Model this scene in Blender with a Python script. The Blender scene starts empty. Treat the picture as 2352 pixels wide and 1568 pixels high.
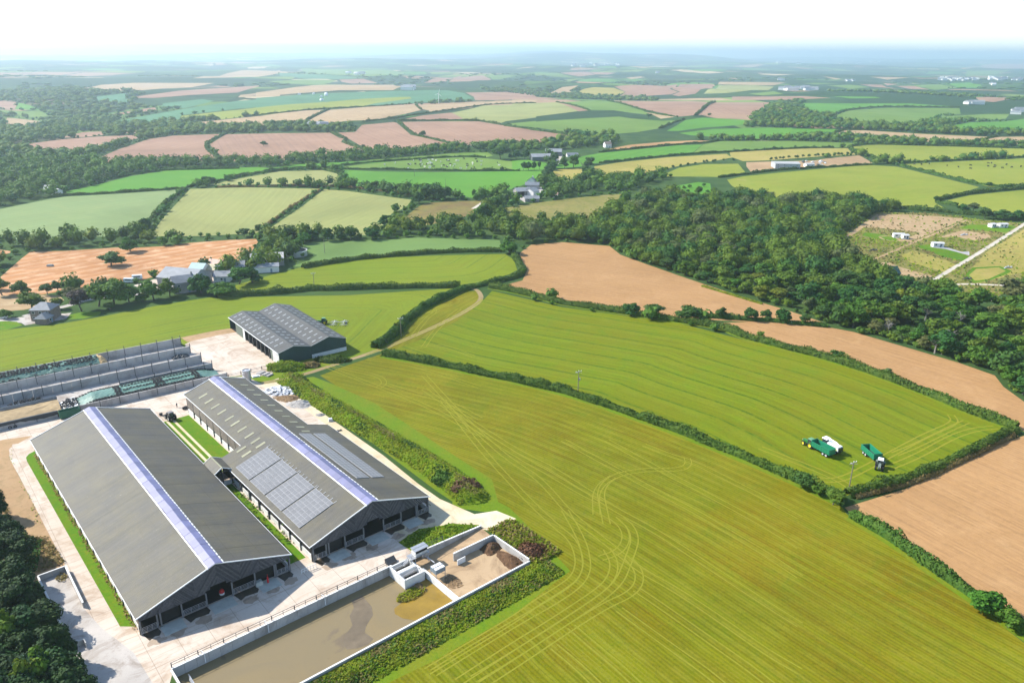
import bpy, bmesh, math, random
import numpy as np
from mathutils import Vector, Matrix
from mathutils.geometry import delaunay_2d_cdt

SC = bpy.context.scene
COL = SC.collection
R = math.radians

# ------------------------------------------------------------------ camera (a drone 115 m above the farm)
CAM_H = 115.0
FOC, PITCH, ROLL = 1773.495, 0.35659, 0.0084654      # focal length for a 2352 px wide picture, tilt down, roll
cam_data = bpy.data.cameras.new('camera')
cam = bpy.data.objects.new('camera', cam_data)
COL.objects.link(cam)
cam_data.sensor_width = 36.0
cam_data.lens = FOC / 2352.0 * 36.0
cam_data.clip_start = 1.0
cam_data.clip_end = 80000.0
cam.matrix_world = Matrix.Translation((0, 0, CAM_H)) @ Matrix.Rotation(math.pi / 2 - PITCH, 4, 'X') @ Matrix.Rotation(ROLL, 4, 'Z')
SC.camera = cam

# ------------------------------------------------------------------ daylight
SUN_EL = R(40.0)
SUN_DIR = Vector((-0.955, 0.296, 0)).normalized() * math.cos(SUN_EL) + Vector((0, 0, math.sin(SUN_EL)))
world = bpy.data.worlds.new('World')
SC.world = world
world.use_nodes = True
wn = world.node_tree
bg = wn.nodes['Background']
sky = wn.nodes.new('ShaderNodeTexSky')
sky.sky_type = 'NISHITA'
sky.sun_disc = False
sky.sun_elevation = SUN_EL
sky.sun_rotation = math.atan2(SUN_DIR.x, SUN_DIR.y)
sky.altitude = 100.0
sky.air_density = 1.0
sky.dust_density = 0.2
sky.ozone_density = 1.0
wn.links.new(sky.outputs[0], bg.inputs[0])
bg.inputs[1].default_value = 0.15
sun_data = bpy.data.lights.new('sun', 'SUN')
sun_data.energy = 5.0
sun_data.angle = R(0.5)
sun_data.color = (1.0, 0.95, 0.86)
sun = bpy.data.objects.new('sun', sun_data)
COL.objects.link(sun)
sun.rotation_euler = SUN_DIR.to_track_quat('Z', 'Y').to_euler()
SC.view_settings.view_transform = 'Standard'
SC.view_settings.look = 'None'
SC.view_settings.gamma = 1.0
SC.view_settings.use_curve_mapping = False
SC.view_settings.exposure = 0.9
SC.cycles.use_denoising = True
SC.cycles.max_bounces = 6
SC.cycles.diffuse_bounces = 2
SC.cycles.glossy_bounces = 2
SC.cycles.transmission_bounces = 3
SC.cycles.transparent_max_bounces = 8
SC.cycles.volume_bounces = 2

HAZE_D, HAZE_G = 1.25e-4, 0.64
SEED = 7
rng = np.random.default_rng(SEED)

# ------------------------------------------------------------------ survey: sightings from the drone picture turned into points on the land
KP = 2352.0 / 2560.0
WIN = {'a': (0, 900, 700, 2350), 'b': (500, 900, 700, 2350), 'c': (0, 1300, 700, 2352), 'd': (700, 1280, 700, 2352), 'e': (500, 730, 700, 2352),
       'f': (0, 560, 700, 2352), 'g': (1900, 1000, 660, 2352), 'h': (0, 80, 700, 2352), 'i': (640, 80, 700, 2352), 'j': (1280, 80, 700, 2352),
       'k': (1860, 80, 700, 2352), 'l': (600, 400, 700, 2352), 'm': (1240, 360, 700, 2352), 'n': (1860, 460, 700, 2352), 'o': (1860, 760, 700, 2352),
       'p': (0, 360, 640, 2352), 'q': (400, 1040, 300, 2352), 'r': (1960, 1060, 300, 2352), 's': (340, 1360, 420, 2352), 't': (0, 840, 560, 2352),
       'u': (960, 1320, 380, 2352), 'v': (1300, 1100, 700, 1808), 'w': (0, 1060, 330, 1176), 'D': (0, 0, 2560, 2352)}

def hills(x, y):
    """height of the land: level round the farm, rolling country beyond, a high moor on the skyline"""
    x = np.asarray(x, float); y = np.asarray(y, float)
    r = np.hypot(x, y)
    a = np.clip((r - 420) / 1200, 0, 1); a = a * a * (3 - 2 * a)
    b = np.clip((r - 2500) / 4000, 0, 1); b = b * b * (3 - 2 * b)
    h = a * (9.0 * np.sin(x / 310 + 1.0) * np.cos(y / 270 + 0.4) + 5.0 * np.sin((x + y) / 190 + 2.0))
    h = h + b * (24 * np.sin(x / 900 + 0.5) * np.cos(y / 1300 + 1.2) + 15 * np.sin((x - 0.6 * y) / 1500))
    c = np.clip((r - 9000) / 9000, 0, 1)
    h = h + c * c * (60 + 60 * np.sin(x / 2600 + 1.4) + 45 * np.sin(x / 1300 + 0.3) + 18 * np.sin(x / 520))
    return h

def px_ray(key, x, y):
    x0, y0, w, z = WIN[key]
    s = w / z
    U = (x0 + np.asarray(x, float) * s) * KP - 1176
    V = (y0 + np.asarray(y, float) * s) * KP - 784
    c, sn = math.cos(ROLL), math.sin(ROLL)
    u = (c * U + sn * V) / FOC
    v = (-sn * U + c * V) / FOC
    return np.stack([u, math.cos(PITCH) - v * math.sin(PITCH), -math.sin(PITCH) - v * math.cos(PITCH)], -1)

def survey(key, pts, z=None):
    """points seen in the picture -> (n,2) ground positions in metres (on level z, or on the land when z is None)"""
    p = np.array(pts, float)
    d = px_ray(key, p[:, 0], p[:, 1])
    d[:, 2] = np.minimum(d[:, 2], -0.0022 * np.hypot(d[:, 0], d[:, 1]))
    if z is not None:
        t = (z - CAM_H) / d[:, 2]
        return d[:, :2] * t[:, None]
    t = np.full(len(p), 40.0)
    done = np.zeros(len(p), bool)
    out = t.copy()
    for _ in range(900):
        q = d * t[:, None]
        gap = q[:, 2] + CAM_H - hills(q[:, 0], q[:, 1])
        hit = (gap <= 0) & ~done
        out[hit] = t[hit]
        done |= hit
        if done.all():
            break
        t = np.where(done, t, t * 1.008)
    out[~done] = t[~done]
    lo, hi = out / 1.008, out
    for _ in range(12):
        m = (lo + hi) / 2
        q = d * m[:, None]
        below = q[:, 2] + CAM_H - hills(q[:, 0], q[:, 1]) <= 0
        hi = np.where(below, m, hi); lo = np.where(below, lo, m)
    return d[:, :2] * hi[:, None]

def S1(key, x, y, z=None):
    q = survey(key, [(x, y)], z)[0]
    return float(q[0]), float(q[1])

# frames of the two cow sheds: origin at the near gable, along = away from the camera, side = to the right
class Frame:
    def __init__(s, x, y, deg):
        a = R(deg); s.o = np.array([x, y]); s.u = np.array([math.cos(a), math.sin(a)]); s.r = np.array([s.u[1], -s.u[0]]); s.deg = deg
        s.rot = a - math.pi / 2            # local +Y = along, local +X = side
    def xy(s, al, sd):
        q = s.o + s.u * al + s.r * sd
        return float(q[0]), float(q[1])
    def inv(s, x, y):
        d = np.array([x, y]) - s.o
        return float(d @ s.u), float(d @ s.r)
    def poly(s, pts):
        return np.array([s.xy(*p) for p in pts])
FB1 = Frame(-64.50, 141.05, 130.94)
FB2 = Frame(-34.57, 166.52, 131.13)

# ------------------------------------------------------------------ materials
def new_mat(name):
    m = bpy.data.materials.new(name); m.use_nodes = True
    nt = m.node_tree
    return m, nt, nt.nodes['Principled BSDF']

def N(nt, typ, **kw):
    n = nt.nodes.new(typ)
    for k, v in kw.items():
        if k.startswith('i_'):
            key = k[2:]
            n.inputs[int(key) if key.isdigit() else key].default_value = v
        else:
            setattr(n, k, v)
    return n

def noise(nt, vec, scale, detail=4.0, rough=0.55, dist=0.0):
    n = N(nt, 'ShaderNodeTexNoise')
    n.inputs['Scale'].default_value = scale; n.inputs['Detail'].default_value = detail
    n.inputs['Roughness'].default_value = rough; n.inputs['Distortion'].default_value = dist
    if vec is not None: nt.links.new(vec, n.inputs['Vector'])
    return n.outputs['Fac']

def ramp(nt, fac, lo, hi, a=0.0, b=1.0):
    n = N(nt, 'ShaderNodeMapRange'); n.clamp = True
    for i, v in enumerate((lo, hi, a, b)): n.inputs[i + 1].default_value = v
    nt.links.new(fac, n.inputs[0])
    return n.outputs[0]

def mix(nt, fac, a, b, blend='MIX'):
    n = N(nt, 'ShaderNodeMix', data_type='RGBA', blend_type=blend)
    for s, v in ((n.inputs['Factor'], fac), (n.inputs[6], a), (n.inputs[7], b)):
        if isinstance(v, bpy.types.NodeSocket): nt.links.new(v, s)
        elif isinstance(v, (int, float)): s.default_value = v
        else: s.default_value = (*v, 1.0)
    return n.outputs[2]

def math_n(nt, op, a, b=None, c=None):
    n = N(nt, 'ShaderNodeMath', operation=op)
    for i, v in enumerate((a, b, c)):
        if v is None: continue
        if isinstance(v, bpy.types.NodeSocket): nt.links.new(v, n.inputs[i])
        else: n.inputs[i].default_value = v
    return n.outputs[0]

def world_pos(nt):
    return N(nt, 'ShaderNodeNewGeometry').outputs['Position']

def bump(nt, bsdf, h, strength, dist):
    b = N(nt, 'ShaderNodeBump'); b.inputs['Strength'].default_value = strength; b.inputs['Distance'].default_value = dist
    nt.links.new(h, b.inputs['Height']); nt.links.new(b.outputs[0], bsdf.inputs['Normal'])

MATS = {}
def plain(name, col, rough=0.7, metal=0.0, var=0.15, scale=1.5, spec=0.3, rnd=0.0):
    """a surface of one colour with wear: two sizes of noise lighten and darken it"""
    if name in MATS: return MATS[name]
    m, nt, b = new_mat(name)
    p = world_pos(nt)
    f = noise(nt, p, scale, 6.0, 0.6)
    g = noise(nt, p, scale * 0.13, 3.0)
    lo = tuple(c * (1 - var) for c in col); hi = tuple(min(1, c * (1 + var)) for c in col)
    c = mix(nt, ramp(nt, f, 0.3, 0.7), lo, hi)
    c = mix(nt, ramp(nt, g, 0.35, 0.65, 0, 0.5), c, tuple(x * (1 - var * 1.4) for x in col))
    if rnd:
        oi = N(nt, 'ShaderNodeObjectInfo').outputs['Random']
        k = ramp(nt, oi, 0, 1, 1 - rnd, 1 + rnd)
        cc = N(nt, 'ShaderNodeCombineColor')
        for i in range(3): nt.links.new(k, cc.inputs[i])
        c = mix(nt, 1.0, c, cc.outputs[0], 'MULTIPLY')
    nt.links.new(c, b.inputs['Base Color'])
    b.inputs['Roughness'].default_value = rough; b.inputs['Metallic'].default_value = metal
    b.inputs['Specular IOR Level'].default_value = spec
    MATS[name] = m
    return m

# ------------------------------------------------------------------ objects
def link(o, parent=None):
    COL.objects.link(o)
    if parent is not None: o.parent = parent
    return o

def tag(o, label=None, cat=None, group=None, kind=None):
    if label: o['label'] = label
    if cat: o['category'] = cat
    if group: o['group'] = group
    if kind: o['kind'] = kind
    return o

def empty(name, loc=(0, 0, 0), rz=0.0, **kw):
    o = bpy.data.objects.new(name, None); o.empty_display_size = 0.5
    COL.objects.link(o); o.location = loc; o.rotation_euler = (0, 0, rz)
    return tag(o, **kw)

def raw_mesh(name, v, f, mats=(), mi=None, smooth=False):
    me = bpy.data.meshes.new(name)
    v = np.asarray(v, float)
    if isinstance(f, np.ndarray):
        n, k = f.shape
        me.vertices.add(len(v)); me.vertices.foreach_set('co', v.ravel().astype(np.float32))
        me.loops.add(n * k); me.loops.foreach_set('vertex_index', f.ravel().astype(np.int32))
        me.polygons.add(n); me.polygons.foreach_set('loop_start', np.arange(0, n * k, k, dtype=np.int32))
        me.polygons.foreach_set('loop_total', np.full(n, k, np.int32))
        me.update(calc_edges=True)
    else:
        me.from_pydata([tuple(p) for p in v], [], f); me.update()
    for m in mats: me.materials.append(m)
    if mi is not None: me.polygons.foreach_set('material_index', np.asarray(mi, np.int32))
    if smooth: me.polygons.foreach_set('use_smooth', np.ones(len(me.polygons), bool))
    return me

class MB:
    """collects boxes, bars, tubes and prisms, then links them as one mesh object"""
    def __init__(s): s.v = []; s.f = []; s.m = []
    def add(s, v, f, m=0):
        o = len(s.v); s.v += [tuple(map(float, p)) for p in v]; s.f += [tuple(i + o for i in q) for q in f]; s.m += [m] * len(f)
        return s
    def box(s, x0, x1, y0, y1, z0, z1, m=0):
        v = [(x, y, z) for z in (z0, z1) for y in (y0, y1) for x in (x0, x1)]
        return s.add(v, [(0, 2, 3, 1), (4, 5, 7, 6), (0, 1, 5, 4), (2, 6, 7, 3), (0, 4, 6, 2), (1, 3, 7, 5)], m)
    def tapered(s, x0, x1, y0, y1, z0, z1, dx=0, dy=0, m=0):
        v = [(x, y, z0) for y in (y0, y1) for x in (x0, x1)] + [(x, y, z1) for y in (y0 + dy, y1 - dy) for x in (x0 + dx, x1 - dx)]
        return s.add(v, [(0, 2, 3, 1), (4, 5, 7, 6), (0, 1, 5, 4), (2, 6, 7, 3), (0, 4, 6, 2), (1, 3, 7, 5)], m)
    def hexa(s, b, t, m=0):
        """bottom and top rings of 4 points each"""
        return s.add(list(b) + list(t), [(3, 2, 1, 0), (4, 5, 6, 7), (0, 1, 5, 4), (1, 2, 6, 5), (2, 3, 7, 6), (3, 0, 4, 7)], m)
    def bar(s, p, q, w=0.05, h=None, m=0):
        p = Vector(p); q = Vector(q); h = h or w
        d = (q - p).normalized(); up = Vector((0, 0, 1)) if abs(d.z) < 0.95 else Vector((1, 0, 0))
        a = d.cross(up).normalized() * (w / 2); b = a.cross(d).normalized() * (h / 2)
        return s.hexa([p - a - b, p + a - b, p + a + b, p - a + b], [q - a - b, q + a - b, q + a + b, q - a + b], m)
    def tube(s, p, q, r0, r1=None, n=8, m=0, cap=True):
        p = Vector(p); q = Vector(q); r1 = r0 if r1 is None else r1
        d = (q - p).normalized(); up = Vector((0, 0, 1)) if abs(d.z) < 0.95 else Vector((1, 0, 0))
        a = d.cross(up).normalized(); b = a.cross(d).normalized()
        v = []
        for c, r in ((p, r0), (q, r1)):
            for i in range(n):
                t = 2 * math.pi * i / n; v.append(c + a * (math.cos(t) * r) + b * (math.sin(t) * r))
        f = [(i, (i + 1) % n, n + (i + 1) % n, n + i) for i in range(n)]
        if cap: f += [tuple(range(n - 1, -1, -1)), tuple(range(n, 2 * n))]
        return s.add(v, f, m)
    def prism(s, pts, axis, a, b, m=0):
        """polygon pts (2D) extruded along axis 0/1/2 from a to b"""
        n = len(pts)
        def put(p, t):
            l = list(p); l.insert(axis, t); return tuple(l)
        v = [put(p, a) for p in pts] + [put(p, b) for p in pts]
        f = [tuple(range(n)), tuple(range(2 * n - 1, n - 1, -1))] + [(i, n + i, n + (i + 1) % n, (i + 1) % n) for i in range(n)]
        return s.add(v, f, m)
    def lathe(s, c, prof, axis='Z', n=14, m=0):
        v = []; k = len(prof)
        for i in range(n):
            t = 2 * math.pi * i / n
            for r, h in prof:
                x, y = r * math.cos(t), r * math.sin(t)
                w = (x, y, h) if axis == 'Z' else ((x, h, y) if axis == 'Y' else (h, x, y))
                v.append((c[0] + w[0], c[1] + w[1], c[2] + w[2]))
        f = [(i * k + j, ((i + 1) % n) * k + j, ((i + 1) % n) * k + j + 1, i * k + j + 1) for i in range(n) for j in range(k - 1)]
        return s.add(v, f, m)
    def mesh(s, name, mats, smooth=False):
        mats = mats if isinstance(mats, (list, tuple)) else [mats]
        me = raw_mesh(name, s.v, s.f, mats, s.m, smooth)
        bm = bmesh.new(); bm.from_mesh(me); bmesh.ops.recalc_face_normals(bm, faces=bm.faces); bm.to_mesh(me); bm.free()
        return me
    def build(s, name, mats, parent=None, loc=(0, 0, 0), rz=0.0, smooth=False, **kw):
        o = bpy.data.objects.new(name, s.mesh(name, mats, smooth)); link(o, parent)
        o.location = loc; o.rotation_euler = (0, 0, rz)
        return tag(o, **kw)

def inst(name, me, parent=None, loc=(0, 0, 0), rot=(0, 0, 0), sc=(1, 1, 1), **kw):
    o = bpy.data.objects.new(name, me); link(o, parent)
    o.location = loc; o.rotation_euler = rot; o.scale = sc if hasattr(sc, '__len__') else (sc, sc, sc)
    return tag(o, **kw)

def copy_tree(o, parent=None):
    c = o.copy(); COL.objects.link(c); c.parent = parent
    for ch in list(o.children): copy_tree(ch, c)
    return c

def cards(centres, normals, size, rg, aspect=1.0, jitter=0.5):
    """leaf-clump quads: centres (n,3), rough facing (n,3), size (n,) -> verts, faces"""
    n = len(centres)
    nr = normals + rg.normal(0, jitter, (n, 3)); nr /= np.linalg.norm(nr, axis=1)[:, None] + 1e-9
    t = rg.normal(0, 1, (n, 3)); t -= nr * np.sum(t * nr, 1)[:, None]; t /= np.linalg.norm(t, axis=1)[:, None] + 1e-9
    b = np.cross(nr, t)
    h = (size / 2)[:, None]
    k = nr * h * 0.35
    v = np.stack([centres - t * h - b * h * aspect, centres + t * h - b * h * aspect * 0.7 + k, centres + t * h * 0.8 + b * h * aspect, centres - t * h * 0.75 + b * h * aspect * 0.8 + k], 1).reshape(-1, 3)
    f = np.arange(n * 4).reshape(n, 4)
    return v, f
# ------------------------------------------------------------------ ground materials
def field_mat(name, c1, c2, c3=None, row=None, tram=None, patch=0.012, grain=0.9, gstr=0.25, rough=0.9, streak=0.0, bumpd=0.0, fine=0.0):
    m, nt, b = new_mat(name)
    p = world_pos(nt)
    big = noise(nt, p, patch, 4.0, 0.6, 0.6)
    c = mix(nt, ramp(nt, big, 0.33, 0.67), c1, c2)
    at = N(nt, 'ShaderNodeAttribute', attribute_name='row').outputs['Fac']
    wob = noise(nt, p, 0.05, 2.0)
    rowc = math_n(nt, 'ADD', at, math_n(nt, 'MULTIPLY', wob, 0.8))
    if c3 is not None:
        mid = noise(nt, p, patch * 5.5, 5.0, 0.65, 0.8)
        c = mix(nt, ramp(nt, mid, 0.5, 0.72, 0, 0.75), c, c3)
    if streak:
        # long streaks that follow the rows, as a mower or drill leaves them
        cx = N(nt, 'ShaderNodeCombineXYZ'); nt.links.new(math_n(nt, 'MULTIPLY', rowc, 0.55), cx.inputs[0])
        at2 = N(nt, 'ShaderNodeAttribute', attribute_name='along').outputs['Fac']
        nt.links.new(math_n(nt, 'MULTIPLY', at2, 0.012), cx.inputs[1])
        s = noise(nt, cx.outputs[0], 1.0, 6.0, 0.7)
        c = mix(nt, ramp(nt, s, 0.42, 0.74, 0, streak), c, tuple(min(1, x * 1.55) for x in c1))
        c = mix(nt, ramp(nt, s, 0.24, 0.44, streak * 0.8, 0), c, tuple(x * 0.72 for x in c2))
    if row:
        per, st, col = row
        w = math_n(nt, 'SINE', math_n(nt, 'MULTIPLY', rowc, 2 * math.pi / per))
        br = noise(nt, p, 0.11, 3.0)
        k = math_n(nt, 'MULTIPLY', ramp(nt, w, -0.1, 0.9, 0, st), ramp(nt, br, 0.35, 0.6))
        c = mix(nt, k, c, col)
        if fine:
            w2 = math_n(nt, 'SINE', math_n(nt, 'MULTIPLY', rowc, 2 * math.pi / fine))
            b2 = noise(nt, p, 0.045, 4.0, 0.6)
            c = mix(nt, math_n(nt, 'MULTIPLY', ramp(nt, w2, -0.2, 1, 0, .55), ramp(nt, b2, 0.4, 0.62)), c, col)
            c = mix(nt, math_n(nt, 'MULTIPLY', ramp(nt, w2, -1, 0, .4, 0), ramp(nt, b2, 0.6, 0.4)), c, tuple(x * .5 for x in c1))
    if tram:
        per, wd, col, st = tram
        ph = math_n(nt, 'PINGPONG', rowc, per / 2)
        br = noise(nt, p, 0.35, 3.0)
        k = math_n(nt, 'MULTIPLY', ramp(nt, ph, 0.0, wd, st, 0), ramp(nt, br, 0.25, 0.55))
        c = mix(nt, k, c, col)
    # fertile and thin ground: broad changes of tone across a field
    mot = noise(nt, p, 0.0065, 5.0, 0.62, 0.7)
    c = mix(nt, ramp(nt, mot, 0.5, 0.68, 0, .55), c, tuple(x * 0.72 for x in c1))
    c = mix(nt, ramp(nt, mot, 0.32, 0.48, .4, 0), c, tuple(min(1, x * 1.2) for x in c2))
    g = noise(nt, p, grain, 5.0, 0.75)
    c = mix(nt, ramp(nt, g, 0.52, 0.78, 0, gstr), c, tuple(x * 0.35 for x in c1))
    c = mix(nt, ramp(nt, g, 0.24, 0.46, gstr * 0.8, 0), c, tuple(min(1, x * 1.5) for x in c2))
    nt.links.new(c, b.inputs['Base Color'])
    b.inputs['Roughness'].default_value = rough; b.inputs['Specular IOR Level'].default_value = 0.1
    if bumpd: bump(nt, b, g, 0.6, bumpd)
    MATS[name] = m
    return m

def base_mat():
    """hedge and wood floor; past 2.5 km a patchwork of fields too far away to tell apart"""
    m, nt, b = new_mat('wood_floor')
    p = world_pos(nt)
    c = mix(nt, ramp(nt, noise(nt, p, 0.03, 5.0), 0.35, 0.65), (0.028, 0.062, 0.018), (0.055, 0.095, 0.026))
    sc = N(nt, 'ShaderNodeVectorMath', operation='MULTIPLY'); sc.inputs[1].default_value = (0.0042, 0.0027, 0)
    nz = N(nt, 'ShaderNodeTexNoise', i_Scale=0.002); nt.links.new(p, nz.inputs['Vector'])
    ad = N(nt, 'ShaderNodeVectorMath', operation='MULTIPLY_ADD'); ad.inputs[1].default_value = (260, 260, 0)
    nt.links.new(nz.outputs['Color'], ad.inputs[0]); nt.links.new(p, ad.inputs[2]); nt.links.new(ad.outputs[0], sc.inputs[0])
    vo = N(nt, 'ShaderNodeTexVoronoi', i_Scale=1.0); nt.links.new(sc.outputs[0], vo.inputs['Vector'])
    ve = N(nt, 'ShaderNodeTexVoronoi', feature='DISTANCE_TO_EDGE', i_Scale=1.0); nt.links.new(sc.outputs[0], ve.inputs['Vector'])
    rp = N(nt, 'ShaderNodeValToRGB'); rp.color_ramp.interpolation = 'CONSTANT'
    sep = N(nt, 'ShaderNodeSeparateColor'); nt.links.new(vo.outputs['Color'], sep.inputs[0]); nt.links.new(sep.outputs[0], rp.inputs[0])
    cols = [(0, (.035, .075, .02)), (.3, (.10, .17, .04)), (.45, (.05, .10, .03)), (.6, (.16, .22, .05)), (.7, (.30, .19, .12)), (.8, (.09, .2, .04)), (.88, (.42, .33, .2)), (.94, (.04, .08, .03))]
    e = rp.color_ramp.elements
    e[0].position, e[0].color = cols[0][0], (*cols[0][1], 1); e[1].position, e[1].color = cols[1][0], (*cols[1][1], 1)
    for q, cc in cols[2:]:
        n = e.new(q); n.color = (*cc, 1)
    far = mix(nt, ramp(nt, ve.outputs['Distance'], 0.03, 0.05), (.02, .045, .015), rp.outputs[0])
    wood = noise(nt, p, 0.0011, 4.0, 0.6)
    far = mix(nt, ramp(nt, wood, 0.49, 0.53), far, (.025, .055, .02))
    ln = N(nt, 'ShaderNodeVectorMath', operation='LENGTH'); nt.links.new(p, ln.inputs[0])
    c = mix(nt, ramp(nt, ln.outputs['Value'], 1150, 1400), c, far)
    nt.links.new(c, b.inputs['Base Color']); b.inputs['Roughness'].default_value = 0.95; b.inputs['Specular IOR Level'].default_value = 0.05
    MATS['wood_floor'] = m
    return m

def concrete_mat(name, c1, c2, dirt, dk=0.6, joints=0.0):
    m, nt, b = new_mat(name)
    p = world_pos(nt)
    c = mix(nt, ramp(nt, noise(nt, p, 0.05, 5.0, 0.6), 0.35, 0.65), c1, c2)
    c = mix(nt, ramp(nt, noise(nt, p, 0.11, 7.0, 0.7, 1.5), 0.47, 0.70, 0, dk), c, dirt)
    c = mix(nt, ramp(nt, noise(nt, p, 1.3, 6.0, 0.7), 0.55, 0.8, 0, 0.35), c, tuple(x * 0.55 for x in dirt))
    if joints:
        # wheels drag muck along the yard
        mq = N(nt, 'ShaderNodeMapping'); mq.inputs['Rotation'].default_value = (0, 0, -FB1.rot); nt.links.new(p, mq.inputs[0])
        ms = N(nt, 'ShaderNodeVectorMath', operation='MULTIPLY'); ms.inputs[1].default_value = (.05, .75, 1); nt.links.new(mq.outputs[0], ms.inputs[0])
        c = mix(nt, ramp(nt, noise(nt, ms.outputs[0], 1.0, 5.0, .65, .6), .5, .7, 0, .55), c, tuple(x * 1.15 for x in dirt))
        # poured in bays: fine dark joints
        mp = N(nt, 'ShaderNodeMapping'); mp.inputs['Rotation'].default_value = (0, 0, R(-40)); nt.links.new(p, mp.inputs[0])
        br = N(nt, 'ShaderNodeTexBrick', i_Scale=1.0); br.offset = 0.0
        br.inputs['Mortar Size'].default_value = 0.06; br.inputs['Brick Width'].default_value = joints; br.inputs['Row Height'].default_value = joints
        nt.links.new(mp.outputs[0], br.inputs['Vector'])
        c = mix(nt, math_n(nt, 'MULTIPLY', br.outputs['Fac'], 0.5), c, tuple(x * 0.5 for x in dirt))
    nt.links.new(c, b.inputs['Base Color']); b.inputs['Roughness'].default_value = 0.85; b.inputs['Specular IOR Level'].default_value = 0.2
    MATS[name] = m
    return m

base_mat()
OLIVE, OLIVE2, LUSH = (.108, .122, .002), (.165, .165, .016), (.12, .24, .02)
field_mat('mown', OLIVE, (.150, .108, .002), (.062, .110, .002), row=(3.1, .5, (.205, .20, .018)), patch=.02, grain=1.15, gstr=.62, streak=.9, bumpd=.15, fine=.95)
field_mat('mown_swath', (.104, .140, .003), (.128, .126, .003), (.080, .150, .004), row=(11.5, .35, (.165, .19, .013)), tram=(11.5, .8, (.025, .085, .006), .85), patch=.018, grain=1.0, gstr=.5, streak=.75, bumpd=.12)
field_mat('tramline_grass', (.118, .165, .007), (.140, .158, .008), (.155, .18, .010), row=(6, .25, (.13, .20, .02)), tram=(12, .5, (.035, .095, .012), .9), patch=.016, grain=.8, gstr=.35, streak=.5)
field_mat('wheat_green', (.13, .20, .035), (.16, .23, .05), row=(8, .15, (.2, .26, .06)), tram=(14, .5, (.05, .10, .02), .6), grain=.5, gstr=.15, streak=.25)
field_mat('blue_green', (.10, .17, .045), (.12, .19, .05), row=(9, .15, (.15, .2, .06)), grain=.4, gstr=.12, streak=.25)
field_mat('soil', (.300, .168, .070), (.365, .212, .094), (.41, .25, .118), row=(3.5, .35, (.235, .13, .06)), patch=.014, grain=.55, gstr=.34, streak=.55, bumpd=.12, fine=1.4)
field_mat('soil_pink', (.25, .145, .092), (.29, .175, .112), (.33, .21, .135), row=(10, .4, (.20, .112, .082)), tram=(24, 1.6, (.17, .10, .075), .5), patch=.008, grain=.25, gstr=.12, streak=.35)
field_mat('stubble', (.34, .165, .066), (.30, .140, .058), (.60, .40, .25), row=(9, .5, (.60, .42, .27)), patch=.02, grain=.4, gstr=.25, streak=1.0)
field_mat('tan', (.32, .22, .115), (.275, .185, .10), (.42, .33, .20), row=(8, .25, (.46, .36, .22)), patch=.02, grain=.35, gstr=.3, streak=.6)
field_mat('barley', (.205, .220, .070), (.240, .235, .082), (.19, .215, .075), row=(6, .12, (.38, .39, .16)), patch=.008, grain=.3, gstr=.1, streak=.4)
field_mat('barley_green', (.150, .210, .080), (.18, .225, .085), (.20, .23, .09), row=(7, .12, (.33, .38, .17)), patch=.007, grain=.3, gstr=.1, streak=.4)
field_mat('lush', (.068, .190, .016), (.082, .205, .020), (.105, .215, .022), patch=.01, grain=.4, gstr=.12, streak=.15)
field_mat('lush_stripe', (.068, .190, .018), (.082, .20, .020), row=(14, .5, (.13, .25, .035)), patch=.01, grain=.3, gstr=.1)
field_mat('pasture', (.105, .180, .028), (.128, .190, .034), (.095, .190, .024), patch=.009, grain=.25, gstr=.16)
field_mat('yellow_green', (.170, .200, .020), (.205, .212, .030), (.130, .192, .016), row=(9, .12, (.26, .28, .05)), patch=.012, grain=.3, gstr=.22, streak=.4)
field_mat('dry_grass', (.25, .225, .045), (.31, .235, .075), (.16, .185, .028), patch=.035, grain=.4, gstr=.45, streak=.4)
field_mat('rough', (.155, .155, .032), (.22, .18, .06), (.075, .115, .022), patch=.045, grain=.45, gstr=.6)
field_mat('bracken', (.15, .10, .045), (.20, .17, .04), (.09, .12, .025), patch=.025, grain=.4, gstr=.4)
field_mat('lawn', (.062, .165, .004), (.095, .165, .006), (.165, .160, .008), patch=.09, grain=1.2, gstr=.55)
field_mat('verge', (.095, .175, .006), (.145, .165, .010), (.075, .15, .006), patch=.08, grain=1.4, gstr=.5, bumpd=.1)
field_mat('bare_earth', (.30, .19, .10), (.36, .24, .13), (.20, .15, .07), patch=.06, grain=.8, gstr=.3)
field_mat('track_grass', (.190, .195, .016), (.215, .20, .022), (.130, .145, .004), patch=.25, grain=1.4, gstr=.35)
field_mat('teal_crop', (.06, .15, .07), (.075, .17, .08), patch=.008, grain=.2, gstr=.1)
concrete_mat('yard_concrete', (.47, .39, .31), (.55, .475, .40), (.29, .20, .13), .8, 6.0)
concrete_mat('pad_concrete', (.36, .33, .30), (.46, .42, .38), (.18, .135, .10), .9)
concrete_mat('chalk_track', (.58, .50, .36), (.50, .40, .25), (.34, .25, .13), .6)
concrete_mat('earth_track', (.27, .20, .10), (.23, .165, .08), (.15, .14, .03), .8)
concrete_mat('white_road', (.48, .43, .36), (.42, .37, .30), (.36, .31, .2), .4)
concrete_mat('grey_road', (.34, .33, .33), (.30, .29, .29), (.2, .19, .18), .4)

# ------------------------------------------------------------------ the land, cut along the field edges
FIELDS = []
def fld(name, mat, key, pts, rows=None, guide=None, world=False):
    w = np.array(pts, float) if world else survey(key, pts)
    d = None
    if rows is not None:
        q = survey(rows[0], rows[1]); e = q[1] - q[0]; e /= np.linalg.norm(e); d = np.array([e[1], -e[0]])
    if guide is not None: guide = survey(guide[0], guide[1])
    FIELDS.append((name, mat, w, d, guide))

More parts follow.
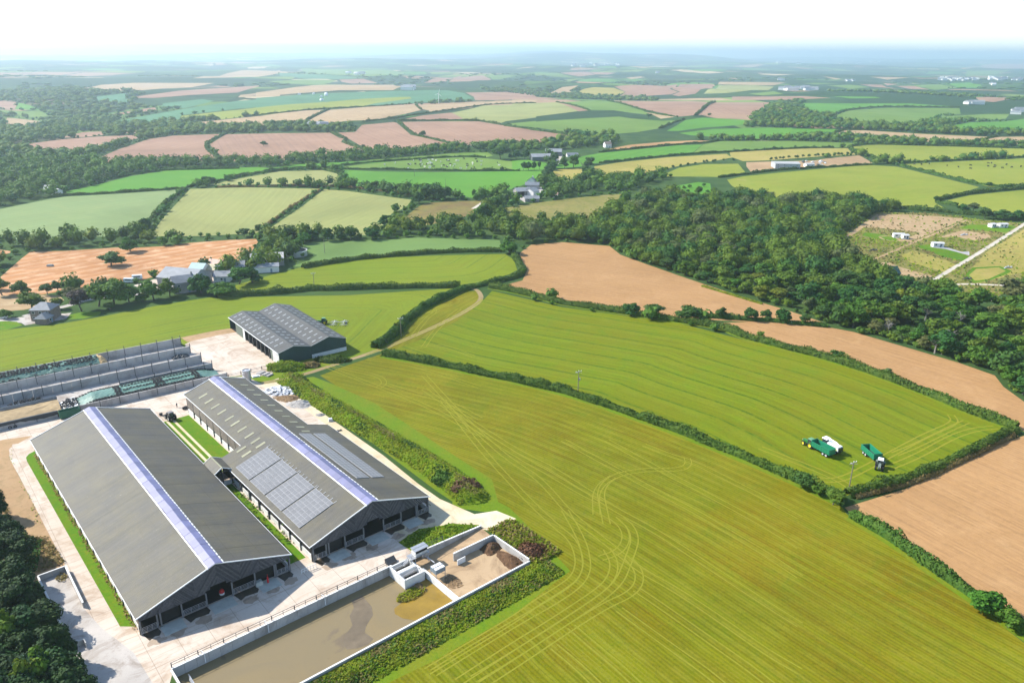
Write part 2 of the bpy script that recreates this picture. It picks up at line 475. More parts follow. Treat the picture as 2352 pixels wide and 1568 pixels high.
def buf(line, wd):
    """a band of width wd (number or per-point) along a ground line"""
    l = np.array(line, float); n = len(l)
    t = np.gradient(l, axis=0); t /= np.linalg.norm(t, axis=1)[:, None] + 1e-9
    nn = np.stack([-t[:, 1], t[:, 0]], 1) * (np.broadcast_to(np.array(wd, float), (n,)) / 2)[:, None]
    return np.concatenate([l + nn, (l - nn)[::-1]])

def smooth_line(l, k=3):
    l = np.array(l, float)
    for _ in range(k):
        a = l[:-1] * .75 + l[1:] * .25; b = l[:-1] * .25 + l[1:] * .75
        l = np.concatenate([l[:1], np.stack([a, b], 1).reshape(-1, 2), l[-1:]])
    return l

def band(name, mat, key, pts, wd, k=2):
    FIELDS.append((name, mat, buf(smooth_line(survey(key, pts), k), wd), None, None))

# hedge lines used twice (as field guides and as hedges)
HEDGE_A = ('D', [(880, 815), (1010, 838), (1150, 868), (1290, 898), (1400, 934), (1530, 980), (1640, 1023), (1750, 1068), (1850, 1112), (1930, 1150)])
HEDGE_B = ('D', [(1125, 660), (1200, 674), (1290, 698), (1400, 714), (1560, 738), (1660, 753), (1700, 772), (1800, 798), (1880, 818), (1960, 842), (2100, 892), (2200, 935), (2270, 962), (2335, 985)])
HEDGE_C = ('D', [(2330, 990), (2260, 1025), (2180, 1062), (2100, 1098), (2020, 1122), (1945, 1138)])
HEDGE_D = ('D', [(1955, 1185), (2060, 1245), (2150, 1312), (2240, 1372), (2352, 1450), (2480, 1540)])
HEDGE_E = ('D', [(860, 800), (905, 772), (935, 735), (975, 705), (1030, 680), (1068, 664)])

# --- far country (from the far left to the far right), oldest layer first
for mat, key, pts, rows in [
    ('tan', 'h', [(680, 480), (850, 445), (1130, 428), (1800, 430), (1700, 450), (1200, 490), (900, 495)], None),
    ('tan', 'h', [(1620, 390), (1900, 350), (2352, 320), (2352, 345), (1900, 385)], None),
    ('tan', 'i', [(0, 325), (390, 325), (300, 345), (0, 355)], None),
    ('soil_pink', 'h', [(-200, 575), (0, 580), (150, 592), (125, 650), (0, 648), (-200, 648)], None),
    ('lush', 'h', [(155, 595), (250, 615), (340, 660), (125, 650)], None),
    ('pasture', 'h', [(-200, 655), (0, 655), (330, 670), (420, 710), (350, 740), (200, 700), (0, 685), (-200, 690)], None),
    ('tan', 'h', [(60, 720), (340, 750), (350, 790), (150, 815), (40, 790)], None),
    ('tan', 'h', [(-100, 850), (100, 850), (60, 870), (-100, 880)], None),
    ('soil_pink', 'i', [(700, 400), (900, 395), (1020, 430), (800, 435), (720, 420)], None),
    ('soil_pink', 'i', [(1410, 430), (1540, 385), (1740, 365), (1600, 415)], None),
    ('soil_pink', 'i', [(1620, 420), (1700, 385), (1900, 365), (1980, 400), (1800, 415)], None),
    ('pasture', 'i', [(1945, 365), (2200, 365), (2050, 400), (1990, 400)], None),
    ('pasture', 'i', [(380, 310), (900, 318), (1250, 345), (1000, 372), (650, 360), (400, 340)], None),
    ('teal_crop', 'i', [(200, 345), (640, 365), (900, 385), (680, 398), (420, 395), (200, 370)], None),
    ('pasture', 'i', [(100, 415), (400, 400), (680, 405), (560, 440), (200, 430)], None),
    ('tan', 'j', [(990, 290), (1200, 290), (1340, 300), (1100, 305)], None),
    ('tan', 'j', [(1840, 290), (2060, 270), (2120, 275), (2000, 300)], None),
    ('lush', 'j', [(1420, 315), (1640, 312), (1810, 322), (1600, 332)], None),
    ('pasture', 'j', [(1190, 352), (1420, 355), (1300, 362)], None),
    ('tan', 'j', [(955, 385), (1080, 375), (1120, 382), (1000, 398)], None),
    ('soil_pink', 'j', [(400, 345), (600, 335), (700, 360), (560, 375)], None),
    ('soil_pink', 'j', [(620, 335), (880, 345), (800, 360), (700, 358)], None),
    ('pasture', 'j', [(110, 345), (380, 345), (530, 385), (350, 375)], None),
    ('soil_pink', 'j', [(860, 460), (1000, 445), (1395, 440), (1325, 480), (1395, 505), (1335, 525), (890, 552), (955, 505)], None),
    ('soil_pink', 'j', [(1412, 440), (1680, 438), (1710, 448), (1540, 520), (1400, 540), (1345, 530), (1412, 503), (1345, 480)], None),
    ('tan', 'j', [(310, 520), (420, 465), (560, 450), (480, 495), (530, 512), (450, 520)], None),
    ('dry_grass', 'j', [(540, 515), (600, 480), (680, 465), (850, 470), (950, 505), (880, 540), (700, 535)], None),
    ('barley', 'j', [(1610, 520), (1740, 450), (2000, 447), (2200, 460), (2010, 490), (1800, 515)], None),
    ('tan', 'j', [(1740, 420), (2300, 425), (2200, 450), (1730, 442)], None),
    ('soil_pink', 'k', [(1940, 550), (2250, 545), (2260, 560), (2100, 590), (1980, 580)], None),
    ('pasture', 'k', [(680, 450), (900, 445), (1060, 465), (900, 480)], None),
    ('soil_pink', 'k', [(970, 440), (1160, 445), (1240, 470), (1320, 485), (1200, 470)], None),
    ('soil_pink', 'k', [(1170, 430), (1300, 440), (1200, 452)], None),
    ('soil_pink', 'k', [(1270, 455), (1430, 455), (1560, 485), (1400, 480)], None),
    ('pasture', 'k', [(1420, 450), (1640, 440), (1800, 470), (1600, 485)], None),
    ('lush', 'k', [(1640, 435), (1900, 425), (2000, 445), (1950, 470), (1800, 470)], None),
    ('barley', 'k', [(1050, 485), (1300, 490), (1100, 503)], None),
    ('pasture', 'k', [(480, 430), (800, 435), (600, 442)], None),
    ('tan', 'k', [(650, 370), (820, 395), (760, 400)], None),
    ('tan', 'k', [(1060, 378), (1220, 380), (1390, 385), (1200, 402)], None),
    ('tan', 'k', [(1530, 275), (1950, 300), (1850, 312), (1600, 290)], None),
    ('soil_pink', 'k', [(1990, 280), (2352, 265), (2500, 300), (2100, 308)], None),
    ('tan', 'k', [(1700, 245), (1880, 243), (1700, 258)], None),
    ('pasture', 'k', [(1870, 330), (2300, 320), (2000, 370), (1870, 375)], None),
    ('pasture', 'k', [(40, 520), (250, 500), (330, 520), (150, 535)], None),
    ('lush', 'k', [(740, 540), (1100, 545), (1150, 556), (900, 560)], None),
    # middle distance, left
    ('teal_crop', 'h', [(810, 545), (1060, 515), (1050, 560), (1130, 590), (830, 590)], None),
    ('soil_pink', 'h', [(1130, 545), (1500, 495), (1900, 470), (2200, 450), (2000, 510), (1600, 530), (1300, 555), (1130, 555)], None),
    ('tan', 'h', [(2020, 530), (2200, 510), (2352, 490), (2352, 540), (2000, 550)], None),
    ('tan', 'i', [(0, 510), (600, 445), (1150, 445), (1230, 460), (1150, 490), (700, 490), (300, 520), (0, 545)], ('i', [(0, 530), (600, 465)])),
    ('teal_crop', 'h', [(860, 770), (1300, 690), (2000, 580), (2352, 555), (2352, 618), (1520, 700), (1510, 750), (1000, 780)], None),
    ('teal_crop', 'i', [(0, 555), (500, 520), (1400, 490), (1600, 490), (1750, 515), (1820, 560), (1350, 600), (900, 632), (0, 640)], None),
    ('teal_crop', 'h', [(1370, 600), (1700, 565), (1800, 580), (1560, 640), (1350, 640)], None),
    ('soil_pink', 'h', [(760, 735), (1100, 660), (1300, 635), (1320, 665), (1100, 680), (800, 740)], None),
    ('yellow_green', 'i', [(-300, 680), (0, 637), (300, 607), (900, 562), (1290, 545), (1310, 560), (1000, 600), (880, 630), (500, 650), (0, 702), (-300, 735)], ('i', [(300, 607), (900, 562)])),
    ('yellow_green', 'h', [(2352, 622), (2352, 688), (1900, 720), (1520, 745), (1520, 705), (1900, 665)], ('h', [(1520, 705), (2352, 622)])),
    ('tan', 'h', [(1520, 780), (1700, 755), (2352, 692), (2352, 770), (2200, 788), (1700, 790)], ('h', [(1700, 755), (2352, 692)])),
    ('tan', 'i', [(0, 712), (400, 660), (600, 655), (430, 735), (200, 760), (0, 780)], ('i', [(0, 712), (400, 660)])),
    ('tan', 'i', [(445, 745), (620, 655), (1000, 625), (1335, 610), (1395, 655), (1250, 690), (1000, 740), (800, 745), (600, 765)], ('i', [(600, 765), (1000, 640)])),
    ('tan', 'i', [(1370, 615), (1600, 600), (2000, 582), (2352, 570), (2352, 595), (1900, 610), (1600, 665), (1455, 680), (1455, 660), (1400, 650)], None),
    ('tan', 'j', [(0, 570), (550, 570), (0, 590)], None),
    ('soil_pink', 'i', [(1760, 510), (2100, 505), (2352, 540), (2352, 565), (1950, 575), (1840, 575), (1830, 545)], None),
    ('soil_pink', 'j', [(0, 530), (400, 560), (250, 572), (0, 568)], None),
    ('barley', 'i', [(1640, 680), (1900, 620), (2352, 602), (2352, 720), (2100, 750), (2060, 765), (1870, 740), (1740, 730)], None),
    ('barley', 'j', [(0, 602), (370, 592), (480, 620), (560, 665), (450, 680), (200, 710), (0, 722)], None),
    ('soil_pink', 'i', [(1220, 738), (1400, 702), (1640, 678), (1740, 730), (1500, 743)], None),
    ('soil_pink', 'j', [(380, 592), (500, 612), (640, 660), (560, 668), (470, 625)], None),
    # red-brown ploughland across the middle
    ('soil_pink', 'h', [(490, 890), (700, 842), (850, 837), (870, 865), (700, 883)], None),
    ('soil_pink', 'h', [(1020, 820), (1300, 835), (1330, 850), (1050, 850)], None),
    ('soil_pink', 'h', [(60, 962), (500, 905), (810, 880), (1250, 862), (980, 950), (780, 1000), (450, 1000), (420, 1030), (200, 960)], ('h', [(100, 960), (800, 890)])),
    ('soil_pink', 'h', [(800, 1070), (1000, 985), (1250, 900), (1450, 872), (1860, 857), (1725, 930), (1735, 990), (1870, 1085), (1600, 1090), (1300, 1095), (900, 1100)], ('h', [(900, 1090), (1700, 900)])),
    ('soil_pink', 'h', [(1760, 945), (1900, 860), (2400, 850), (2400, 1075), (1890, 1085), (1820, 1010)], ('h', [(1950, 870), (2100, 1070)])),
    ('soil_pink', 'i', [(200, 852), (620, 847), (700, 890), (760, 900), (710, 925), (850, 975), (990, 1018), (800, 1025), (400, 1052), (200, 1066)], ('i', [(0, 870), (160, 1060)])),
    ('soil_pink', 'i', [(690, 845), (830, 842), (890, 782), (1150, 758), (1180, 763), (1300, 865), (1420, 890), (1770, 965), (1600, 975), (1250, 1000), (1000, 985), (870, 950), (790, 905)], ('i', [(800, 850), (1100, 985)])),
    ('soil_pink', 'i', [(1205, 757), (1500, 752), (1870, 752), (2050, 782), (2300, 815), (2300, 935), (1900, 947), (1800, 955), (1430, 880), (1325, 858)], ('i', [(1300, 760), (1700, 930)])),
    ('soil_pink', 'j', [(100, 818), (300, 842), (630, 887), (400, 905), (200, 935), (0, 955), (0, 806)], None),
    # middle distance, right
    ('pasture', 'j', [(425, 590), (700, 577), (800, 582), (1100, 662), (1180, 700), (1000, 680), (850, 658), (650, 655)], None),
    ('soil_pink', 'j', [(810, 577), (1500, 582), (1680, 592), (1530, 700), (1400, 712), (1050, 640)], ('j', [(900, 590), (1500, 700)])),
    ('tan', 'j', [(1100, 570), (1500, 558), (1750, 555), (1880, 577), (1500, 575)], None),
    ('soil_pink', 'j', [(1560, 700), (1712, 592), (2190, 592), (2020, 700), (1800, 690)], ('j', [(1700, 600), (2000, 690)])),
    ('soil_pink', 'k', [(-100, 545), (500, 540), (730, 555), (400, 570), (-100, 575)], None),
    ('tan', 'j', [(1120, 675), (1370, 715), (1250, 730), (1190, 700)], None),
    ('pasture', 'j', [(0, 772), (300, 747), (600, 727), (900, 712), (1000, 727), (1250, 747), (1430, 742), (1230, 812), (1050, 842), (800, 862), (680, 875), (200, 802), (0, 785)], None),
    ('pasture', 'i', [(2130, 770), (2352, 748), (2352, 808)], None),
    ('lush', 'j', [(1300, 832), (1455, 742), (1600, 720), (2030, 742), (1950, 780), (1600, 805), (1400, 832)], None),
    ('lush', 'j', [(1400, 850), (1700, 815), (2100, 807), (2352, 806), (2352, 893), (1800, 900), (1760, 885), (1500, 868)], None),
    ('lush', 'k', [(380, 812), (760, 817), (820, 822), (715, 880), (600, 870), (400, 893), (380, 893)], None),
    ('lush', 'k', [(500, 597), (900, 602), (1400, 602), (1810, 630), (1100, 625), (900, 650), (770, 690), (600, 690), (490, 640)], None),
    ('pasture', 'k', [(780, 700), (900, 657), (1200, 637), (1810, 642), (1820, 690), (1640, 700), (1500, 770), (1300, 780), (1000, 770), (780, 750)], None),
    ('lush', 'k', [(1670, 800), (1900, 760), (2352, 730), (2600, 717), (2600, 830), (2352, 835), (1830, 835)], None),
    ('pasture', 'k', [(1650, 710), (2050, 690), (2230, 690), (2200, 730), (1900, 750), (1880, 720), (1660, 760)], None),
    ('tan', 'k', [(715, 880), (850, 827), (1000, 827), (1500, 857), (2060, 882), (1950, 920), (1700, 935), (1300, 900), (1000, 880)], ('k', [(850, 840), (1900, 890)])),
    ('tan', 'k', [(1970, 922), (2130, 882), (2352, 880), (2600, 900), (2600, 950), (2352, 945), (2050, 935)], ('k', [(2000, 920), (2352, 900)])),
    # green country below the ploughland, left and centre
    ('lush', 'D', [(150, 440), (200, 430), (300, 405), (400, 389), (480, 386), (600, 384), (630, 389), (560, 405), (480, 420), (420, 432), (300, 441), (160, 447)], None),
    ('lush', 'i', [(0, 1185), (60, 1152), (350, 1112), (800, 1088), (1170, 1090), (900, 1108), (500, 1138), (250, 1152), (0, 1195)], None),
    ('pasture', 'i', [(850, 1082), (1300, 1050), (1700, 1015), (1950, 1012), (1990, 1040), (1930, 1053), (1700, 1045), (1200, 1082)], None),
    ('pasture', 'i', [(560, 1148), (1000, 1103), (1300, 1072), (1750, 1052), (1930, 1062), (2200, 1092), (2230, 1160), (2000, 1163), (1700, 1163), (1300, 1153), (900, 1148)], None),
    ('lush', 'j', [(0, 1080), (140, 1075), (310, 1105), (260, 1160), (0, 1165)], None),
    ('barley', 'D', [(480, 425), (551, 410), (640, 394), (740, 391), (775, 399), (783, 412), (783, 424), (700, 423), (560, 424)], None),
    ('lush', 'D', [(790, 390), (860, 394), (1000, 396), (1140, 394), (1245, 392), (1245, 410), (1230, 415), (1150, 442), (1090, 455), (1040, 448), (1030, 435), (960, 440), (870, 430), (800, 426), (795, 410)], ('D', [(800, 410), (1200, 400)])),
    ('barley_green', 'p', [(-300, 650), (0, 597), (450, 507), (600, 484), (1000, 464), (1680, 418), (1690, 430), (1500, 560), (1380, 690), (1290, 830), (1100, 850), (700, 850), (200, 885), (0, 850), (-300, 850)], ('p', [(0, 800), (1200, 600)])),
    ('barley', 'D', [(437, 434), (560, 430), (735, 434), (680, 470), (612, 520), (590, 535), (470, 542), (345, 543), (375, 500), (410, 463)], ('D', [(345, 540), (500, 430)])),
    ('barley', 'D', [(745, 435), (800, 439), (870, 449), (945, 459), (935, 475), (900, 490), (870, 530), (850, 541), (640, 532), (620, 524), (690, 477)], ('D', [(640, 530), (850, 445)])),
    ('stubble', 'p', [(0, 1225), (200, 1050), (280, 988), (600, 982), (1080, 950), (1300, 950), (1550, 937), (1700, 912), (2100, 882), (2352, 872), (2370, 900), (2300, 1000), (2230, 1060), (2000, 1120), (1700, 1150), (1480, 1200), (1300, 1250), (1150, 1262), (950, 1290), (700, 1330), (400, 1380), (0, 1396)], ('p', [(600, 1250), (2100, 980)])),
    ('stubble', 'p', [(-300, 975), (0, 972), (125, 987), (60, 1010), (0, 1050), (-300, 1100)], None),
    ('tan', 'f', [(-300, 600), (0, 600), (150, 590), (500, 600), (540, 640), (400, 680), (200, 720), (0, 735), (-300, 760)], ('f', [(0, 660), (500, 620)])),
    ('bracken', 'l', [(1350, 512), (1480, 402), (1560, 362), (1800, 347), (2050, 342), (1990, 400), (1970, 440), (1880, 480), (1600, 542), (1450, 557)], None),
    ('rough', 'm', [(0, 602), (60, 540), (300, 500), (600, 460), (900, 430), (1060, 420), (1000, 500), (900, 580), (830, 650), (500, 640), (150, 622)], None),
    ('lush', 'm', [(1460, 360), (1700, 320), (1800, 332), (1810, 430), (1650, 430), (1480, 412)], None),
    # green and golden fields right of the farm lane
    ('lush_stripe', 'j', [(560, 1050), (740, 1017), (1000, 992), (1400, 952), (1600, 947), (1510, 1020), (1200, 1048), (900, 1078), (740, 1100), (600, 1110), (560, 1080)], ('j', [(1000, 1040), (1250, 970)])),
    ('pasture', 'j', [(1605, 947), (1750, 917), (2352, 917), (2352, 980), (1800, 1008), (1520, 1020)], None),
    ('pasture', 'k', [(390, 917), (900, 932), (1000, 942), (860, 968), (500, 970), (390, 974)], None),
    ('soil', 'j', [(740, 1007), (860, 972), (1000, 947), (1300, 922), (1500, 912), (1700, 914), (1640, 930), (1400, 945), (1000, 985), (740, 1013)], None),
    ('dry_grass', 'j', [(690, 1130), (900, 1097), (1300, 1054), (1800, 1024), (1850, 1055), (1700, 1083), (1480, 1108), (1300, 1148), (1180, 1198), (1000, 1210), (950, 1215), (760, 1225), (700, 1180)], None),
    ('dry_grass', 'j', [(330, 1270), (350, 1160), (590, 1142), (590, 1200), (480, 1250), (400, 1280)], None),
    ('lush', 'j', [(380, 1110), (560, 1062), (590, 1130), (370, 1147)], None),
    ('yellow_green', 'j', [(1240, 1212), (1400, 1142), (1600, 1112), (1900, 1107), (1960, 1180), (1740, 1218), (1500, 1215), (1280, 1215)], ('j', [(1280, 1200), (1900, 1150)])),
    ('dry_grass', 'k', [(-120, 1012), (0, 1002), (500, 977), (870, 977), (900, 1010), (970, 1030), (600, 1050), (200, 1080), (-10, 1085), (-110, 1050)], None),
    ('bare_earth', 'k', [(20, 1095), (200, 1090), (590, 1080), (700, 1062), (970, 1037), (1080, 1100), (1000, 1113), (650, 1133), (300, 1158), (60, 1178), (20, 1130)], None),
    ('yellow_green', 'D', [(1670, 413), (1709, 405), (1800, 396), (1990, 379), (2060, 383), (2150, 405), (2250, 430), (2220, 439), (2150, 455), (2148, 466), (2170, 478), (2064, 472), (2000, 460), (1930, 448), (1800, 456), (1709, 444), (1680, 426)], ('D', [(1700, 430), (2100, 400)])),
    ('yellow_green', 'k', [(1310, 1112), (1800, 1087), (2352, 1062), (2600, 1050), (2600, 1290), (2352, 1296), (2060, 1300), (1700, 1212), (1290, 1122)], None),
    ('yellow_green', 'k', [(910, 962), (1100, 947), (1700, 962), (2352, 982), (2600, 988), (2600, 1036), (2352, 1043), (1800, 1067), (1300, 1093), (1150, 1080), (1000, 1010), (900, 978)], None),
    ('yellow_green', 'n', [(1690, 142), (1900, 95), (2352, 50), (2700, 40), (2700, 280), (2352, 240), (2100, 240), (1990, 190), (1790, 180)], None),
    # plots beyond the wood
    ('rough', 'n', [(730, 532), (830, 420), (1000, 300), (1120, 237), (1300, 242), (1500, 242), (1800, 272), (2000, 302), (2352, 330), (2700, 310), (2700, 860), (2352, 830), (2100, 960), (1900, 990), (1700, 960), (1600, 890), (1500, 860), (1300, 840), (1150, 790), (1060, 690), (970, 660), (950, 620), (800, 580)], None),
    ('tan', 'n', [(730, 525), (1000, 332), (1120, 252), (1500, 262), (1860, 292), (1500, 442), (1400, 490), (1300, 480), (1480, 410), (1250, 380), (1010, 362), (850, 470)], None),
    ('dry_grass', 'n', [(2050, 560), (2352, 380), (2700, 330), (2700, 760), (2352, 740), (2100, 800), (1960, 820), (1880, 740)], None),
    ('tan', 'n', [(1620, 450), (1830, 390), (2050, 420), (2080, 450), (1950, 480), (1780, 440)], None),
    ('dry_grass', 'n', [(1320, 600), (1420, 560), (1700, 640), (1780, 680), (1690, 740), (1400, 660)], None),
    ('tan', 'n', [(1050, 690), (1200, 650), (1290, 690), (1420, 730), (1580, 770), (1560, 800), (1330, 770), (1150, 740)], None),
    ('lawn', 'n', [(990, 432), (1020, 405), (1150, 422), (1260, 440), (1300, 482), (1150, 472)], None),
    ('lawn', 'n', [(1430, 520), (1570, 505), (1690, 532), (1900, 612), (1850, 655), (1700, 622), (1550, 562)], None),
    ('lawn', 'n', [(1800, 370), (1900, 340), (2230, 345), (2290, 360), (2200, 410), (1950, 390)], None),
    ('lawn', 'n', [(1860, 760), (1920, 700), (2150, 690), (2250, 730), (2200, 760), (2060, 810), (1930, 830)], None),
    ('dry_grass', 'n', [(1890, 765), (1950, 712), (2140, 700), (2200, 730), (2050, 800), (1940, 812)], None),
]:
    nm = {'soil_pink': 'ploughed_field', 'soil': 'ploughed_field', 'tan': 'stubble_field', 'stubble': 'stubble_field', 'barley': 'barley_field', 'barley_green': 'barley_field',
          'teal_crop': 'crop_field', 'rough': 'rough_meadow', 'bracken': 'rough_meadow', 'dry_grass': 'rough_meadow', 'lawn': 'lawn', 'bare_earth': 'bare_ground'}.get(mat, 'grass_field')
    fld(nm, mat, key, pts, rows)

# --- nearer fields
fld('grass_field', 'blue_green', 'l', [(440, 892), (560, 850), (650, 800), (520, 745), (540, 700), (620, 682), (900, 682), (1500, 652), (2180, 672), (2200, 740), (1900, 755), (1300, 815), (1000, 830), (640, 868), (520, 895)], rows=('l', [(700, 800), (2000, 700)]))
fld('grass_field', 'tramline_grass', 'D', [(540, 655), (620, 632), (700, 612), (870, 592), (1000, 587), (1160, 583), (1180, 596), (1188, 620), (1150, 640), (1060, 655), (830, 660), (620, 668), (545, 676)], guide=('D', [(545, 668), (830, 656), (1060, 650), (1150, 634), (1180, 610)]))
fld('grass_field', 'tramline_grass', 'D', [(-250, 800), (0, 758), (130, 745), (228, 728), (360, 702), (480, 683), (560, 682), (800, 678), (1055, 661), (985, 690), (935, 735), (905, 772), (880, 795), (860, 806), (780, 832), (640, 862), (520, 870), (430, 800), (410, 780), (0, 853), (-250, 905)],
    guide=('D', [(-250, 850), (0, 800), (250, 752), (480, 705), (700, 690), (860, 690), (960, 690), (910, 735), (880, 775), (850, 800)]))
fld('ploughed_field', 'soil', 'D', [(1150, 657), (1200, 644), (1210, 622), (1190, 600), (1195, 580), (1220, 562), (1290, 556), (1400, 565), (1425, 585), (1480, 605), (1580, 640), (1700, 680), (1810, 713), (1890, 740), (1850, 745), (1700, 738), (1640, 735), (1500, 725), (1400, 712), (1290, 690)], rows=('D', [(1250, 660), (1600, 720)]))
fld('ploughed_field', 'soil', 'D', [(1640, 742), (1750, 738), (1885, 748), (1960, 762), (2080, 797), (2200, 832), (2285, 862), (2305, 888), (2352, 922), (2600, 1040), (2600, 1100), (2352, 990), (2270, 955), (2160, 915), (2030, 868), (1900, 822), (1760, 778)], rows=('D', [(1750, 760), (2250, 920)]))
fld('ploughed_field', 'soil', 'D', [(1940, 1165), (2080, 1122), (2180, 1072), (2270, 1027), (2352, 1000), (2700, 900), (2900, 1500), (2700, 1700), (2352, 1440), (2240, 1375), (2150, 1305), (2060, 1235), (1955, 1180)], rows=('D', [(2000, 1160), (2350, 1350)]))
fld('grass_verge', 'verge', 'D', [(1030, 1050), (1120, 1110), (1190, 1150), (1215, 1210), (1150, 1180), (1040, 1165)])
fld('bare_ground', 'bare_earth', '', FB1.poly([(104, -17), (104, -70), (132, -75), (132, -14), (122, -12)]), world=True)
fld('grass_field', 'mown_swath', 'D', [(1130, 668), (1290, 705), (1560, 742), (1700, 778), (1800, 802), (1960, 847), (2100, 897), (2240, 957), (2320, 988), (2290, 1005), (2180, 1052), (2100, 1090), (1990, 1117), (1945, 1138), (1850, 1095), (1700, 1040), (1560, 985), (1440, 940), (1320, 895), (1150, 862), (1000, 835), (885, 808), (960, 780), (1050, 735), (1110, 690)], guide=HEDGE_B)
fld('grass_field', 'mown', 'D', [(735, 862), (800, 838), (878, 812), (1010, 845), (1150, 875), (1290, 905), (1400, 942), (1530, 987), (1640, 1030), (1750, 1077), (1850, 1118), (1935, 1165), (1945, 1180), (2060, 1250), (2150, 1320), (2240, 1390), (2352, 1475), (2700, 1730), (2700, 1900), (600, 1900), (890, 1568), (1000, 1515), (1180, 1410), (1310, 1310), (1270, 1270), (1220, 1215), (1170, 1165), (1140, 1150), (1080, 1115), (1040, 1072), (960, 1012), (870, 953), (790, 897)], guide=HEDGE_A)
fld('grass_verge', 'verge', 'D', [(660, 872), (720, 865), (760, 880), (860, 925), (960, 990), (1050, 1050), (1130, 1100), (1145, 1155), (1060, 1165), (1000, 1125), (880, 1035), (780, 965), (700, 895)])
fld('grass_verge', 'verge', 'D', [(1105, 1215), (1170, 1165), (1220, 1215), (1310, 1310), (1180, 1410), (1000, 1515), (890, 1568), (600, 1900), (500, 1900), (690, 1568), (1215, 1290), (1160, 1225)])
fld('bare_ground', 'bare_earth', 'D', [(415, 775), (500, 758), (560, 750), (530, 772), (430, 785)])
fld('concrete_yard', 'yard_concrete', 'D', [(-250, 1045), (0, 1003), (190, 950), (240, 925), (430, 885), (440, 850), (425, 790), (440, 783), (510, 768), (560, 760), (690, 830), (640, 845), (610, 868), (600, 880), (700, 935), (1000, 1170), (930, 1235), (880, 1270), (700, 1380), (400, 1530), (390, 1568), (300, 1900), (150, 1900), (235, 1568), (185, 1490), (90, 1315), (150, 1290), (140, 1270), (110, 1220), (60, 1120), (25, 1060), (20, 1030), (75, 1000)])
fld('grass_verge', 'verge', 'D', [(490, 868), (620, 862), (680, 835), (800, 815), (830, 810), (700, 862), (610, 885), (560, 862)])
fld('dirt_track', 'chalk_track', 'D', [(590, 885), (640, 868), (665, 885), (700, 920), (780, 975), (880, 1045), (960, 1110), (1010, 1145), (1090, 1180), (1140, 1172), (1185, 1190), (1178, 1228), (1110, 1215), (1040, 1200), (985, 1215), (920, 1265), (900, 1220), (990, 1160), (800, 1010), (700, 940), (640, 900)])
fld('grass_field', 'mown', 'D', [(868, 806), (908, 780), (938, 744), (983, 710), (1040, 686), (1074, 669), (1100, 667), (1110, 690), (1050, 737), (960, 782), (885, 810)], guide=('D', [(870, 806), (935, 745), (1040, 690), (1090, 665)]))
band('dirt_track', 'earth_track', 'D', [(600, 880), (680, 866), (780, 833), (860, 808), (935, 778), (1010, 745), (1075, 712), (1108, 688), (1100, 668), (1085, 662)], 2.4)
band('grass_strip', 'track_grass', 'D', [(840, 815), (860, 808), (935, 778), (1010, 745), (1075, 712), (1108, 688)], .8)
fld('concrete_yard', 'yard_concrete', '', FB1.poly([(-14.25, -15.4), (-14.25, 43.6), (-8, 45), (2, 36), (4, -15.5)]), world=True)
fld('grass_verge', 'verge', 'D', [(915, 1245), (960, 1215), (1040, 1202), (1105, 1205), (1040, 1240), (960, 1275)])
fld('grass_verge', 'lawn', '', FB1.poly([(1.0, -16.3), (1.5, -17.6), (3.2, -18.6), (5.5, -19.4), (9, -19.8), (18, -19.8), (60, -19.8), (99, -19.8), (102, -19.5), (104, -18.3), (105, -16.3)]), world=True)
fld('grass_verge', 'lawn', '', FB2.poly([(56.2, -10.8), (56.2, -21.6), (98, -22.2), (100.5, -20), (100.5, -10.8)]), world=True)
fld('grass_verge', 'lawn', '', FB2.poly([(3, -17.4), (3, -21.6), (48, -21.7), (48, -17.4)]), world=True)
for sd in (-16.1, -18.0):
    FIELDS.append(('wheel_track', 'chalk_track', FB2.poly([(55.5, sd - .4), (55.5, sd + .4), (100, sd + .4), (100, sd - .4)]), None, None))
fld('bare_ground', 'bare_earth', '', FB1.poly([(34.6, -23.3), (36, -23.1), (105.5, -23.4), (108, -25), (113, -21), (117, -20.5), (120, -30), (128, -70), (90, -70), (70, -36), (34.6, -33)]), world=True)
fld('concrete_yard', 'yard_concrete', '', FB1.poly([(-14, -15.4), (3, -16), (6, -19.4), (103, -19.8), (105, -16.5), (112, -16), (114, -21), (106, -23.3), (35, -23.2), (17, -23.7), (5, -24), (-14, -22)]), world=True)
fld('concrete_pad', 'pad_concrete', '', FB1.poly([(34.3, -29.3), (34.3, -23.6), (17.4, -23.8), (8, -22.5), (-4, -19.5), (-22, -19), (-50, -20), (-50, -28.5), (6.8, -28.9)]), world=True)
# plots' drives and lanes
band('gravel_road', 'white_road', 'n', [(2500, 230), (2352, 340), (2050, 530), (1900, 625), (1700, 740), (1520, 855)], 2.8, 1)
band('gravel_path', 'white_road', 'n', [(2300, 850), (2150, 850), (2000, 842), (1830, 838), (1730, 850), (1690, 878), (1720, 910), (1800, 940), (1900, 962)], 2.6)
fld('gravel_path', 'white_road', 'n', [(1930, 945), (2000, 940), (2090, 965), (2095, 985), (1960, 975)])
fld('gravel_path', 'white_road', 'n', [(1195, 790), (1270, 790), (1310, 830), (1290, 835)])
band('gravel_path', 'tan', 'n', [(1140, 440), (1230, 435), (1285, 455), (1320, 475), (1230, 478), (1170, 465), (1135, 445)], 1.6)
band('gravel_path', 'tan', 'n', [(1880, 300), (1650, 400), (1420, 490), (1200, 590), (980, 672)], 2.2, 1)
fld('patio', 'grey_road', 'n', [(1560, 525), (1600, 515), (1700, 530), (1830, 570), (1890, 565), (1900, 600), (1860, 590), (1690, 545), (1600, 535)])
band('farm_lane', 'tan', 'n', [(-60, -40), (20, -30)], 2)
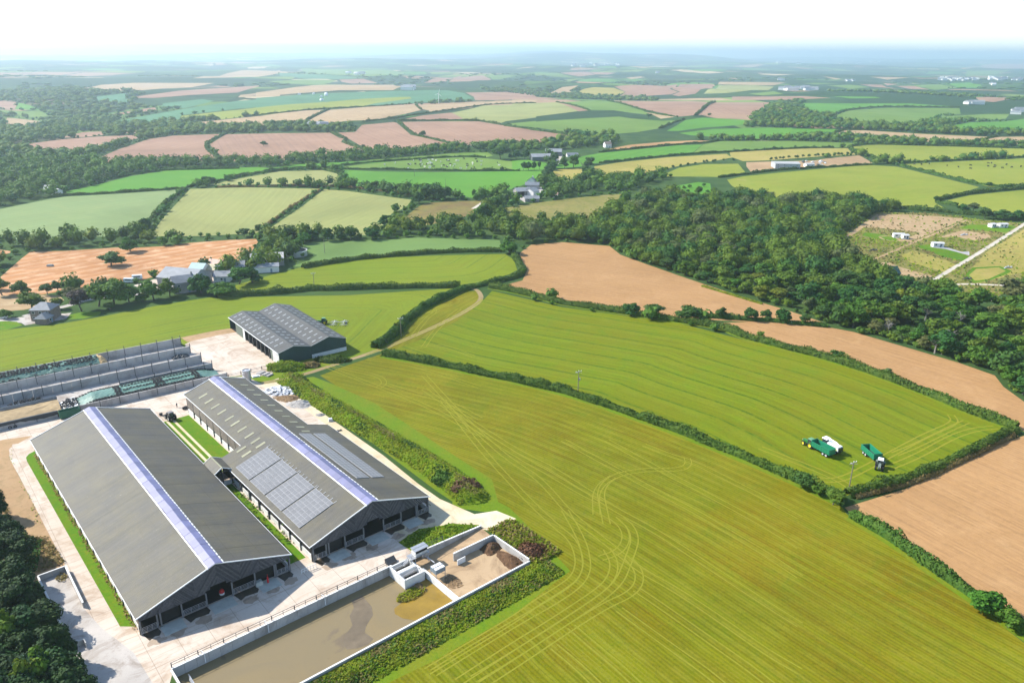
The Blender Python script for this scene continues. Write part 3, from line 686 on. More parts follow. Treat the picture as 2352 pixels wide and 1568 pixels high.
# house and farm at the far left
fld('gravel_path', 'pad_concrete', 'f', [(-100, 800), (20, 790), (200, 780), (300, 770), (600, 745), (560, 790), (490, 810), (330, 830), (210, 850), (180, 830), (40, 815), (-100, 825)])
fld('lawn', 'lawn', 'f', [(560, 800), (590, 760), (680, 740), (850, 735), (840, 760), (700, 795)])
fld('lawn', 'lawn', 'f', [(-100, 820), (50, 815), (140, 820), (190, 850), (60, 885), (-100, 895)])
fld('concrete_yard', 'yard_concrete', 'f', [(1120, 515), (1250, 480), (1340, 445), (1480, 430), (1800, 440), (1880, 440), (1800, 500), (1500, 560), (1200, 545)])
band('farm_lane', 'pad_concrete', 'f', [(200, 775), (420, 715), (560, 690), (700, 640), (900, 610), (1150, 590), (1260, 575)], 4)
fld('concrete_yard', 'pad_concrete', 'm', [(160, 440), (260, 380), (380, 360), (400, 400), (330, 470), (240, 490)])
band('farm_lane', 'white_road', 'm', [(500, 180), (530, 120), (545, 90)], 5)
band('farm_lane', 'white_road', 'l', [(1960, 410), (2010, 380), (2050, 350)], 4)

for hk, wd in ((HEDGE_A, 6.2), (HEDGE_B, 5.4), (HEDGE_D, 5.6), (HEDGE_E, 6.5)): band('grass_margin', 'verge', hk[0], hk[1], wd)
gm = np.random.default_rng(17)
concrete_mat('muck_stain', (.29, .215, .15), (.37, .29, .22), (.13, .09, .06), .9)
for FF, spots_ in ((FB1, (-15, -10.5, -5, 5.5, 11, 15)), (FB2, (-14.5, -9, -3, 4.5, 9, 14))):
    for sd_ in spots_:
        a_ = np.linspace(0, 2 * math.pi, 14, endpoint=False); r_ = gm.uniform(.55, 1.15, 14)
        FIELDS.append(('muck_stain', 'muck_stain', FF.poly([(-3.6 + 1.6 * q * math.sin(t), sd_ + 2.0 * q * math.cos(t)) for q, t in zip(r_, a_)]), None, None))
FC = Frame(-166.2, 221.6, 126.87)          # silage clamps: along = across the bays, side = down the bays
fld('clamp_floor', 'pad_concrete', '', FC.poly([(-1.5, -70), (47.5, -70), (47.5, 70), (34, 71.5), (12, 73), (0, 74), (-1.5, 60)]), world=True)
fld('clamp_floor', 'yard_concrete', '', FC.poly([(-1.6, -70), (-1.4, 74), (-7, 76), (-9, 40), (-6, -70)]), world=True)
def wheels(key, pts, gauge=1.9, wd=.34, k=3):
    l = smooth_line(survey(key, pts), k); t = np.gradient(l, axis=0); t /= np.linalg.norm(t, axis=1)[:, None]; nn = np.stack([-t[:, 1], t[:, 0]], 1)
    for s in (-.5, .5): FIELDS.append(('wheel_track', 'track_grass', buf(l + nn * s * gauge, wd), None, None))
for pts in [
    [(560, 540), (545, 470), (530, 400), (520, 340), (545, 280), (620, 225), (730, 200), (860, 188), (980, 190), (1060, 180), (1090, 150), (1080, 115)],
    [(495, 480), (490, 400), (492, 340), (530, 280), (600, 235)],
    [(-620, -330), (-300, -110), (0, 80), (180, 165), (340, 265), (500, 370), (640, 460), (800, 545), (980, 650), (1200, 800), (1400, 930), (1600, 1060), (1808, 1190)],
    [(-500, -230), (-250, -50), (0, 110), (200, 220), (380, 330), (520, 400)],
    [(-620, -420), (-400, -180), (-150, 60), (0, 170), (100, 230), (200, 330), (300, 450), (430, 560), (560, 660), (680, 760), (800, 850), (1000, 960), (1200, 1090), (1400, 1230), (1600, 1370), (1808, 1490)],
    [(-500, -260), (-250, 60), (0, 330), (120, 450), (240, 560), (330, 630), (375, 720), (385, 810), (350, 890), (250, 960), (100, 1050), (0, 1130), (-350, 1340), (-600, 1490)],
    [(290, 450), (400, 640), (430, 760), (430, 850), (370, 940), (200, 1050), (0, 1160), (-350, 1370), (-560, 1500)],
    [(600, 500), (670, 560), (690, 640), (640, 720), (520, 760)],
    [(650, 500), (720, 560), (745, 640), (720, 720), (690, 800), (650, 900), (560, 990), (400, 1100), (200, 1230), (0, 1360), (-300, 1540)],
    [(560, 700), (610, 780), (600, 870), (540, 950), (380, 1060), (150, 1210), (0, 1300), (-400, 1560)],
    [(700, 760), (770, 840), (770, 930), (700, 1000), (560, 1060), (300, 1220), (0, 1420), (-250, 1580)],
    [(800, 30), (950, 90), (1120, 140), (1300, 230), (1500, 330), (1700, 440), (1808, 500)],
    [(560, 0), (760, 110), (960, 220), (1160, 320), (1400, 450), (1600, 560), (1808, 690)],
    [(280, 0), (480, 110), (700, 230), (900, 340), (1100, 440), (1350, 590), (1600, 740), (1808, 880)],
    [(750, 960), (900, 1060), (1100, 1200), (1300, 1340), (1500, 1480), (1650, 1600)],
    [(640, 1090), (820, 1220), (1000, 1350), (1200, 1490), (1330, 1600)],
    [(330, 1200), (480, 1330), (640, 1460), (780, 1600)], [(220, 1330), (380, 1460), (520, 1600)]]:
    wheels('v', pts)
for pts in [[(960, 560), (1200, 640), (1500, 700), (1560, 760), (1500, 800)], [(1000, 600), (1300, 720), (1700, 870), (2000, 1000), (2352, 1200)], [(1400, 560), (1700, 590), (2000, 680), (2352, 800)], [(1560, 770), (1800, 850), (2100, 920), (2352, 1060)]]:
    wheels('e', pts)
for pts in [[(1660, 400), (1700, 300), (1850, 180), (2050, 120), (2120, 100)], [(1780, 380), (1900, 220), (2000, 150)], [(1880, 460), (1960, 340), (2080, 220), (2180, 140)], [(1960, 180), (1980, 130), (2120, 100)], [(1760, 480), (2000, 430), (2300, 540)]]:
    wheels('e', pts, 1.9, .35)
for pts in [[(0, 420), (300, 540), (560, 640), (760, 740), (900, 850)], [(1200, 480), (1400, 400), (1700, 250), (1840, 190)], [(1100, 620), (1400, 500), (1700, 330), (1900, 260), (2100, 240)], [(500, 700), (700, 720), (950, 600), (1200, 460), (1500, 300), (1750, 200), (1700, 130)]]:
    wheels('g', pts, 2.2, .5)
# the slurry store is dug into the ground: no land sheet there
LAG_Z, MAN_Z = -1.7, -0.9
WT = 0.7
P_far0, P_far1 = S1('c', 1432, 1240, WT), S1('d', 940, 450, WT)
P_near1 = S1('d', 2105, 415, WT)
P_nearA = S1('d', 130, 1435, WT)
HOLE = np.array([P_far0, P_far1, S1('d', 1190, 335, WT), S1('d', 1680, 108, 0.4), S1('d', 1790, 195, 0.5), P_near1, P_nearA])
ndir = (np.array(P_nearA) - np.array(P_near1)); ndir /= np.linalg.norm(ndir)
P_near0 = tuple(np.array(P_near1) + ndir * (np.linalg.norm(np.array(P_nearA) - np.array(P_near1)) + 34))
P_left0 = tuple(np.array(P_far0) + np.array(S1('c', 1520, 1368, WT)) * 0 + (np.array(S1('c', 1520, 1368, WT)) - np.array(P_far0)) * 3.2)
HOLE = np.array([P_far0, P_far1, S1('d', 1185, 330, WT), S1('d', 1680, 105, 0.5), S1('d', 1790, 195, 0.6), P_near1, P_near0, P_left0])
FIELDS.append(('hole', None, HOLE, None, None))

def build_ground():
    pts = []
    edges = []
    for nm, mt, w, d, g in FIELDS:
        w = np.asarray(w)
        seg = []
        for i in range(len(w)):
            a, b = w[i], w[(i + 1) % len(w)]
            L = np.linalg.norm(b - a); r = max(20, np.linalg.norm((a + b) / 2)); k = max(1, int(L / (r * 0.06)))
            for j in range(k): seg.append(a + (b - a) * j / k)
        o = len(pts); pts += seg; n = len(seg)
        edges += [(o + i, o + (i + 1) % n) for i in range(n)]
    rg = np.random.default_rng(3)
    rr = [6.0]
    while rr[-1] < 33000: rr.append(rr[-1] * (1.032 if rr[-1] > 60 else 1.12))
    aa = np.concatenate([np.arange(-50, 50.1, 0.75), np.arange(56, 304, 7)])
    for i, r in enumerate(rr):
        for a in aa:
            if abs(a) > 50 and i % 3: continue
            t = R(a + (0.37 if i % 2 else 0) + rg.uniform(-.1, .1)); pts.append((r * math.sin(t), r * math.cos(t)))
    pts.append((0.3, 0.2))
    verts, _, faces, _, _, _ = delaunay_2d_cdt([Vector((float(p[0]), float(p[1]))) for p in pts], edges, [], 0, 1e-5)
    V = np.array([(v[0], v[1]) for v in verts]); F = np.array([tuple(f) for f in faces], np.int64)
    C = V[F].mean(1)
    fid = np.full(len(F), -1)
    for k, (nm, mt, w, d, g) in enumerate(FIELDS):
        w = np.asarray(w); lo, hi = w.min(0), w.max(0)
        idx = np.nonzero((C[:, 0] >= lo[0]) & (C[:, 0] <= hi[0]) & (C[:, 1] >= lo[1]) & (C[:, 1] <= hi[1]))[0]
        if not len(idx): continue
        x, y = C[idx, 0], C[idx, 1]; ins = np.zeros(len(idx), bool)
        for i in range(len(w)):
            x1, y1 = w[i - 1]; x2, y2 = w[i]
            if y1 == y2: continue
            c = ((y1 > y) != (y2 > y)) & (x < (x2 - x1) * (y - y1) / (y2 - y1) + x1)
            ins ^= c
        fid[idx[ins]] = k
    Z = hills(V[:, 0], V[:, 1])
    def piece(nm, mt, sel, d, g):
        f = F[sel]
        used, inv = np.unique(f, return_inverse=True); f2 = inv.reshape(f.shape)
        vv = np.column_stack([V[used], Z[used]])
        a, b, c = vv[f2[:, 0]], vv[f2[:, 1]], vv[f2[:, 2]]
        flip = np.cross(b - a, c - a)[:, 2] < 0
        f2[flip] = f2[flip][:, ::-1]
        me = raw_mesh(nm, vv, f2, [MATS[mt]], smooth=True)
        xy = V[used]
        if g is not None:
            best = np.full(len(xy), 1e9); al = np.zeros(len(xy)); acc = 0
            gl = smooth_line(g, 2)
            for i in range(len(gl) - 1):
                p, e = gl[i], gl[i + 1] - gl[i]; L = np.linalg.norm(e) + 1e-9; e = e / L
                t = (xy - p) @ e
                if i == 0: t = np.minimum(t, L)
                elif i == len(gl) - 2: t = np.maximum(t, 0)
                else: t = np.clip(t, 0, L)
                q = p + t[:, None] * e; dist = np.linalg.norm(xy - q, axis=1)
                m = dist < best; best[m] = dist[m]; al[m] = acc + t[m]; acc += L
            row = best
        else:
            if d is None: d = np.array([0.6, 0.8])
            row = xy @ d; al = xy @ np.array([-d[1], d[0]])
        for an, dat in (('row', row), ('along', al)):
            at = me.attributes.new(an, 'FLOAT', 'POINT'); at.data.foreach_set('value', dat.astype(np.float32))
        o = bpy.data.objects.new(nm, me); link(o); o['kind'] = 'structure'
        return o
    for k, (nm, mt, w, d, g) in enumerate(FIELDS):
        sel = np.nonzero(fid == k)[0]
        if len(sel) and nm != 'hole': piece(nm, mt, sel, d, g)
    sel = np.nonzero(fid == -1)[0]
    piece('ground', 'wood_floor', sel, None, None)
    return V, F[sel]
GV, GF = build_ground()

# ------------------------------------------------------------------ haze
HZ = MB().box(-34000, 34000, -34000, 34000, -60, 290).build('haze', [], kind='stuff')
hm = bpy.data.materials.new('haze'); hm.use_nodes = True
hn = hm.node_tree; hn.nodes.remove(hn.nodes['Principled BSDF'])
pv = hn.nodes.new('ShaderNodeVolumePrincipled')
pv.inputs['Color'].default_value = (0.74, 0.88, 1.0, 1); pv.inputs['Density'].default_value = HAZE_D; pv.inputs['Anisotropy'].default_value = HAZE_G
hn.links.new(pv.outputs[0], hn.nodes['Material Output'].inputs['Volume'])
HZ.data.materials.append(hm)
# ------------------------------------------------------------------ building materials
def roof_mat(name, col, moss, lines='x', period=0.9, st=0.35):
    """fibre-cement sheet: shallow corrugations down the slope, lichen and weather stains, each sheet a little different"""
    m, nt, b = new_mat(name)
    p = world_pos(nt)
    ob = N(nt, 'ShaderNodeTexCoord').outputs['Object']
    sp = N(nt, 'ShaderNodeSeparateXYZ'); nt.links.new(ob, sp.inputs[0])
    w = math_n(nt, 'SINE', math_n(nt, 'MULTIPLY', sp.outputs['Y' if lines == 'y' else 'X'], 2 * math.pi / period))
    c = mix(nt, ramp(nt, noise(nt, p, 0.18, 6.0, 0.65), 0.38, 0.66), col, moss)
    # run-off streaks lie down the slope; each bay has weathered a little differently
    rt = N(nt, 'ShaderNodeMapping', vector_type='POINT'); rt.inputs['Rotation'].default_value = (0, 0, -FB1.rot); nt.links.new(p, rt.inputs[0])
    for sx, sy, amt in ((.035, 1.6, .5), (.02, .28, .45), (.09, 3.6, .35)):
        mp = N(nt, 'ShaderNodeMapping'); mp.inputs['Scale'].default_value = (sx, sy, .05)
        nt.links.new(rt.outputs[0], mp.inputs[0])
        s = noise(nt, mp.outputs[0], 1.0, 4.0, 0.65)
        c = mix(nt, ramp(nt, s, 0.5, 0.72, 0, amt), c, tuple(x * 1.4 for x in col))
        c = mix(nt, ramp(nt, s, 0.28, 0.48, amt, 0), c, tuple(x * 0.66 for x in col))
    c = mix(nt, ramp(nt, noise(nt, p, 1.6, 6.0, .75), 0.60, 0.72, 0, .5), c, (.25, .235, .19))
    c = mix(nt, ramp(nt, noise(nt, p, .9, 5.0, .7), 0.28, 0.40, .45, 0), c, (.045, .04, .03))
    c = mix(nt, ramp(nt, w, 0.2, 1.0, 0, st), c, tuple(x * 0.6 for x in col))
    k = ramp(nt, N(nt, 'ShaderNodeObjectInfo').outputs['Random'], 0, 1, 0.965, 1.035)
    cc = N(nt, 'ShaderNodeCombineColor')
    for i in range(3): nt.links.new(k, cc.inputs[i])
    c = mix(nt, 1.0, c, cc.outputs[0], 'MULTIPLY')
    nt.links.new(c, b.inputs['Base Color']); b.inputs['Roughness'].default_value = 0.62; b.inputs['Specular IOR Level'].default_value = 0.35
    bump(nt, b, w, 0.35, 0.05)
    MATS[name] = m
    return m
ROOF = roof_mat('roof_sheet_grey', (.073, .067, .054), (.104, .089, .050), 'x', 0.42, 0.16)
ROOF3 = roof_mat('roof_sheet_shed', (.060, .061, .060), (.070, .066, .054), 'x', 0.6, 0.15)
RIDGE = plain('ridge_sheet', (.130, .130, .245), 0.5, 0.0, 0.12, 0.9, 0.6, rnd=0.16)
WHITE = plain('white_flashing', (.80, .80, .78), 0.5, 0, 0.06)
BOARD = plain('grey_board', (.085, .083, .092), 0.85, 0, 0.3, 2.2)
BOARDL = plain('weathered_board', (.098, .095, .100), 0.85, 0, 0.3, 2.2)
BOARDK = plain('dark_board', (.060, .060, .066), 0.85, 0, 0.3, 2.2)
BOARD2 = plain('brown_board', (.235, .195, .165), 0.85, 0, 0.3, 1.2, rnd=0.2)
STEEL = plain('galvanised_steel', (.42, .43, .45), 0.45, 0.6, 0.15)
DARKST = plain('dark_steel', (.06, .062, .066), 0.6, 0.3)
CONC = plain('concrete_panel', (.50, .49, .46), 0.85, 0, 0.22, 0.5, rnd=0.12)
CONCW = plain('pale_concrete', (.68, .67, .64), 0.8, 0, 0.14, 0.8, rnd=0.08)
DARKIN = plain('barn_interior', (.022, .021, .020), 0.95)  # near-black colour stands in for the shade inside buildings
WET_SHADE = plain('wet_slurry_and_shade', (.055, .042, .030), 0.35, 0, 0.4, 0.6)  # colour darkened for gate shadows as well as wet slurry
SKYL = plain('rooflight_sheet', (.25, .24, .15), 0.4, 0, 0.1, rnd=0.12)
SKYLW = plain('rooflight_white', (.25, .255, .255), 0.35, 0, 0.08, rnd=0.12)
GREENSH = plain('dark_green_sheet', (.018, .052, .048), 0.5, 0, 0.2, 0.8)
GREYGRN = plain('grey_green_sheet', (.13, .155, .125), 0.6, 0, 0.2)
APRON = plain('apron_concrete', (.42, .43, .38), 0.8, 0, 0.2, 0.7)
BLUEDOOR = plain('blue_grey_door', (.17, .24, .30), 0.6)
GLASS = plain('window_glass', (.03, .04, .05), 0.1, 0, 0.05, spec=0.6)
RED = plain('red_plastic', (.55, .02, .025), 0.4)
WPLAS = plain('white_plastic', (.75, .75, .73), 0.4)
BLACKR = plain('black_rubber', (.022, .022, .024), 0.8, 0, 0.3)

def solar_mat():
    m, nt, b = new_mat('solar_glass')
    ob = N(nt, 'ShaderNodeTexCoord').outputs['Object']
    br = N(nt, 'ShaderNodeTexBrick', i_Scale=1.0); br.offset = 0.0
    br.inputs['Color1'].default_value = (.135, .135, .14, 1); br.inputs['Color2'].default_value = (.155, .155, .16, 1); br.inputs['Mortar'].default_value = (.27, .27, .275, 1)
    br.inputs['Mortar Size'].default_value = 0.012; br.inputs['Brick Width'].default_value = 0.32; br.inputs['Row Height'].default_value = 0.32
    nt.links.new(ob, br.inputs['Vector'])
    c = mix(nt, ramp(nt, N(nt, 'ShaderNodeObjectInfo').outputs['Random'], 0, 1, 0, 0.35), br.outputs['Color'], (.20, .20, .205))
    nt.links.new(c, b.inputs['Base Color']); b.inputs['Roughness'].default_value = 0.35; b.inputs['Specular IOR Level'].default_value = 0.12
    MATS['solar_glass'] = m
    return m
SOLAR = solar_mat()
FRAME = plain('panel_frame', (.33, .33, .335), .5, 0, .08)

TAN_S = (10.10 - 4.52) / 17.0
def slope_plane(side, zr):
    """matrix for a piece lying on a roof slope: local X = along the barn, local Y = up the slope, local Z = out"""
    a = math.atan(TAN_S) 
    x = Vector((0, 1, 0)); y = Vector((-side * math.cos(a), 0, math.sin(a))); z = x.cross(y)
    if z.z < 0: z = -z; x = -x
    return Matrix((x, y, z)).transposed().to_4x4()

def on_slope(side, al, sd, zr, lift=0.0):
    """barn-local point on the roof at distance sd from the ridge line"""
    a = math.atan(TAN_S)
    return Vector((side * (sd + math.sin(a) * lift), al, zr - TAN_S * sd + math.cos(a) * lift))

def sheet_mesh(w, l, th=0.03):
    return MB().box(-w / 2, w / 2, 0, l, 0, th).mesh('roof_sheet', ROOF)

def gate(parent, x0, x1, y, z0, h=1.35, rails=5):
    mb = MB()
    for i in range(rails): mb.bar((x0, y, z0 + h * i / (rails - 1)), (x1, y, z0 + h * i / (rails - 1)), 0.08)
    for t in (0, .33, .67, 1): mb.bar((x0 + (x1 - x0) * t, y - .05, z0), (x0 + (x1 - x0) * t, y - .05, z0 + h), 0.09)
    return mb.build('gate', STEEL, parent)

def clip_poly(poly, half):
    """keep the part of poly where a*x + b*z <= c"""
    a, b, c = half; out = []
    for i in range(len(poly)):
        p, q = poly[i - 1], poly[i]
        fp, fq = a * p[0] + b * p[1] - c, a * q[0] + b * q[1] - c
        if (fp <= 0) != (fq <= 0):
            t = fp / (fp - fq); out.append((p[0] + (q[0] - p[0]) * t, p[1] + (q[1] - p[1]) * t))
        if fq <= 0: out.append(q)
    return out

def gable_boards(parent, half, zr, ze, lower, y, th, m, bw=0.36, name='cladding'):
    """diagonal boards in chevrons: the gable is split in vertical panels whose boards lean alternately"""
    tan = (zr - ze) / half
    panels = np.linspace(-half, half, 7)
    seams = [-half, -half * .56, -half * .30, 0, half * .30, half * .56, half]
    mb = MB()
    for k in range(6):
        xa, xb = seams[k], seams[k + 1]
        lean = 1 if k % 2 == 0 else -1
        base = [(xa, -2), (xb, -2), (xb, 14), (xa, 14)]
        n = Vector((lean * -0.80, 0.60)).normalized()
        for i in range(-70, 90):
            c0 = i * bw
            q = clip_poly(base, (n.x, n.y, c0 + bw - 0.05)); 
            if len(q) >= 3: q = clip_poly(q, (-n.x, -n.y, -c0))
            if len(q) < 3: continue
            for hp in ((tan, 1, zr), (-tan, 1, zr)):
                q = clip_poly(q, hp)
                if len(q) < 3: break
            if len(q) < 3: continue
            for (x0, x1, zb) in lower:
                r = clip_poly(clip_poly(q, (-1, 0, -x0)), (1, 0, x1)) if len(q) >= 3 else []
                if len(r) >= 3: r = clip_poly(r, (0, -1, -zb))
                if len(r) >= 3:
                    jut = 0.03 * ((i * 7 + k * 3) % 5) / 5
                    mb.prism(r, 1, y - th - jut, y, (0, 1, 0, 2, 0, 1, 2)[(i * 5 + k * 3 + (i // 3)) % 7])
    return mb.build(name, [m, BOARDL, BOARDK], parent, kind='stuff')

def cow_shed(F, L, zr, ze, half, segs, label, name='cow_shed'):
    """segs: list of (al0, al1, half_left, half_right) pieces of the roof"""
    b = empty(name, (F.o[0], F.o[1], 0), F.rot, label=label, cat='barn')
    a = math.atan(TAN_S)
    cl = math.cos(a)
    meshes = {}
    rows = 5
    for side in (-1, 1):
        M3 = slope_plane(side, zr)
        for (a0, a1, hl, hr) in segs:
            h = hl if side < 0 else hr
            s0, s1 = 1.72, h + 0.35
            n = max(1, round((a1 - a0) / 6.1)); w = (a1 - a0) / n
            rw = max(2, round((s1 - s0) / 3.1)); l = (s1 - s0) / cl / rw
            key = (round(w, 3), round(l, 3))
            if key not in meshes: meshes[key] = sheet_mesh(w - .015, l + 0.12)
            for i in range(n):
                for j in range(rw):
                    sd = s1 - j * (s1 - s0) / rw
                    o = inst('roof_sheet', meshes[key], b)
                    o.matrix_local = Matrix.Translation(on_slope(side, a0 + (i + .5) * w, sd, zr, 0.02 + 0.035 * (j % 2) + .006 * (i % 2))) @ M3
    # ridge: a raised run of translucent sheets between white upstands
    n = 34; w = (L + 0.5) / n
    rp = MB()
    for side in (-1, 1):
        v = [(0, 0, zr + .28), (side * 1.62, 0, zr + .28 - TAN_S * 1.62)]
        rp.add([(v[0][0], -w / 2 + .01, v[0][2]), (v[1][0], -w / 2 + .01, v[1][2]), (v[1][0], w / 2 - .01, v[1][2]), (v[0][0], w / 2 - .01, v[0][2])] + [(v[0][0], -w / 2 + .01, v[0][2] - .05), (v[1][0], -w / 2 + .01, v[1][2] - .05), (v[1][0], w / 2 - .01, v[1][2] - .05), (v[0][0], w / 2 - .01, v[0][2] - .05)],
               [(0, 1, 2, 3), (4, 7, 6, 5), (0, 4, 5, 1), (1, 5, 6, 2), (2, 6, 7, 3), (3, 7, 4, 0)])
    rpm = rp.mesh('ridge_panel', RIDGE)
    rg = np.random.default_rng(5)
    for i in range(n): inst('ridge_panel', rpm, b, (0, -.25 + (i + .5) * w, .035 * (i % 2)), (0, rg.normal(0, .004), 0))
    mb = MB()
    mb.hexa([on_slope(-1, -.3, 1.62, zr, -.05), on_slope(-1, L + .3, 1.62, zr, -.05), on_slope(-1, L + .3, 1.85, zr, .02), on_slope(-1, -.3, 1.85, zr, .02)],
            [on_slope(-1, -.3, 1.62, zr, .34), on_slope(-1, L + .3, 1.62, zr, .34), on_slope(-1, L + .3, 1.85, zr, .30), on_slope(-1, -.3, 1.85, zr, .30)])
    mb.build('ridge_upstand', WHITE, b)
    mb = MB()
    k = int(L / 1.5)
    for i in range(k):
        y0 = L * i / k
        mb.hexa([on_slope(1, y0 + .25, 1.64, zr, .0), on_slope(1, y0 + 1.35, 1.64, zr, .0), on_slope(1, y0 + 1.35, 1.84, zr, .0), on_slope(1, y0 + .25, 1.84, zr, .0)],
                [on_slope(1, y0 + .25, 1.64, zr, .33), on_slope(1, y0 + 1.35, 1.64, zr, .33), on_slope(1, y0 + 1.35, 1.84, zr, .30), on_slope(1, y0 + .25, 1.84, zr, .30)])
    mb.build('ridge_upstand', WHITE, b)
    # frame: rafters under the roof, posts, eaves and barge boards
    mb = MB()
    for (a0, a1, hl, hr) in segs:
        m = max(2, round((a1 - a0) / 6.1))
        for i in range(m + 1):
            y = a0 + .3 + (a1 - a0 - .6) * i / m
            for side, h in ((-1, hl), (1, hr)):
                mb.bar((0, y, zr - .35), on_slope(side, y, h, zr, -.35), 0.16, 0.35)
                mb.bar((side * (h - .3), y, 0), (side * (h - .3), y, zr - TAN_S * h - .2), 0.28)
                mb.bar((side * 8.2, y, 0), (side * 8.2, y, zr - TAN_S * 8.2 - .3), 0.2)
    mb.build('frame', DARKST, b)
    mb = MB()
    for (a0, a1, hl, hr) in segs:
        for side, h in ((-1, hl), (1, hr)):
            p, q = on_slope(side, a0, h + .42, zr, -.05), on_slope(side, a1, h + .42, zr, -.05)
            mb.bar(p, q, .16, .14)
    f = segs[0]
    for side, h in ((-1, f[2]), (1, f[3])):
        mb.bar(on_slope(side, -.08, 0, zr, .12), on_slope(side, -.08, h + .4, zr, .12), .14, .24)
    e = segs[-1]
    for side, h in ((-1, e[2]), (1, e[3])):
        mb.bar(on_slope(side, L + .08, 0, zr, .12), on_slope(side, L + .08, h + .4, zr, .12), .14, .24)
    mb.build('barge_board', WHITE, b)
    # far gable and floor
    mb = MB()
    he = e[2]
    mb.prism([(-he + .2, 0), (he - .2, 0), (he - .2, zr - TAN_S * he - .1), (0, zr - .2), (-he + .2, zr - TAN_S * he - .1)], 1, L - .3, L - .1)
    mb.build('gable_wall', BOARD2, b)
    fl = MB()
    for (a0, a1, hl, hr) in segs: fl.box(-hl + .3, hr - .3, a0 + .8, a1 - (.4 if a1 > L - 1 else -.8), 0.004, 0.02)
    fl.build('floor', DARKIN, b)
    # near gable
    C = 2.9
    lower = [(-half, -C, 3.55), (-C, -C + 1.1, 4.1), (-C + 1.1, C - 1.1, 4.75), (C - 1.1, C, 4.1), (C, half, 3.55)]
    gable_boards(b, half - .1, zr - .12, ze - .12, lower, 0.15, 0.08, BOARD, .42)
    bays = [(-half + .3, -13.3), (-13.3, -8.2), (-8.2, -C), (-C, C), (C, 8.2), (8.2, 13.3), (13.3, half - .3)]
    pm = MB().box(-.14, .14, -.16, .16, 0, 3.6).mesh('post', plain('gable_post', (.16, .16, .165), .7))
    for x in (-half + .3, -13.3, -12.6, -8.2, -C, C, 8.2, 12.9, 13.3, half - .3):
        inst('post', pm, b, (x, .1, 0))
    for (x0, x1) in (bays[0], bays[2], bays[4], bays[6]): gate(b, x0 + .25, x1 - .25, -.05, .45)
    for (x0, x1) in (bays[1], bays[5]): MB().box(x0 + .3, x1 - .3, 1.35, 1.45, .05, 3.5).build('door_or_shade_panel', DARKIN, b)  # no door here: black panel set back to paint the bay's dark interior
    for (x0, x1) in (bays[1], bays[3], bays[5]): MB().box(x0 + .3, x1 - .3, -3.4, .3, .005, .045).build('apron', APRON, b)
    for (x0, x1) in (bays[0], bays[2], bays[4], bays[6]):  # dark patch before each gate: its shadow painted in with wet slurry
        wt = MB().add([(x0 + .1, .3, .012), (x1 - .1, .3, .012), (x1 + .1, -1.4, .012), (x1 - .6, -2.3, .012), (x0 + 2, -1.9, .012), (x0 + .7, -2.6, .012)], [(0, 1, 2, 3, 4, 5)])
        wt.build('shaded_wet_floor', WET_SHADE, b)
    return b

L1, L2 = 103.3, 102.8
barn1 = cow_shed(FB1, L1, 10.05, 4.52, 16.96, [(0, L1, 16.96, 16.96)], 'long grey cow shed nearest the dark trees, unbroken roof without solar panels')
barn2 = cow_shed(FB2, L2, 10.15, 4.52, 17.02, [(0, 55.8, 17.1, 17.1), (55.8, L2, 10.4, 10.4)], 'long grey cow shed carrying solar panels, stepped in width halfway along')

# side walls of barn 1: low concrete and open boarding
def side_wall(b, side, sd, y0, y1, ztop, zbase, boards=True, bay=6.1, base_mat=None):
    n = max(1, round((y1 - y0) / bay)); w = (y1 - y0) / n
    if boards:
        bm_ = MB()
        nb = int(w / .5)
        for i in range(nb): 
            x = -w / 2 + (i + .5) * w / nb
            bm_.box(-.04, .02 + .02 * (i % 2), x - w / nb * .46, x + w / nb * .46, zbase + .55, ztop)
        me = bm_.mesh('boarding', BOARD2)
    pe = MB().box(-.1, .1, -w / 2 + .02, w / 2 - .02, 0, zbase).mesh('base_panel', base_mat or CONCW)
    po = MB().box(-.2, .2, -.17, .17, 0, zbase + 1.0).mesh('wall_post', DARKST)
    for i in range(n):
        y = y0 + (i + .5) * w
        inst('base_panel', pe, b, (side * (sd - .12), y, 0))
        inst('wall_post', po, b, (side * (sd - .02), y0 + i * w, 0))
        if boards: inst('boarding', me, b, (side * (sd - .02), y, 0), (0, 0, 0 if side > 0 else math.pi))
side_wall(barn1, -1, 16.75, 0.5, L1 - .5, 4.3, 1.4)
side_wall(barn1, 1, 16.75, 0.5, L1 - .5, 4.3, 1.4, False)
side_wall(barn2, -1, 16.85, 0.5, 48.0, 4.3, 1.5, False)
side_wall(barn2, 1, 16.85, 0.5, 55.6, 4.3, 1.5, True)
side_wall(barn2, -1, 10.2, 56.2, L2 - .4, 6.35, 1.5)
side_wall(barn2, 1, 10.2, 56.2, L2 - .4, 6.35, 1.5)
for side in (-1, 1):
    MB().box(min(side * 10.4, side * 16.9), max(side * 10.4, side * 16.9), 55.5, 55.65, 0, 4.3).prism([(10.4 * side, 4.3), (16.9 * side, 4.3), (10.4 * side, 6.5)], 1, 55.5, 55.65).build('end_wall', BOARD2, barn2)

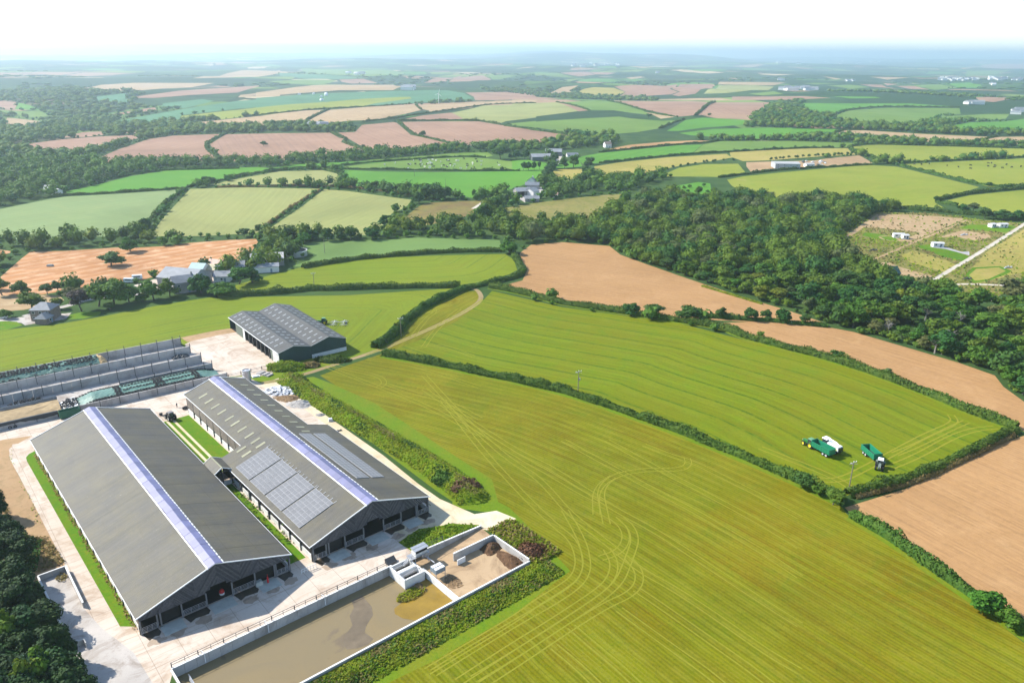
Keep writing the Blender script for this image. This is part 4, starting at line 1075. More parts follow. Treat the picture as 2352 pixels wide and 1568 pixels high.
# solar arrays on barn 2, each panel a sub-part
ZR2 = 10.15
def solar_array(a0, a1, s0, s1, side, na, ns):
    arr = empty('solar_array'); arr.parent = barn2
    ps, pa = (s1 - s0) / ns, (a1 - a0) / na
    M3 = slope_plane(side, ZR2); cl = math.cos(math.atan(TAN_S))
    w, l = pa - .03, ps / cl - .03
    key = (round(w, 2), round(l, 2))
    mb = MB().box(-w / 2, w / 2, -l / 2, l / 2, 0, .035, 0)
    for x in (-w / 2, w / 2): mb.box(x - .03, x + .03, -l / 2, l / 2, -.01, .05, 1)
    for y in (-l / 2, l / 2): mb.box(-w / 2, w / 2, y - .03, y + .03, -.01, .046, 1)
    me = mb.mesh('solar_panel', [SOLAR, FRAME])
    for i in range(na):
        for j in range(ns):
            o = inst('solar_panel', me, arr)
            o.matrix_local = Matrix.Translation(on_slope(side, a0 + (i + .5) * pa, s0 + (j + .5) * ps, ZR2, .22)) @ M3
    fr = MB()
    for t in (a0, a1): fr.bar(on_slope(side, t, s0, ZR2, .16), on_slope(side, t, s1, ZR2, .16), .12)
    for t in (s0, s1): fr.bar(on_slope(side, a0, t, ZR2, .14), on_slope(side, a1, t, ZR2, .14), .12)
    if side < 0:
        for i in range(na + 1): 
            t = a0 + (a1 - a0) * i / na; fr.bar(on_slope(side, t, s0 - .95, ZR2, .14), on_slope(side, t, s0, ZR2, .14), .1)
    fr.build('mounting_rail', STEEL, arr)
for a0, a1 in ((38.2, 47.1), (28.3, 37.5), (18.3, 27.6), (8.2, 17.6)): solar_array(a0, a1, 6.4, 15.9, -1, 5, 8)
solar_array(13.9, 47.3, 3.7, 7.2, 1, 20, 3)
solar_array(13.9, 47.3, 8.3, 11.9, 1, 20, 3)
# translucent rooflights
def rooflight(parent, side, al, sd, zr, w, l, m, tans=None):
    key = ('rl', w, l, m.name)
    if key not in MATS: MATS[key] = MB().box(-w / 2, w / 2, -l / 2, l / 2, 0, .03).mesh('rooflight', m)
    o = inst('rooflight', MATS[key], parent)
    o.matrix_local = Matrix.Translation(on_slope(side, al, sd, zr, .12)) @ slope_plane(side, zr)
for al in (94.8, 89.5, 84.2, 78.8, 72.8, 68.3, 63.1, 57.9, 53.5, 50.0): rooflight(barn2, -1, al, 7.05, ZR2, .95, 3.0, SKYL)
for al in (53.7, 50.1): rooflight(barn2, -1, al, 11.4, ZR2, .95, 3.0, SKYL)
for al in (94.7, 89.3, 84.1, 78.7, 73.4, 68.1, 62.8, 57.7, 53.2, 49.6): rooflight(barn2, 1, al, 6.95, ZR2, .95, 2.6, SKYL)

# link between the two sheds
def link_house():
    b = empty('link_corridor', (FB2.o[0], FB2.o[1], 0), FB2.rot, label='small gabled corridor roof bridging the gap between the two cow sheds', cat='corridor')
    x0, x1, xr = -21.7, -17.0, -19.6
    y0, y1 = 48.1, 55.9
    ze, zr = 4.45, 5.9
    for xa, xe in ((xr, x0 - .1), (xr, x1 + .4)):
        sl = (zr - ze) / abs(xe - xr)
        mb = MB()
        mb.hexa([(xa, y0 - .2, zr), (xe, y0 - .2, ze), (xe, y1 + .1, ze), (xa, y1 + .1, zr)], [(xa, y0 - .2, zr + .08), (xe, y0 - .2, ze + .08), (xe, y1 + .1, ze + .08), (xa, y1 + .1, zr + .08)])
        mb.build('roof_sheet', ROOF, b)
    MB().bar((xr, y0 - .2, zr + .12), (xr, y1 + .1, zr + .12), .4, .08).build('ridge_cap', SKYL, b)
    e = MB()
    for y in (y0 - .22, y1 + .12):
        e.bar((xr, y, zr + .08), (x0 - .1, y, ze + .08), .1, .2); e.bar((xr, y, zr + .08), (x1 + .4, y, ze + .08), .1, .2)
    e.build('barge_board', WHITE, b)
    MB().box(x0 + .1, x1 - .1, y0 + .1, y0 + .3, 0, 1.3).build('low_wall', CONCW, b)
    MB().box(x0 + .1, x1 - .1, y1 - .2, y1 - .05, 0, 4.3).build('back_wall', DARKST, b)
    pm = MB().box(-.1, .1, -.1, .1, 0, 4.4).mesh('post', DARKST)
    for x in (x0 + .1, xr, x1 - .1): inst('post', pm, b, (x, y0 + .05, 0))
    g = MB(); g.bar((x0, y0 + .1, ze), (x1, y0 + .1, ze), .12); g.bar((xr, y0 + .1, ze), (xr, y0 + .1, zr), .12)
    g.build('truss', DARKST, b)
link_house()

# ------------------------------------------------------------------ machinery shed: two spans, open bays to the left
F3 = Frame(-90.5, 279.0, 128.5)
def machinery_shed():
    b = empty('machinery_shed', (F3.o[0], F3.o[1], 0), F3.rot, label='dark green double-span machinery shed with open bays beside the pale yard', cat='shed')
    Ls = 55.0
    spans = [(0, 6.1, 13.4, 5.2, 7.0), (13.4, 21.2, 28.6, 5.2, 7.6)]      # x of eave, ridge, eave; eave and ridge height
    yy = (0, Ls)
    for xa, xr, xb, ze, zr in spans:
        for x0, x1 in ((xa - .3, xr), (xb + .3 if xb > 20 else xb, xr)):
            n = 12; w = Ls / n
            sl = math.atan2(zr - ze, abs(xr - x0)); l = math.hypot(zr - ze, xr - x0)
            sgn = 1 if xr > x0 else -1
            me = MB().box(-w / 2 + .01, w / 2 - .01, 0, l / 2 + .06, 0, .035).mesh('roof_sheet', ROOF3)
            for i in range(n):
                for j in (0, 1):
                    x = Vector((0, -sgn, 0)); y = Vector((sgn * math.cos(sl), 0, math.sin(sl))); z = x.cross(y)
                    o = inst('roof_sheet', me, b)
                    o.matrix_local = Matrix.Translation(Vector((x0, (i + .5) * w, ze)) + y * (l / 2 * j) + z * (.03 * j)) @ Matrix((x, y, z)).transposed().to_4x4()
            # rooflights, two rows a slope, in pairs
            rm = MB().box(-.42, .42, -.8, .8, 0, .03).mesh('rooflight', SKYLW)
            rows = (.34, .70)
            for i in range(12):
                for k, t in enumerate(rows):
                    if xb > 20 or x0 > xr or i > 0:
                        x = Vector((0, -sgn, 0)); y = Vector((sgn * math.cos(sl), 0, math.sin(sl))); z = x.cross(y)
                        o = inst('rooflight', rm, b)
                        o.matrix_local = Matrix.Translation(Vector((x0, 2.6 + i * 4.5, ze)) + y * (l * t) + z * .09) @ Matrix((x, y, z)).transposed().to_4x4()
        g = MB()
        g.prism([(xa + .05, 1.6 if xa > 10 else .1), (xb - .05, 1.6 if xa > 10 else .1), (xb - .05, ze - .05), (xr, zr - .05), (xa + .05, ze - .05)], 1, 0.0, .12)
        g.build('gable_cladding', GREENSH, b)
        g = MB(); g.prism([(xa, 0), (xb, 0), (xb, ze - .05), (xr, zr - .05), (xa, ze - .05)], 1, Ls - .15, Ls - .02)
        g.build('gable_cladding', GREENSH, b)
        tr = MB()
        for y in (-.06, Ls + .05):
            tr.bar((xa - .3, y, ze), (xr, y, zr), .1, .2); tr.bar((xb + .3, y, ze), (xr, y, zr), .1, .2)
        tr.build('barge_board', STEEL, b)
    MB().box(13.5, 28.55, -.05, .2, 0, 1.6).build('base_wall', CONCW, b)
    MB().box(28.4, 28.6, .2, Ls, 0, 5.1).build('side_wall', GREENSH, b)
    MB().bar((-.36, -.1, 5.15), (-.36, Ls + .1, 5.15), .16, .2).build('gutter', WHITE, b)
    MB().bar((13.4, -.1, 5.26), (13.4, Ls + .1, 5.26), .4, .12).build('valley_gutter', DARKST, b)
    # front: cladding, concrete panel, open bays with deep piers, door at the far end
    MB().box(-.02, .12, 0.3, 6.6, 0.1, 5.0).build('wall_panel', CONC, b)
    MB().box(-.02, .12, 6.8, 8.6, 0.1, 5.0).build('door_or_shade_panel', GREYGRN, b)
    MB().box(-.02, .12, 39.0, 47.5, .1, 5.0).build('door_or_shade_panel', GREYGRN, b)
    MB().box(-.08, .1, 36.8, 38.6, .1, 5.0).build('side_door', WHITE, b)
    pm = MB().box(0, 2.6, -.35, .35, 0, 5.0).mesh('pier', DARKST)
    for i in range(7): inst('pier', pm, b, (-.05, 10.4 + i * 4.35, 0))
    MB().box(-.05, .1, 8.6, 36.5, 4.5, 5.05).build('lintel', GREYGRN, b)
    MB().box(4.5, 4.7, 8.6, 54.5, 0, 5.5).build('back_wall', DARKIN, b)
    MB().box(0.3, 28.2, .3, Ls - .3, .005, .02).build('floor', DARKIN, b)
machinery_shed()
# ------------------------------------------------------------------ leaves, bark
def leaf_mat(name, c1, c2, trans=0.25, rnd=0.3):
    m, nt, b = new_mat(name)
    p = world_pos(nt)
    f = noise(nt, p, 0.45, 5.0, 0.7)
    c = mix(nt, ramp(nt, f, 0.36, 0.64), c1, c2)
    k = ramp(nt, N(nt, 'ShaderNodeObjectInfo').outputs['Random'], 0, 1, 1 - rnd, 1 + rnd)
    g = ramp(nt, noise(nt, p, 0.07, 2.0), 0.3, 0.7, 0.82, 1.18)
    cc = N(nt, 'ShaderNodeCombineColor')
    nt.links.new(math_n(nt, 'MULTIPLY', k, g), cc.inputs[0]); nt.links.new(g, cc.inputs[1]); nt.links.new(g, cc.inputs[2])
    c = mix(nt, 1.0, c, cc.outputs[0], 'MULTIPLY')
    nt.links.new(c, b.inputs['Base Color']); b.inputs['Roughness'].default_value = 0.7; b.inputs['Specular IOR Level'].default_value = 0.15
    tr = N(nt, 'ShaderNodeBsdfTranslucent'); nt.links.new(c, tr.inputs['Color'])
    mx = N(nt, 'ShaderNodeMixShader'); mx.inputs[0].default_value = trans
    nt.links.new(b.outputs[0], mx.inputs[1]); nt.links.new(tr.outputs[0], mx.inputs[2])
    nt.links.new(mx.outputs[0], nt.nodes['Material Output'].inputs['Surface'])
    MATS[name] = m
    return m
LEAF = leaf_mat('leaf_oak', (.045, .112, .010), (.100, .180, .020))
LEAF_D = leaf_mat('leaf_dark', (.024, .078, .014), (.058, .128, .022), 0.2)
LEAF_Y = leaf_mat('leaf_ash', (.085, .145, .010), (.140, .195, .022))
LEAF_G = leaf_mat('leaf_willow', (.072, .112, .032), (.115, .150, .050))
LEAF_P = leaf_mat('leaf_copper', (.060, .045, .042), (.095, .068, .055))
LEAF_B = leaf_mat('leaf_brown', (.095, .050, .030), (.150, .090, .050))
LEAF_N = leaf_mat('leaf_evergreen', (.009, .028, .010), (.030, .070, .013), 0.1)
HEDGEL = leaf_mat('leaf_hedge', (.030, .082, .009), (.090, .150, .020), 0.2, 0.2)
GRASSL = leaf_mat('rough_grass_blades', (.165, .275, .010), (.285, .300, .030), 0.5, 0.15)
GRASSB = leaf_mat('dry_stalks', (.190, .145, .050), (.300, .250, .100), 0.5, 0.15)
BARK = plain('bark', (.095, .080, .062), 0.95, 0, 0.3, 3)
DEADW = plain('dead_wood', (.25, .23, .20), 0.9, 0, 0.2, 3)

def crown_geo(seed, n, lobes=12, flat=0.75, leaf=0.13, core=True):
    """a crown about 1 m across and 'flat' tall, base at z = 0.22: lobes covered in leaf clumps"""
    rg = np.random.default_rng(seed)
    cs, rs = [], []
    for i in range(lobes):
        t = rg.uniform(0, 2 * math.pi); r = 0.33 * math.sqrt(rg.uniform(0, 1)); 
        z = rg.uniform(0.15, 1.0) * (1 - (r / .42) ** 2 * .55)
        cs.append((r * math.cos(t), r * math.sin(t), 0.13 + flat * (0.12 + 0.76 * z))); rs.append(rg.uniform(.12, .22))
    cs = np.array(cs); rs = np.array(rs)
    k = rg.choice(lobes, n, p=rs ** 2 / np.sum(rs ** 2))
    d = rg.normal(0, 1, (n, 3)); d[:, 2] = np.abs(d[:, 2]) * 0.9 - 0.25; d /= np.linalg.norm(d, axis=1)[:, None]
    p = cs[k] + d * (rs[k] * rg.uniform(.62, 1.24, n))[:, None] * np.array([1, 1, .8])
    v, f = cards(p, d * np.array([1, 1, 1.0]) + np.array([0, 0, .25]), leaf * rg.uniform(.55, 1.25, n), rg, 0.8, 0.45)
    if core:
        ico = bmesh.new(); bmesh.ops.create_icosphere(ico, subdivisions=1, radius=1)
        iv = np.array([q.co[:] for q in ico.verts]); fi = np.array([[q.index for q in fc.verts] for fc in ico.faces]); ico.free()
        fi = np.concatenate([fi, fi[:, 2:]], 1)     # triangles stored as degenerate quads are avoided below
        vs, fs = [v], [f]; o = len(v); tri = []
        for c, r in zip(cs, rs):
            vs.append(iv * r * np.array([.82, .82, .62]) + c); tri.append(fi[:, :3] + o); o += len(iv)
        return np.concatenate(vs), f, np.concatenate(tri)
    return v, f, np.zeros((0, 3), int)

def geo_mesh(name, v, quads, tris, mat, tri_smooth=False):
    me = bpy.data.meshes.new(name)
    me.vertices.add(len(v)); me.vertices.foreach_set('co', np.asarray(v, np.float32).ravel())
    nl = quads.size + tris.size
    me.loops.add(nl); me.loops.foreach_set('vertex_index', np.concatenate([quads.ravel(), tris.ravel()]).astype(np.int32))
    tot = np.concatenate([np.full(len(quads), 4), np.full(len(tris), 3)]).astype(np.int32)
    st = np.concatenate([[0], np.cumsum(tot)[:-1]]).astype(np.int32)
    me.polygons.add(len(tot)); me.polygons.foreach_set('loop_start', st); me.polygons.foreach_set('loop_total', tot)
    me.update(calc_edges=True)
    for m in (mat if isinstance(mat, (list, tuple)) else [mat]): me.materials.append(m)
    return me

def trunk_mesh(seed, th=0.5, lean=0.05, mat=None, bare=False):
    rg = np.random.default_rng(seed); mb = MB()
    top = Vector((rg.normal(0, lean), rg.normal(0, lean), th))
    mb.tube((0, 0, -.02), top * .5, .045, .034, 6); mb.tube(top * .5, top, .034, .022, 6)
    for i in range(9 if bare else 5):
        t = 2 * math.pi * i / (9 if bare else 5) + rg.uniform(-.4, .4); b = top * rg.uniform(.5, 1.0)
        e = b + Vector((math.cos(t) * .26, math.sin(t) * .26, rg.uniform(.12, .38)))
        mb.tube(b, e, .018, .007, 5)
        if bare:
            for _ in range(3):
                q = b.lerp(e, rg.uniform(.4, .9)); mb.tube(q, q + Vector((rg.normal(0, .12), rg.normal(0, .12), rg.uniform(.05, .22))), .008, .003, 4)
    return mb.mesh('trunk', mat or BARK)

CROWNS = {}
def crown(kind, k):
    key = (kind, k)
    if key not in CROWNS:
        mat = {'oak': LEAF, 'dark': LEAF_D, 'ash': LEAF_Y, 'willow': LEAF_G, 'copper': LEAF_P, 'brown': LEAF_B, 'big': LEAF_N}[kind]
        if kind == 'big': v, q, t = crown_geo(900 + k, 5200, 26, 1.25, 0.065)
        else: v, q, t = crown_geo(100 + k * 7 + hash(kind[0]) % 1, 1500, 13 + k % 3 * 3, (.72, .85, .62, .95)[k % 4], 0.085)
        CROWNS[key] = geo_mesh('crown', v, q, t, mat)
    return CROWNS[key]
TRUNKS = [trunk_mesh(i) for i in range(4)]
prng = np.random.default_rng(21)

def tree(x, y, w, h, kind='oak', label=None, group=None, z=None, name='tree'):
    """a tree w metres wide and h tall: an Empty at its foot with trunk and crown"""
    z = float(hills(x, y)) if z is None else z
    t = empty(name, (x, y, z), float(prng.uniform(0, 6.28)), label=label, cat='tree', group=group)
    k = int(prng.integers(0, 4))
    me = crown(kind, k)
    top = {'big': 1.45}.get(kind, (.94, 1.05, .85, 1.15)[k])
    inst('crown', me, t, (0, 0, 0), (0, 0, 0), (w * 1.1, w * 1.1, h / top))
    inst('trunk', TRUNKS[k], t, (0, 0, 0), (0, 0, 0), (w * .8, w * .8, h * .9))
    return t

def m_per_px(x, y, z=0.0):
    d = Vector((x, y, z - CAM_H)); fwd = Vector((0, math.cos(PITCH), -math.sin(PITCH)))
    return d.dot(fwd) / FOC

def seen_tree(key, x, y, w, h, label, kind='oak', group=None, name='tree'):
    """place a tree by its foot, with width and height as sighted"""
    gx, gy = S1(key, x, y)
    s = WIN[key][2] / WIN[key][3] * KP * m_per_px(gx, gy, float(hills(gx, gy)))
    return tree(gx, gy, w * s, h * s * 1.12, kind, label, group, name=name)

# ------------------------------------------------------------------ hedges
def hedge(key, pts, w, h, label, dens=26, leaf=.42, mat=None, world=False, name='hedge', rag=.25, cat='hedge', seed=0):
    l = smooth_line(np.array(pts, float) if world else survey(key, pts), 2)
    seg = np.linalg.norm(np.diff(l, axis=0), axis=1); L = seg.sum()
    rg = np.random.default_rng(abs(hash((round(L, 2), seed))) % 99999)
    n = int(L * dens)
    cum = np.concatenate([[0], np.cumsum(seg)])
    def at(t):
        i = np.clip(np.searchsorted(cum, t) - 1, 0, len(seg) - 1); f = (t - cum[i]) / seg[i]
        p = l[i] + (l[i + 1] - l[i]) * f[:, None]; e = (l[i + 1] - l[i]) / seg[i][:, None]
        return p, np.stack([-e[:, 1], e[:, 0]], 1)
    t = rg.uniform(0, L, n); p, nn = at(t)
    hv = h * (1 + rag * (np.sin(t * .35 + seed) * .5 + np.sin(t * .113) * .6 + rg.normal(0, .12, n)))
    bt0 = rg.uniform(0, L, max(1, int(L / 16))); bs = rg.choice([.55, .35, .8, -.5], len(bt0)); bw_ = rg.uniform(1.0, 2.6, len(bt0))
    bulge = lambda q: np.maximum(.25, 1 + rag * 2 * np.sum(bs[None] * np.exp(-((q[:, None] - bt0[None]) / bw_[None]) ** 2), 1))
    hv = hv * bulge(t)
    a = rg.uniform(-.15, math.pi + .15, n)
    off = np.cos(a) * w / 2 * (1 + rag * .5 * np.sin(t * .27 + 2)) * rg.uniform(.85, 1.08, n)
    zz = np.abs(np.sin(a)) ** .5 * hv * rg.uniform(.82, 1.05, n)
    q = p + nn * off[:, None]
    base = hills(q[:, 0], q[:, 1])
    c = np.column_stack([q, base + np.maximum(zz, .1)])
    nr = np.column_stack([nn * np.cos(a)[:, None], np.sin(a) * .9 + .2])
    v, f = cards(c, nr, leaf * rg.uniform(.6, 1.4, n), rg, .8, .5)
    # solid heart so that no light shows through
    m = max(2, int(L / max(1.5, L / 160))); tt = np.linspace(0, L, m); pc, nc = at(tt)
    prof = [(-.42, -.05), (-.40, .6), (-.15, .82), (.15, .82), (.40, .6), (.42, -.05)]
    hv = h * (1 + rag * (np.sin(tt * .35 + seed) * .5 + np.sin(tt * .113) * .6))
    hv = hv * np.minimum(1.1, bulge(tt))
    rings = []
    for ox, oz in prof:
        qq = pc + nc * ox * w; rings.append(np.column_stack([qq, hills(qq[:, 0], qq[:, 1]) + oz * hv]))
    cv = np.stack(rings, 1).reshape(-1, 3); kf = []
    for i in range(m - 1):
        for j in range(5): kf.append((i * 6 + j, (i + 1) * 6 + j, (i + 1) * 6 + j + 1, i * 6 + j + 1))
    o = len(v); quads = np.concatenate([f, np.array(kf) + o])
    me = geo_mesh(name, np.concatenate([v, cv]), quads, np.zeros((0, 3), int), mat or HEDGEL)
    ob = bpy.data.objects.new(name, me); link(ob)
    return tag(ob, label, cat)

hedge(*HEDGE_A, 2.9, 2.5, 'long trimmed hedge between the two mown fields, ending at the field corner', 46, .5, rag=.36)
hedge('o', [(-520, 90), (-300, 110), (-60, 125), (60, 138), (200, 140), (400, 162), (560, 178), (700, 190)], 3.2, 1.7, 'low dark hedge under the row of four trees between the ploughed fields', 24, .55, seed=44)
hedge(*HEDGE_B, 3.5, 2.7, 'long hedge between the mown field with tractors and the narrow ploughed strip', 34, .5)
hedge(*HEDGE_C, 3.4, 2.1, 'brown-topped hedge bank at the bottom edge of the field with tractors', 40, .5, seed=3, rag=.35)
hedge('D', [(2325, 1000), (2250, 1036), (2170, 1076), (2090, 1110), (2000, 1132), (1960, 1142)], 2.6, 1.2, 'strip of dry brown growth along the foot of the hedge bank', 26, .45, GRASSB, seed=9)
hedge(*HEDGE_D, 2.8, 2.5, 'clipped hedge between the front mown field and the ploughed field at lower right', 46, .5, seed=5, rag=.4)
hedge(*HEDGE_E, 4.2, 2.8, 'thick curved hedge beside the sandy farm track', 44, .55, seed=2)
hedge('l', [(-180, 1150), (0, 1140), (400, 1115), (620, 1085), (750, 1092), (900, 1085), (1000, 1080), (1300, 1072), (1600, 1066), (1850, 1066)], 4.0, 2.6, 'broad hedge above the field with the rake tractor', 26, .6, seed=4)
hedge('l', [(525, 908), (650, 885), (800, 862), (1000, 832), (1200, 815), (1500, 790), (1900, 768), (2200, 768)], 3.6, 2.4, 'hedge between the dark green strip field and the lined green field', 22, .65, seed=6)
hedge('m', [(130, 905), (165, 960), (200, 1010), (232, 1060), (195, 1115), (0, 1160), (-180, 1200), (-330, 1235)], 4.0, 2.2, 'hedge curling round the left end of the big ploughed field', 26, .6, seed=7)
hedge('n', [(-350, 860), (0, 965), (150, 1010)], 1.2, .8, 'rough grass edge along the top of the ploughed field below the wood', 14, .7, GRASSL, seed=8)
HL = [
 ('l', [(200, 572), (430, 400), (560, 320), (690, 245)], 3.0, 1.6, 'dry brown hedge bank dividing the two pale barley fields'),
 ('p', [(1290, 830), (1390, 690), (1500, 555), (1600, 490), (1710, 415)], 3.6, 2.0, 'dark straight hedge between the pale green field and the barley field'),
 ('l', [(-200, 232), (0, 228), (400, 220), (700, 222), (870, 225), (1000, 242), (1200, 262), (1420, 292)], 3.0, 1.5, 'hedge bank along the top of the two barley fields'),
 ('p', [(400, 500), (600, 472), (1000, 455), (1690, 408)], 3.4, 1.8, 'hedge under the bright green field at the left'),
 ('p', [(1720, 402), (1900, 360), (2352, 272), (2600, 232)], 3.2, 1.8, 'hedge climbing to the right under the pair of small trees'),
 ('p', [(590, 425), (800, 372), (1000, 320), (1300, 262), (1500, 240), (2200, 225)], 4, 2.2, 'hedge along the top of the bright green field at the left'),
 ('l', [(-100, 150), (250, 92), (500, 76), (700, 76), (830, 110), (865, 160), (872, 220)], 3.4, 2.0, 'curved hedge round the top of the small pale field'),
 ('l', [(700, 78), (1300, 80), (1700, 92), (2352, 92)], 3.0, 1.8, 'hedge between the cattle field and the bright green field'),
 ('i', [(250, 1152), (600, 1140), (900, 1100), (1200, 1080), (1700, 1045), (1930, 1055)], 3.4, 1.8, 'hedge above the cattle field'),
 ('k', [(1290, 1118), (1600, 1193), (2030, 1298), (2352, 1302), (2600, 1290)], 3.6, 2.0, 'hedge slanting between the two yellow-green fields at the right'),
 ('k', [(1305, 1100), (1800, 1078), (2352, 1050), (2600, 1040)], 3.4, 2.0, 'hedge crossing the yellow-green fields at the far right'),
 ('k', [(880, 968), (930, 1000), (1000, 1022), (1160, 1085), (1260, 1115)], 3.4, 2.2, 'hedge beside the bare building site'),
 ('k', [(880, 968), (950, 945), (1100, 942), (1700, 958), (2352, 978)], 3.4, 1.8, 'hedge along the top of the upper yellow-green field'),
 ('n', [(1620, 140), (1800, 95), (2000, 70), (2352, 38), (2600, 25)], 4, 2.4, 'dark hedge curving round the field at the right edge'),
 ('n', [(1620, 150), (1700, 172), (1790, 185)], 4, 2.0, 'short hedge stub in the yellow-green field above the plots'),
 ('n', [(1300, 208), (1500, 222), (1700, 240), (2000, 265), (2352, 300), (2600, 310)], 5, 2.6, 'thick hedge along the lane above the plots'),
 ('j', [(740, 1105), (1000, 1075), (1240, 1050), (1520, 1025), (1900, 1005), (2352, 980), (2700, 972)], 3.4, 2.0, 'long hedge under the striped green field'),
 ('j', [(735, 1012), (1000, 985), (1400, 945), (1640, 932), (1750, 910), (2352, 908), (2700, 912)], 3.4, 1.8, 'hedge between the striped field and the narrow brown strip'),
 ('j', [(1740, 1225), (2000, 1190), (2200, 1165)], 3.0, 1.8, 'hedge beside the young trees below the building site'),
 ('k', [(230, 1170), (320, 1160), (650, 1138), (1075, 1115)], 3.0, 1.8, 'hedge below the low grey industrial building'),
 ('i', [(1190, 745), (1310, 860), (1430, 887), (1600, 930), (1780, 968)], 4.0, 2.0, 'hedge slanting down between the two red-brown ploughed fields'),
 ('i', [(640, 845), (700, 880), (770, 902), (720, 922), (850, 972), (1000, 1015)], 4.0, 2.0, 'crooked hedge between ploughed fields left of the lone tree'),
 ('h', [(1900, 855), (1800, 900), (1728, 935), (1740, 990), (1800, 1035), (1880, 1085)], 4.0, 1.8, 'S-shaped green bank between two ploughed fields'),
 ('j', [(-60, 790), (100, 810), (300, 842), (640, 885)], 4.0, 2.4, 'hedge between the ploughed field and the pale pasture'),
 ('i', [(1215, 745), (1500, 747), (1870, 744), (2050, 778)], 4.0, 2.4, 'level hedge along the top of the red-brown field'),
 ('j', [(1240, 812), (1340, 770), (1445, 735)], 4.0, 2.2, 'short hedge between the pale pasture and the green field'),
 ('j', [(1540, 702), (1620, 640), (1705, 590)], 5.0, 3.0, 'dark hedge between the two pink ploughed fields'),
 ('j', [(800, 580), (1050, 645), (1200, 690), (1390, 715)], 4.0, 2.2, 'hedge below the left pink ploughed field'),
 ('j', [(370, 590), (520, 618), (650, 660)], 4.0, 2.2, 'hedge at the tip of the olive field'),
 ('k', [(770, 690), (820, 670), (900, 650), (1100, 628), (1400, 628), (1810, 635)], 5, 2.6, 'arched hedge over the oval green field'),
 ('k', [(715, 875), (760, 845), (850, 820), (1000, 822)], 4, 2.2, 'hedge at the left tip of the long tan field'),
 ('k', [(1955, 918), (2030, 895), (2130, 880)], 4, 2.0, 'hedge dividing the two tan fields at the right'),
 ('i', [(430, 738), (520, 695), (615, 652)], 5, 2.4, 'hedge between two golden stubble fields'),
 ('i', [(1340, 612), (1390, 655)], 4, 2.0, 'short hedge left of the wind turbine'),
 ('i', [(900, 755), (1100, 735), (1250, 712), (1450, 682), (1600, 663), (1900, 610), (2352, 597)], 4.5, 2.2, 'long dark hedge below the wind turbine'),
 ('i', [(-100, 712), (200, 682), (500, 652), (900, 630), (1310, 605)], 4.5, 2.2, 'hedge between the yellow-green strip and golden stubble'),
]
for i, (k_, p_, w_, h_, lb) in enumerate(HL): hedge(k_, p_, w_ * (.75 if i < 5 else 1), h_, lb, 12 if i < 9 else 9, .8 if i < 9 else 1.15, GRASSB if 'dry' in lb or 'bank along' in lb else None, seed=20 + i, rag=.45)

